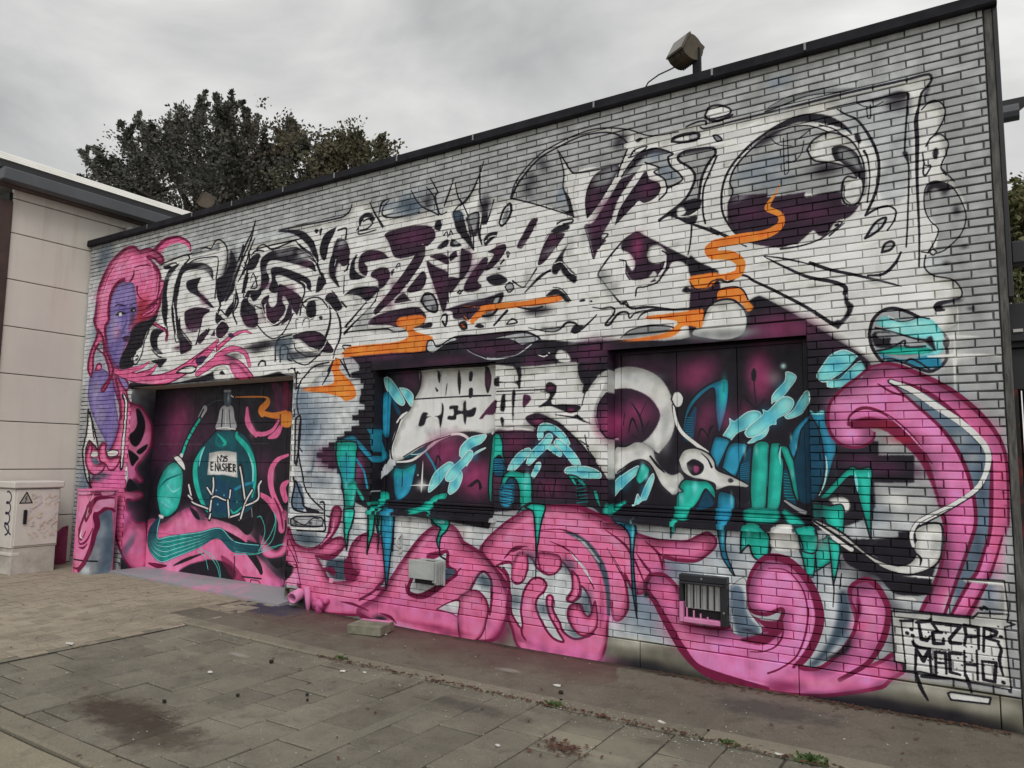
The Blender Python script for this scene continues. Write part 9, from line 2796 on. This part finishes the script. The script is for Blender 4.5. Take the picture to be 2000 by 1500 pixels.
tree('copper_beech', 'large dark copper leaved tree rising behind the roof edge on the left', (-17.07, 12, 0), [(-26.87, 13.19, 12.48), (-25.9, 13.16, 12.4), (-20.87, 10.85, 10.0), (-20.2, 10.92, 11.02), (-23.01, 12.87, 12.77), (-22.81, 12.61, 11.74), (-20.34, 12.44, 11.95), (-18.28, 11.5, 11.23), (-18.54, 12.28, 11.89), (-18.67, 12.28, 11.43), (-17.74, 12.21, 11.77), (-15.73, 11.11, 10.4), (-16.41, 11.82, 10.95), (-15.69, 11.72, 10.56), (-16.42, 12.58, 10.72), (-17.83, 13.29, 11.09), (-15.66, 13.17, 10.87), (-14.2, 12.11, 9.76), (-14.26, 11.86, 9.48), (-12.98, 11.4, 8.85), (-11.87, 10.79, 8.11), (-18.27, 10.77, 10.27), (-20.41, 11.91, 10.76), (-21.54, 11.53, 9.91), (-20.91, 11.69, 9.06), (-16.5, 13.02, 10.29), (-13.01, 12.07, 8.85), (-19.42, 12.16, 10.94), (-16.61, 11.31, 10.09), (-14.77, 10.76, 9.17), (-14.22, 11.55, 8.82), (-20.97, 11.06, 9.94), (-20.81, 12.03, 10.25), (-20.48, 13.3, 10.8), (-17.72, 12.45, 9.75), (-14.49, 11.17, 8.49), (-21.87, 13.02, 9.98), (-14.5, 12.77, 8.91)], (-17.07, 12, 9.3), M['leafcopper'], 90000, .10, 21, [((-20.49, 12.0, 10.08), 1.4), ((-18.25, 12.0, 9.99), 1.6), ((-16.44, 12.0, 9.66), 1.6), ((-14.78, 12.0, 9.03), 1.4), ((-19.13, 12.0, 9.19), 1.8), ((-17.04, 12.0, 9.08), 2), ((-15.13, 12.0, 8.42), 1.8), ((-13.63, 12.0, 8.52), 1.1), ((-21.29, 12.0, 10.09), 1.2), ((-20.9, 12.0, 9.06), 1.4), ((-16.54, 12.0, 8.13), 1.8)])
tree('leafy_tree', 'smaller sparse green brown tree right of the copper tree behind the roof', (-11.06, 11, 0), [(-12.16, 11.28, 8.38), (-12.14, 11.49, 8.64), (-11.42, 11.32, 8.73), (-11.33, 11.35, 8.84), (-10.76, 10.82, 8.19), (-11.18, 11.58, 8.16), (-10.6, 11.55, 8.26), (-10.02, 10.59, 7.61), (-10.25, 11.3, 7.77), (-11.8, 11.26, 8.18), (-11.79, 10.95, 7.83), (-10.95, 11.04, 7.8)], (-11.06, 11, 6.8), M['leafgreen'], 20000, .09, 22, [((-11.84, 11.0, 7.81), 1.1), ((-11.07, 11.0, 7.82), 1.0), ((-10.4, 11.0, 7.63), 0.7), ((-12.48, 11.0, 7.82), 1.1), ((-11.54, 11.0, 8.1), 0.7)], .16)
tree('distant_shrub_tree', 'small leafy treetop showing over the white roof edge at far left', (-22.27, 11, 0), [(-22.54, 11.0, 9.96), (-22.43, 11.17, 9.89), (-21.78, 11.0, 9.55), (-22.94, 11.13, 9.9)], (-22.27, 11, 7.6), M['leafcopper'], 1500, .09, 23, [], .1)
tree('yellowing_tree', 'yellow green tree beyond the right corner of the building', (1.01, 14, 0), [(0.68, 13.82, 5.68), (0.82, 14.46, 5.94), (0.63, 14.48, 5.67), (1.0, 13.95, 5.87), (1.18, 14.08, 5.54), (0.58, 14.5, 5.33), (0.59, 14.27, 4.84), (1.45, 13.98, 5.8), (0.83, 13.67, 5.4)], (1.01, 14, 5.2), M['leafyellow'], 14000, .10, 24, [((0.77, 14.0, 5.34), 0.8), ((0.81, 14.0, 4.75), 0.9), ((1.16, 14.0, 5.11), 1.1), ((0.85, 14.0, 4.25), 0.9), ((1.42, 14.0, 5.32), 1.2)], .15)

# ------------------------------------------------------------------ litter and weeds
def scatter_leaf(mb, x, y, s, r, zoff=.012):
    a = r.uniform(0, 6.28); z = gz(x)+zoff; c_, s_ = math.cos(a)*s, math.sin(a)*s; h = s*.35
    mb.add([(x-c_, y-s_, z), (x+s_*.45, y-c_*.45, z+r.uniform(0, h)), (x+c_, y+s_, z+r.uniform(0, h)), (x-s_*.45, y+c_*.45, z+r.uniform(0, h))], [(0, 1, 2, 3)])
r = random.Random(11); lm = MB()
for k in range(1300):
    q = r.random()
    if q < .45: x, y = r.uniform(-4.6, -.4), 4.36+r.gauss(0, .02)
    elif q < .72: x, y = r.uniform(-2.2, .1), 5.50-abs(r.gauss(0, .045))
    elif q < .84: x, y = -2.05+r.gauss(0, .09), 3.78+r.gauss(0, .05)
    else: x, y = r.uniform(-9.5, -.3), r.uniform(2.2, 5.3)
    scatter_leaf(lm, x, y, r.uniform(.006, .022), r)
tag(lm.build('leaf_litter', M['leafbrown']), 'scattered brown dead leaves along the kerb and wall foot', 'leaf litter', kind='stuff')
gm = MB()
for k in range(1500):
    x, y = r.uniform(-8.5, -.2), r.uniform(2.2, 5.45)
    if r.random() < .5: y = 4.33+r.gauss(0, .09)
    scatter_leaf(gm, x, y, r.uniform(.003, .008), r, .010)
tag(gm.build('grit', M['paper']), 'pale grit and paint flakes sprinkled over the paving', 'grit', kind='stuff')
for k, (x, y, s, lb) in enumerate(((-6.42, 3.35, .05, 'largest white paper scrap, on the clinker paving at left'), (-4.86, 3.56, .03, 'white paper scrap in the middle of the square slabs'), (-4.1, 4.15, .03, 'white litter scrap on the slabs just below the kerb, right of the cone'), (-2.6, 4.75, .04, 'white paint scrap on the apron midway along the wall'), (-3.95, 4.22, .025, 'tiny white scrap at the kerb below the vent hood'), (-1.72, 4.47, .03, 'white scrap on the kerb below the barred grille'), (-1.1, 4.0, .03, 'white scrap on the slabs near the bottom right corner'), (-1.0, 4.36, .022, 'small pale scrap in the kerb joint beside the largest weed'), (-4.62, 5.2, .022, 'tiny white scrap right of the loose paver'), (-2.35, 3.6, .02, 'tiny white scrap low on the slabs left of the leaf heap'))):
    mb = MB()
    scr = [(math.cos(a*1.05)*s*r.uniform(.5, 1.1), math.sin(a*1.05)*s*r.uniform(.3, .7)) for a in range(6)]
    mb.prism(scr, 2, .006, .012); mb.v = [(x+a, y+b, gz(x)+c+r.uniform(0, .006)) for a, b, c in mb.v]
    tag(mb.build('paper_scrap', M['paper']), lb, 'litter', 'white litter scraps on the paving')
for k, (x, y, s, lb) in enumerate(((-4.72, 4.0, .018, 'dark cone on the slabs just below the left end of the kerb'), (-2.5, 4.62, .017, 'dark cone on the apron in front of the wall'), (-4.27, 3.35, .013, 'dark cone on the slabs in the middle of the yard'), (-4.55, 3.0, .014, 'dark cone lying beside the brown stain'), (-3.9, 3.62, .012, 'upper of two dark cones lying close together on the slabs'), (-3.82, 3.55, .01, 'lower of two dark cones lying close together on the slabs'))):
    mb = MB().tube([(x-s, y, gz(x)+s*.8), (x-s*.5, y, gz(x)+s*.9), (x+s*.5, y+s*.2, gz(x)+s*.9), (x+s, y, gz(x)+s*.8)], [s*.3, s*.85, s*.8, s*.2], 7)
    tag(mb.build('pine_cone', M['stone'], None, True), lb, 'cone', 'dark cones on the paving')
for k, (x, y, n_, h, lb) in enumerate(((-.84, 4.37, 60, .045, 'largest green weed tuft growing from the kerb joint at the bottom edge'), (-2.42, 4.38, 36, .035, 'small weed tuft in the kerb joint near the middle of the yard'), (-1.28, 4.37, 24, .03, 'tiny weed tuft in the kerb joint left of the largest weed'), (-4.35, 4.40, 26, .035, 'yellowish weed tuft on the kerb below the loose paver'))):
    mb = MB()
    for q in range(n_):
        a, d = r.uniform(0, 6.28), r.random()*h*1.3; bx_, by_ = x+math.cos(a)*d*1.6, y+math.sin(a)*d*.6; ln = h*r.uniform(.4, 1); ex, ey = bx_+r.gauss(0, h*.5), by_+r.gauss(0, h*.4); wv = .006
        mb.add([(bx_-wv, by_, .0), (bx_+wv, by_, .0), (ex+wv*1.3, ey, ln*.8), (ex, ey, ln), (ex-wv*1.3, ey, ln*.8)], [(0, 1, 2, 3, 4)])
    w_ = thing('weed', lb, 'weed', (x, y, 0)); mb.build('leaves', M['weed'], w_)
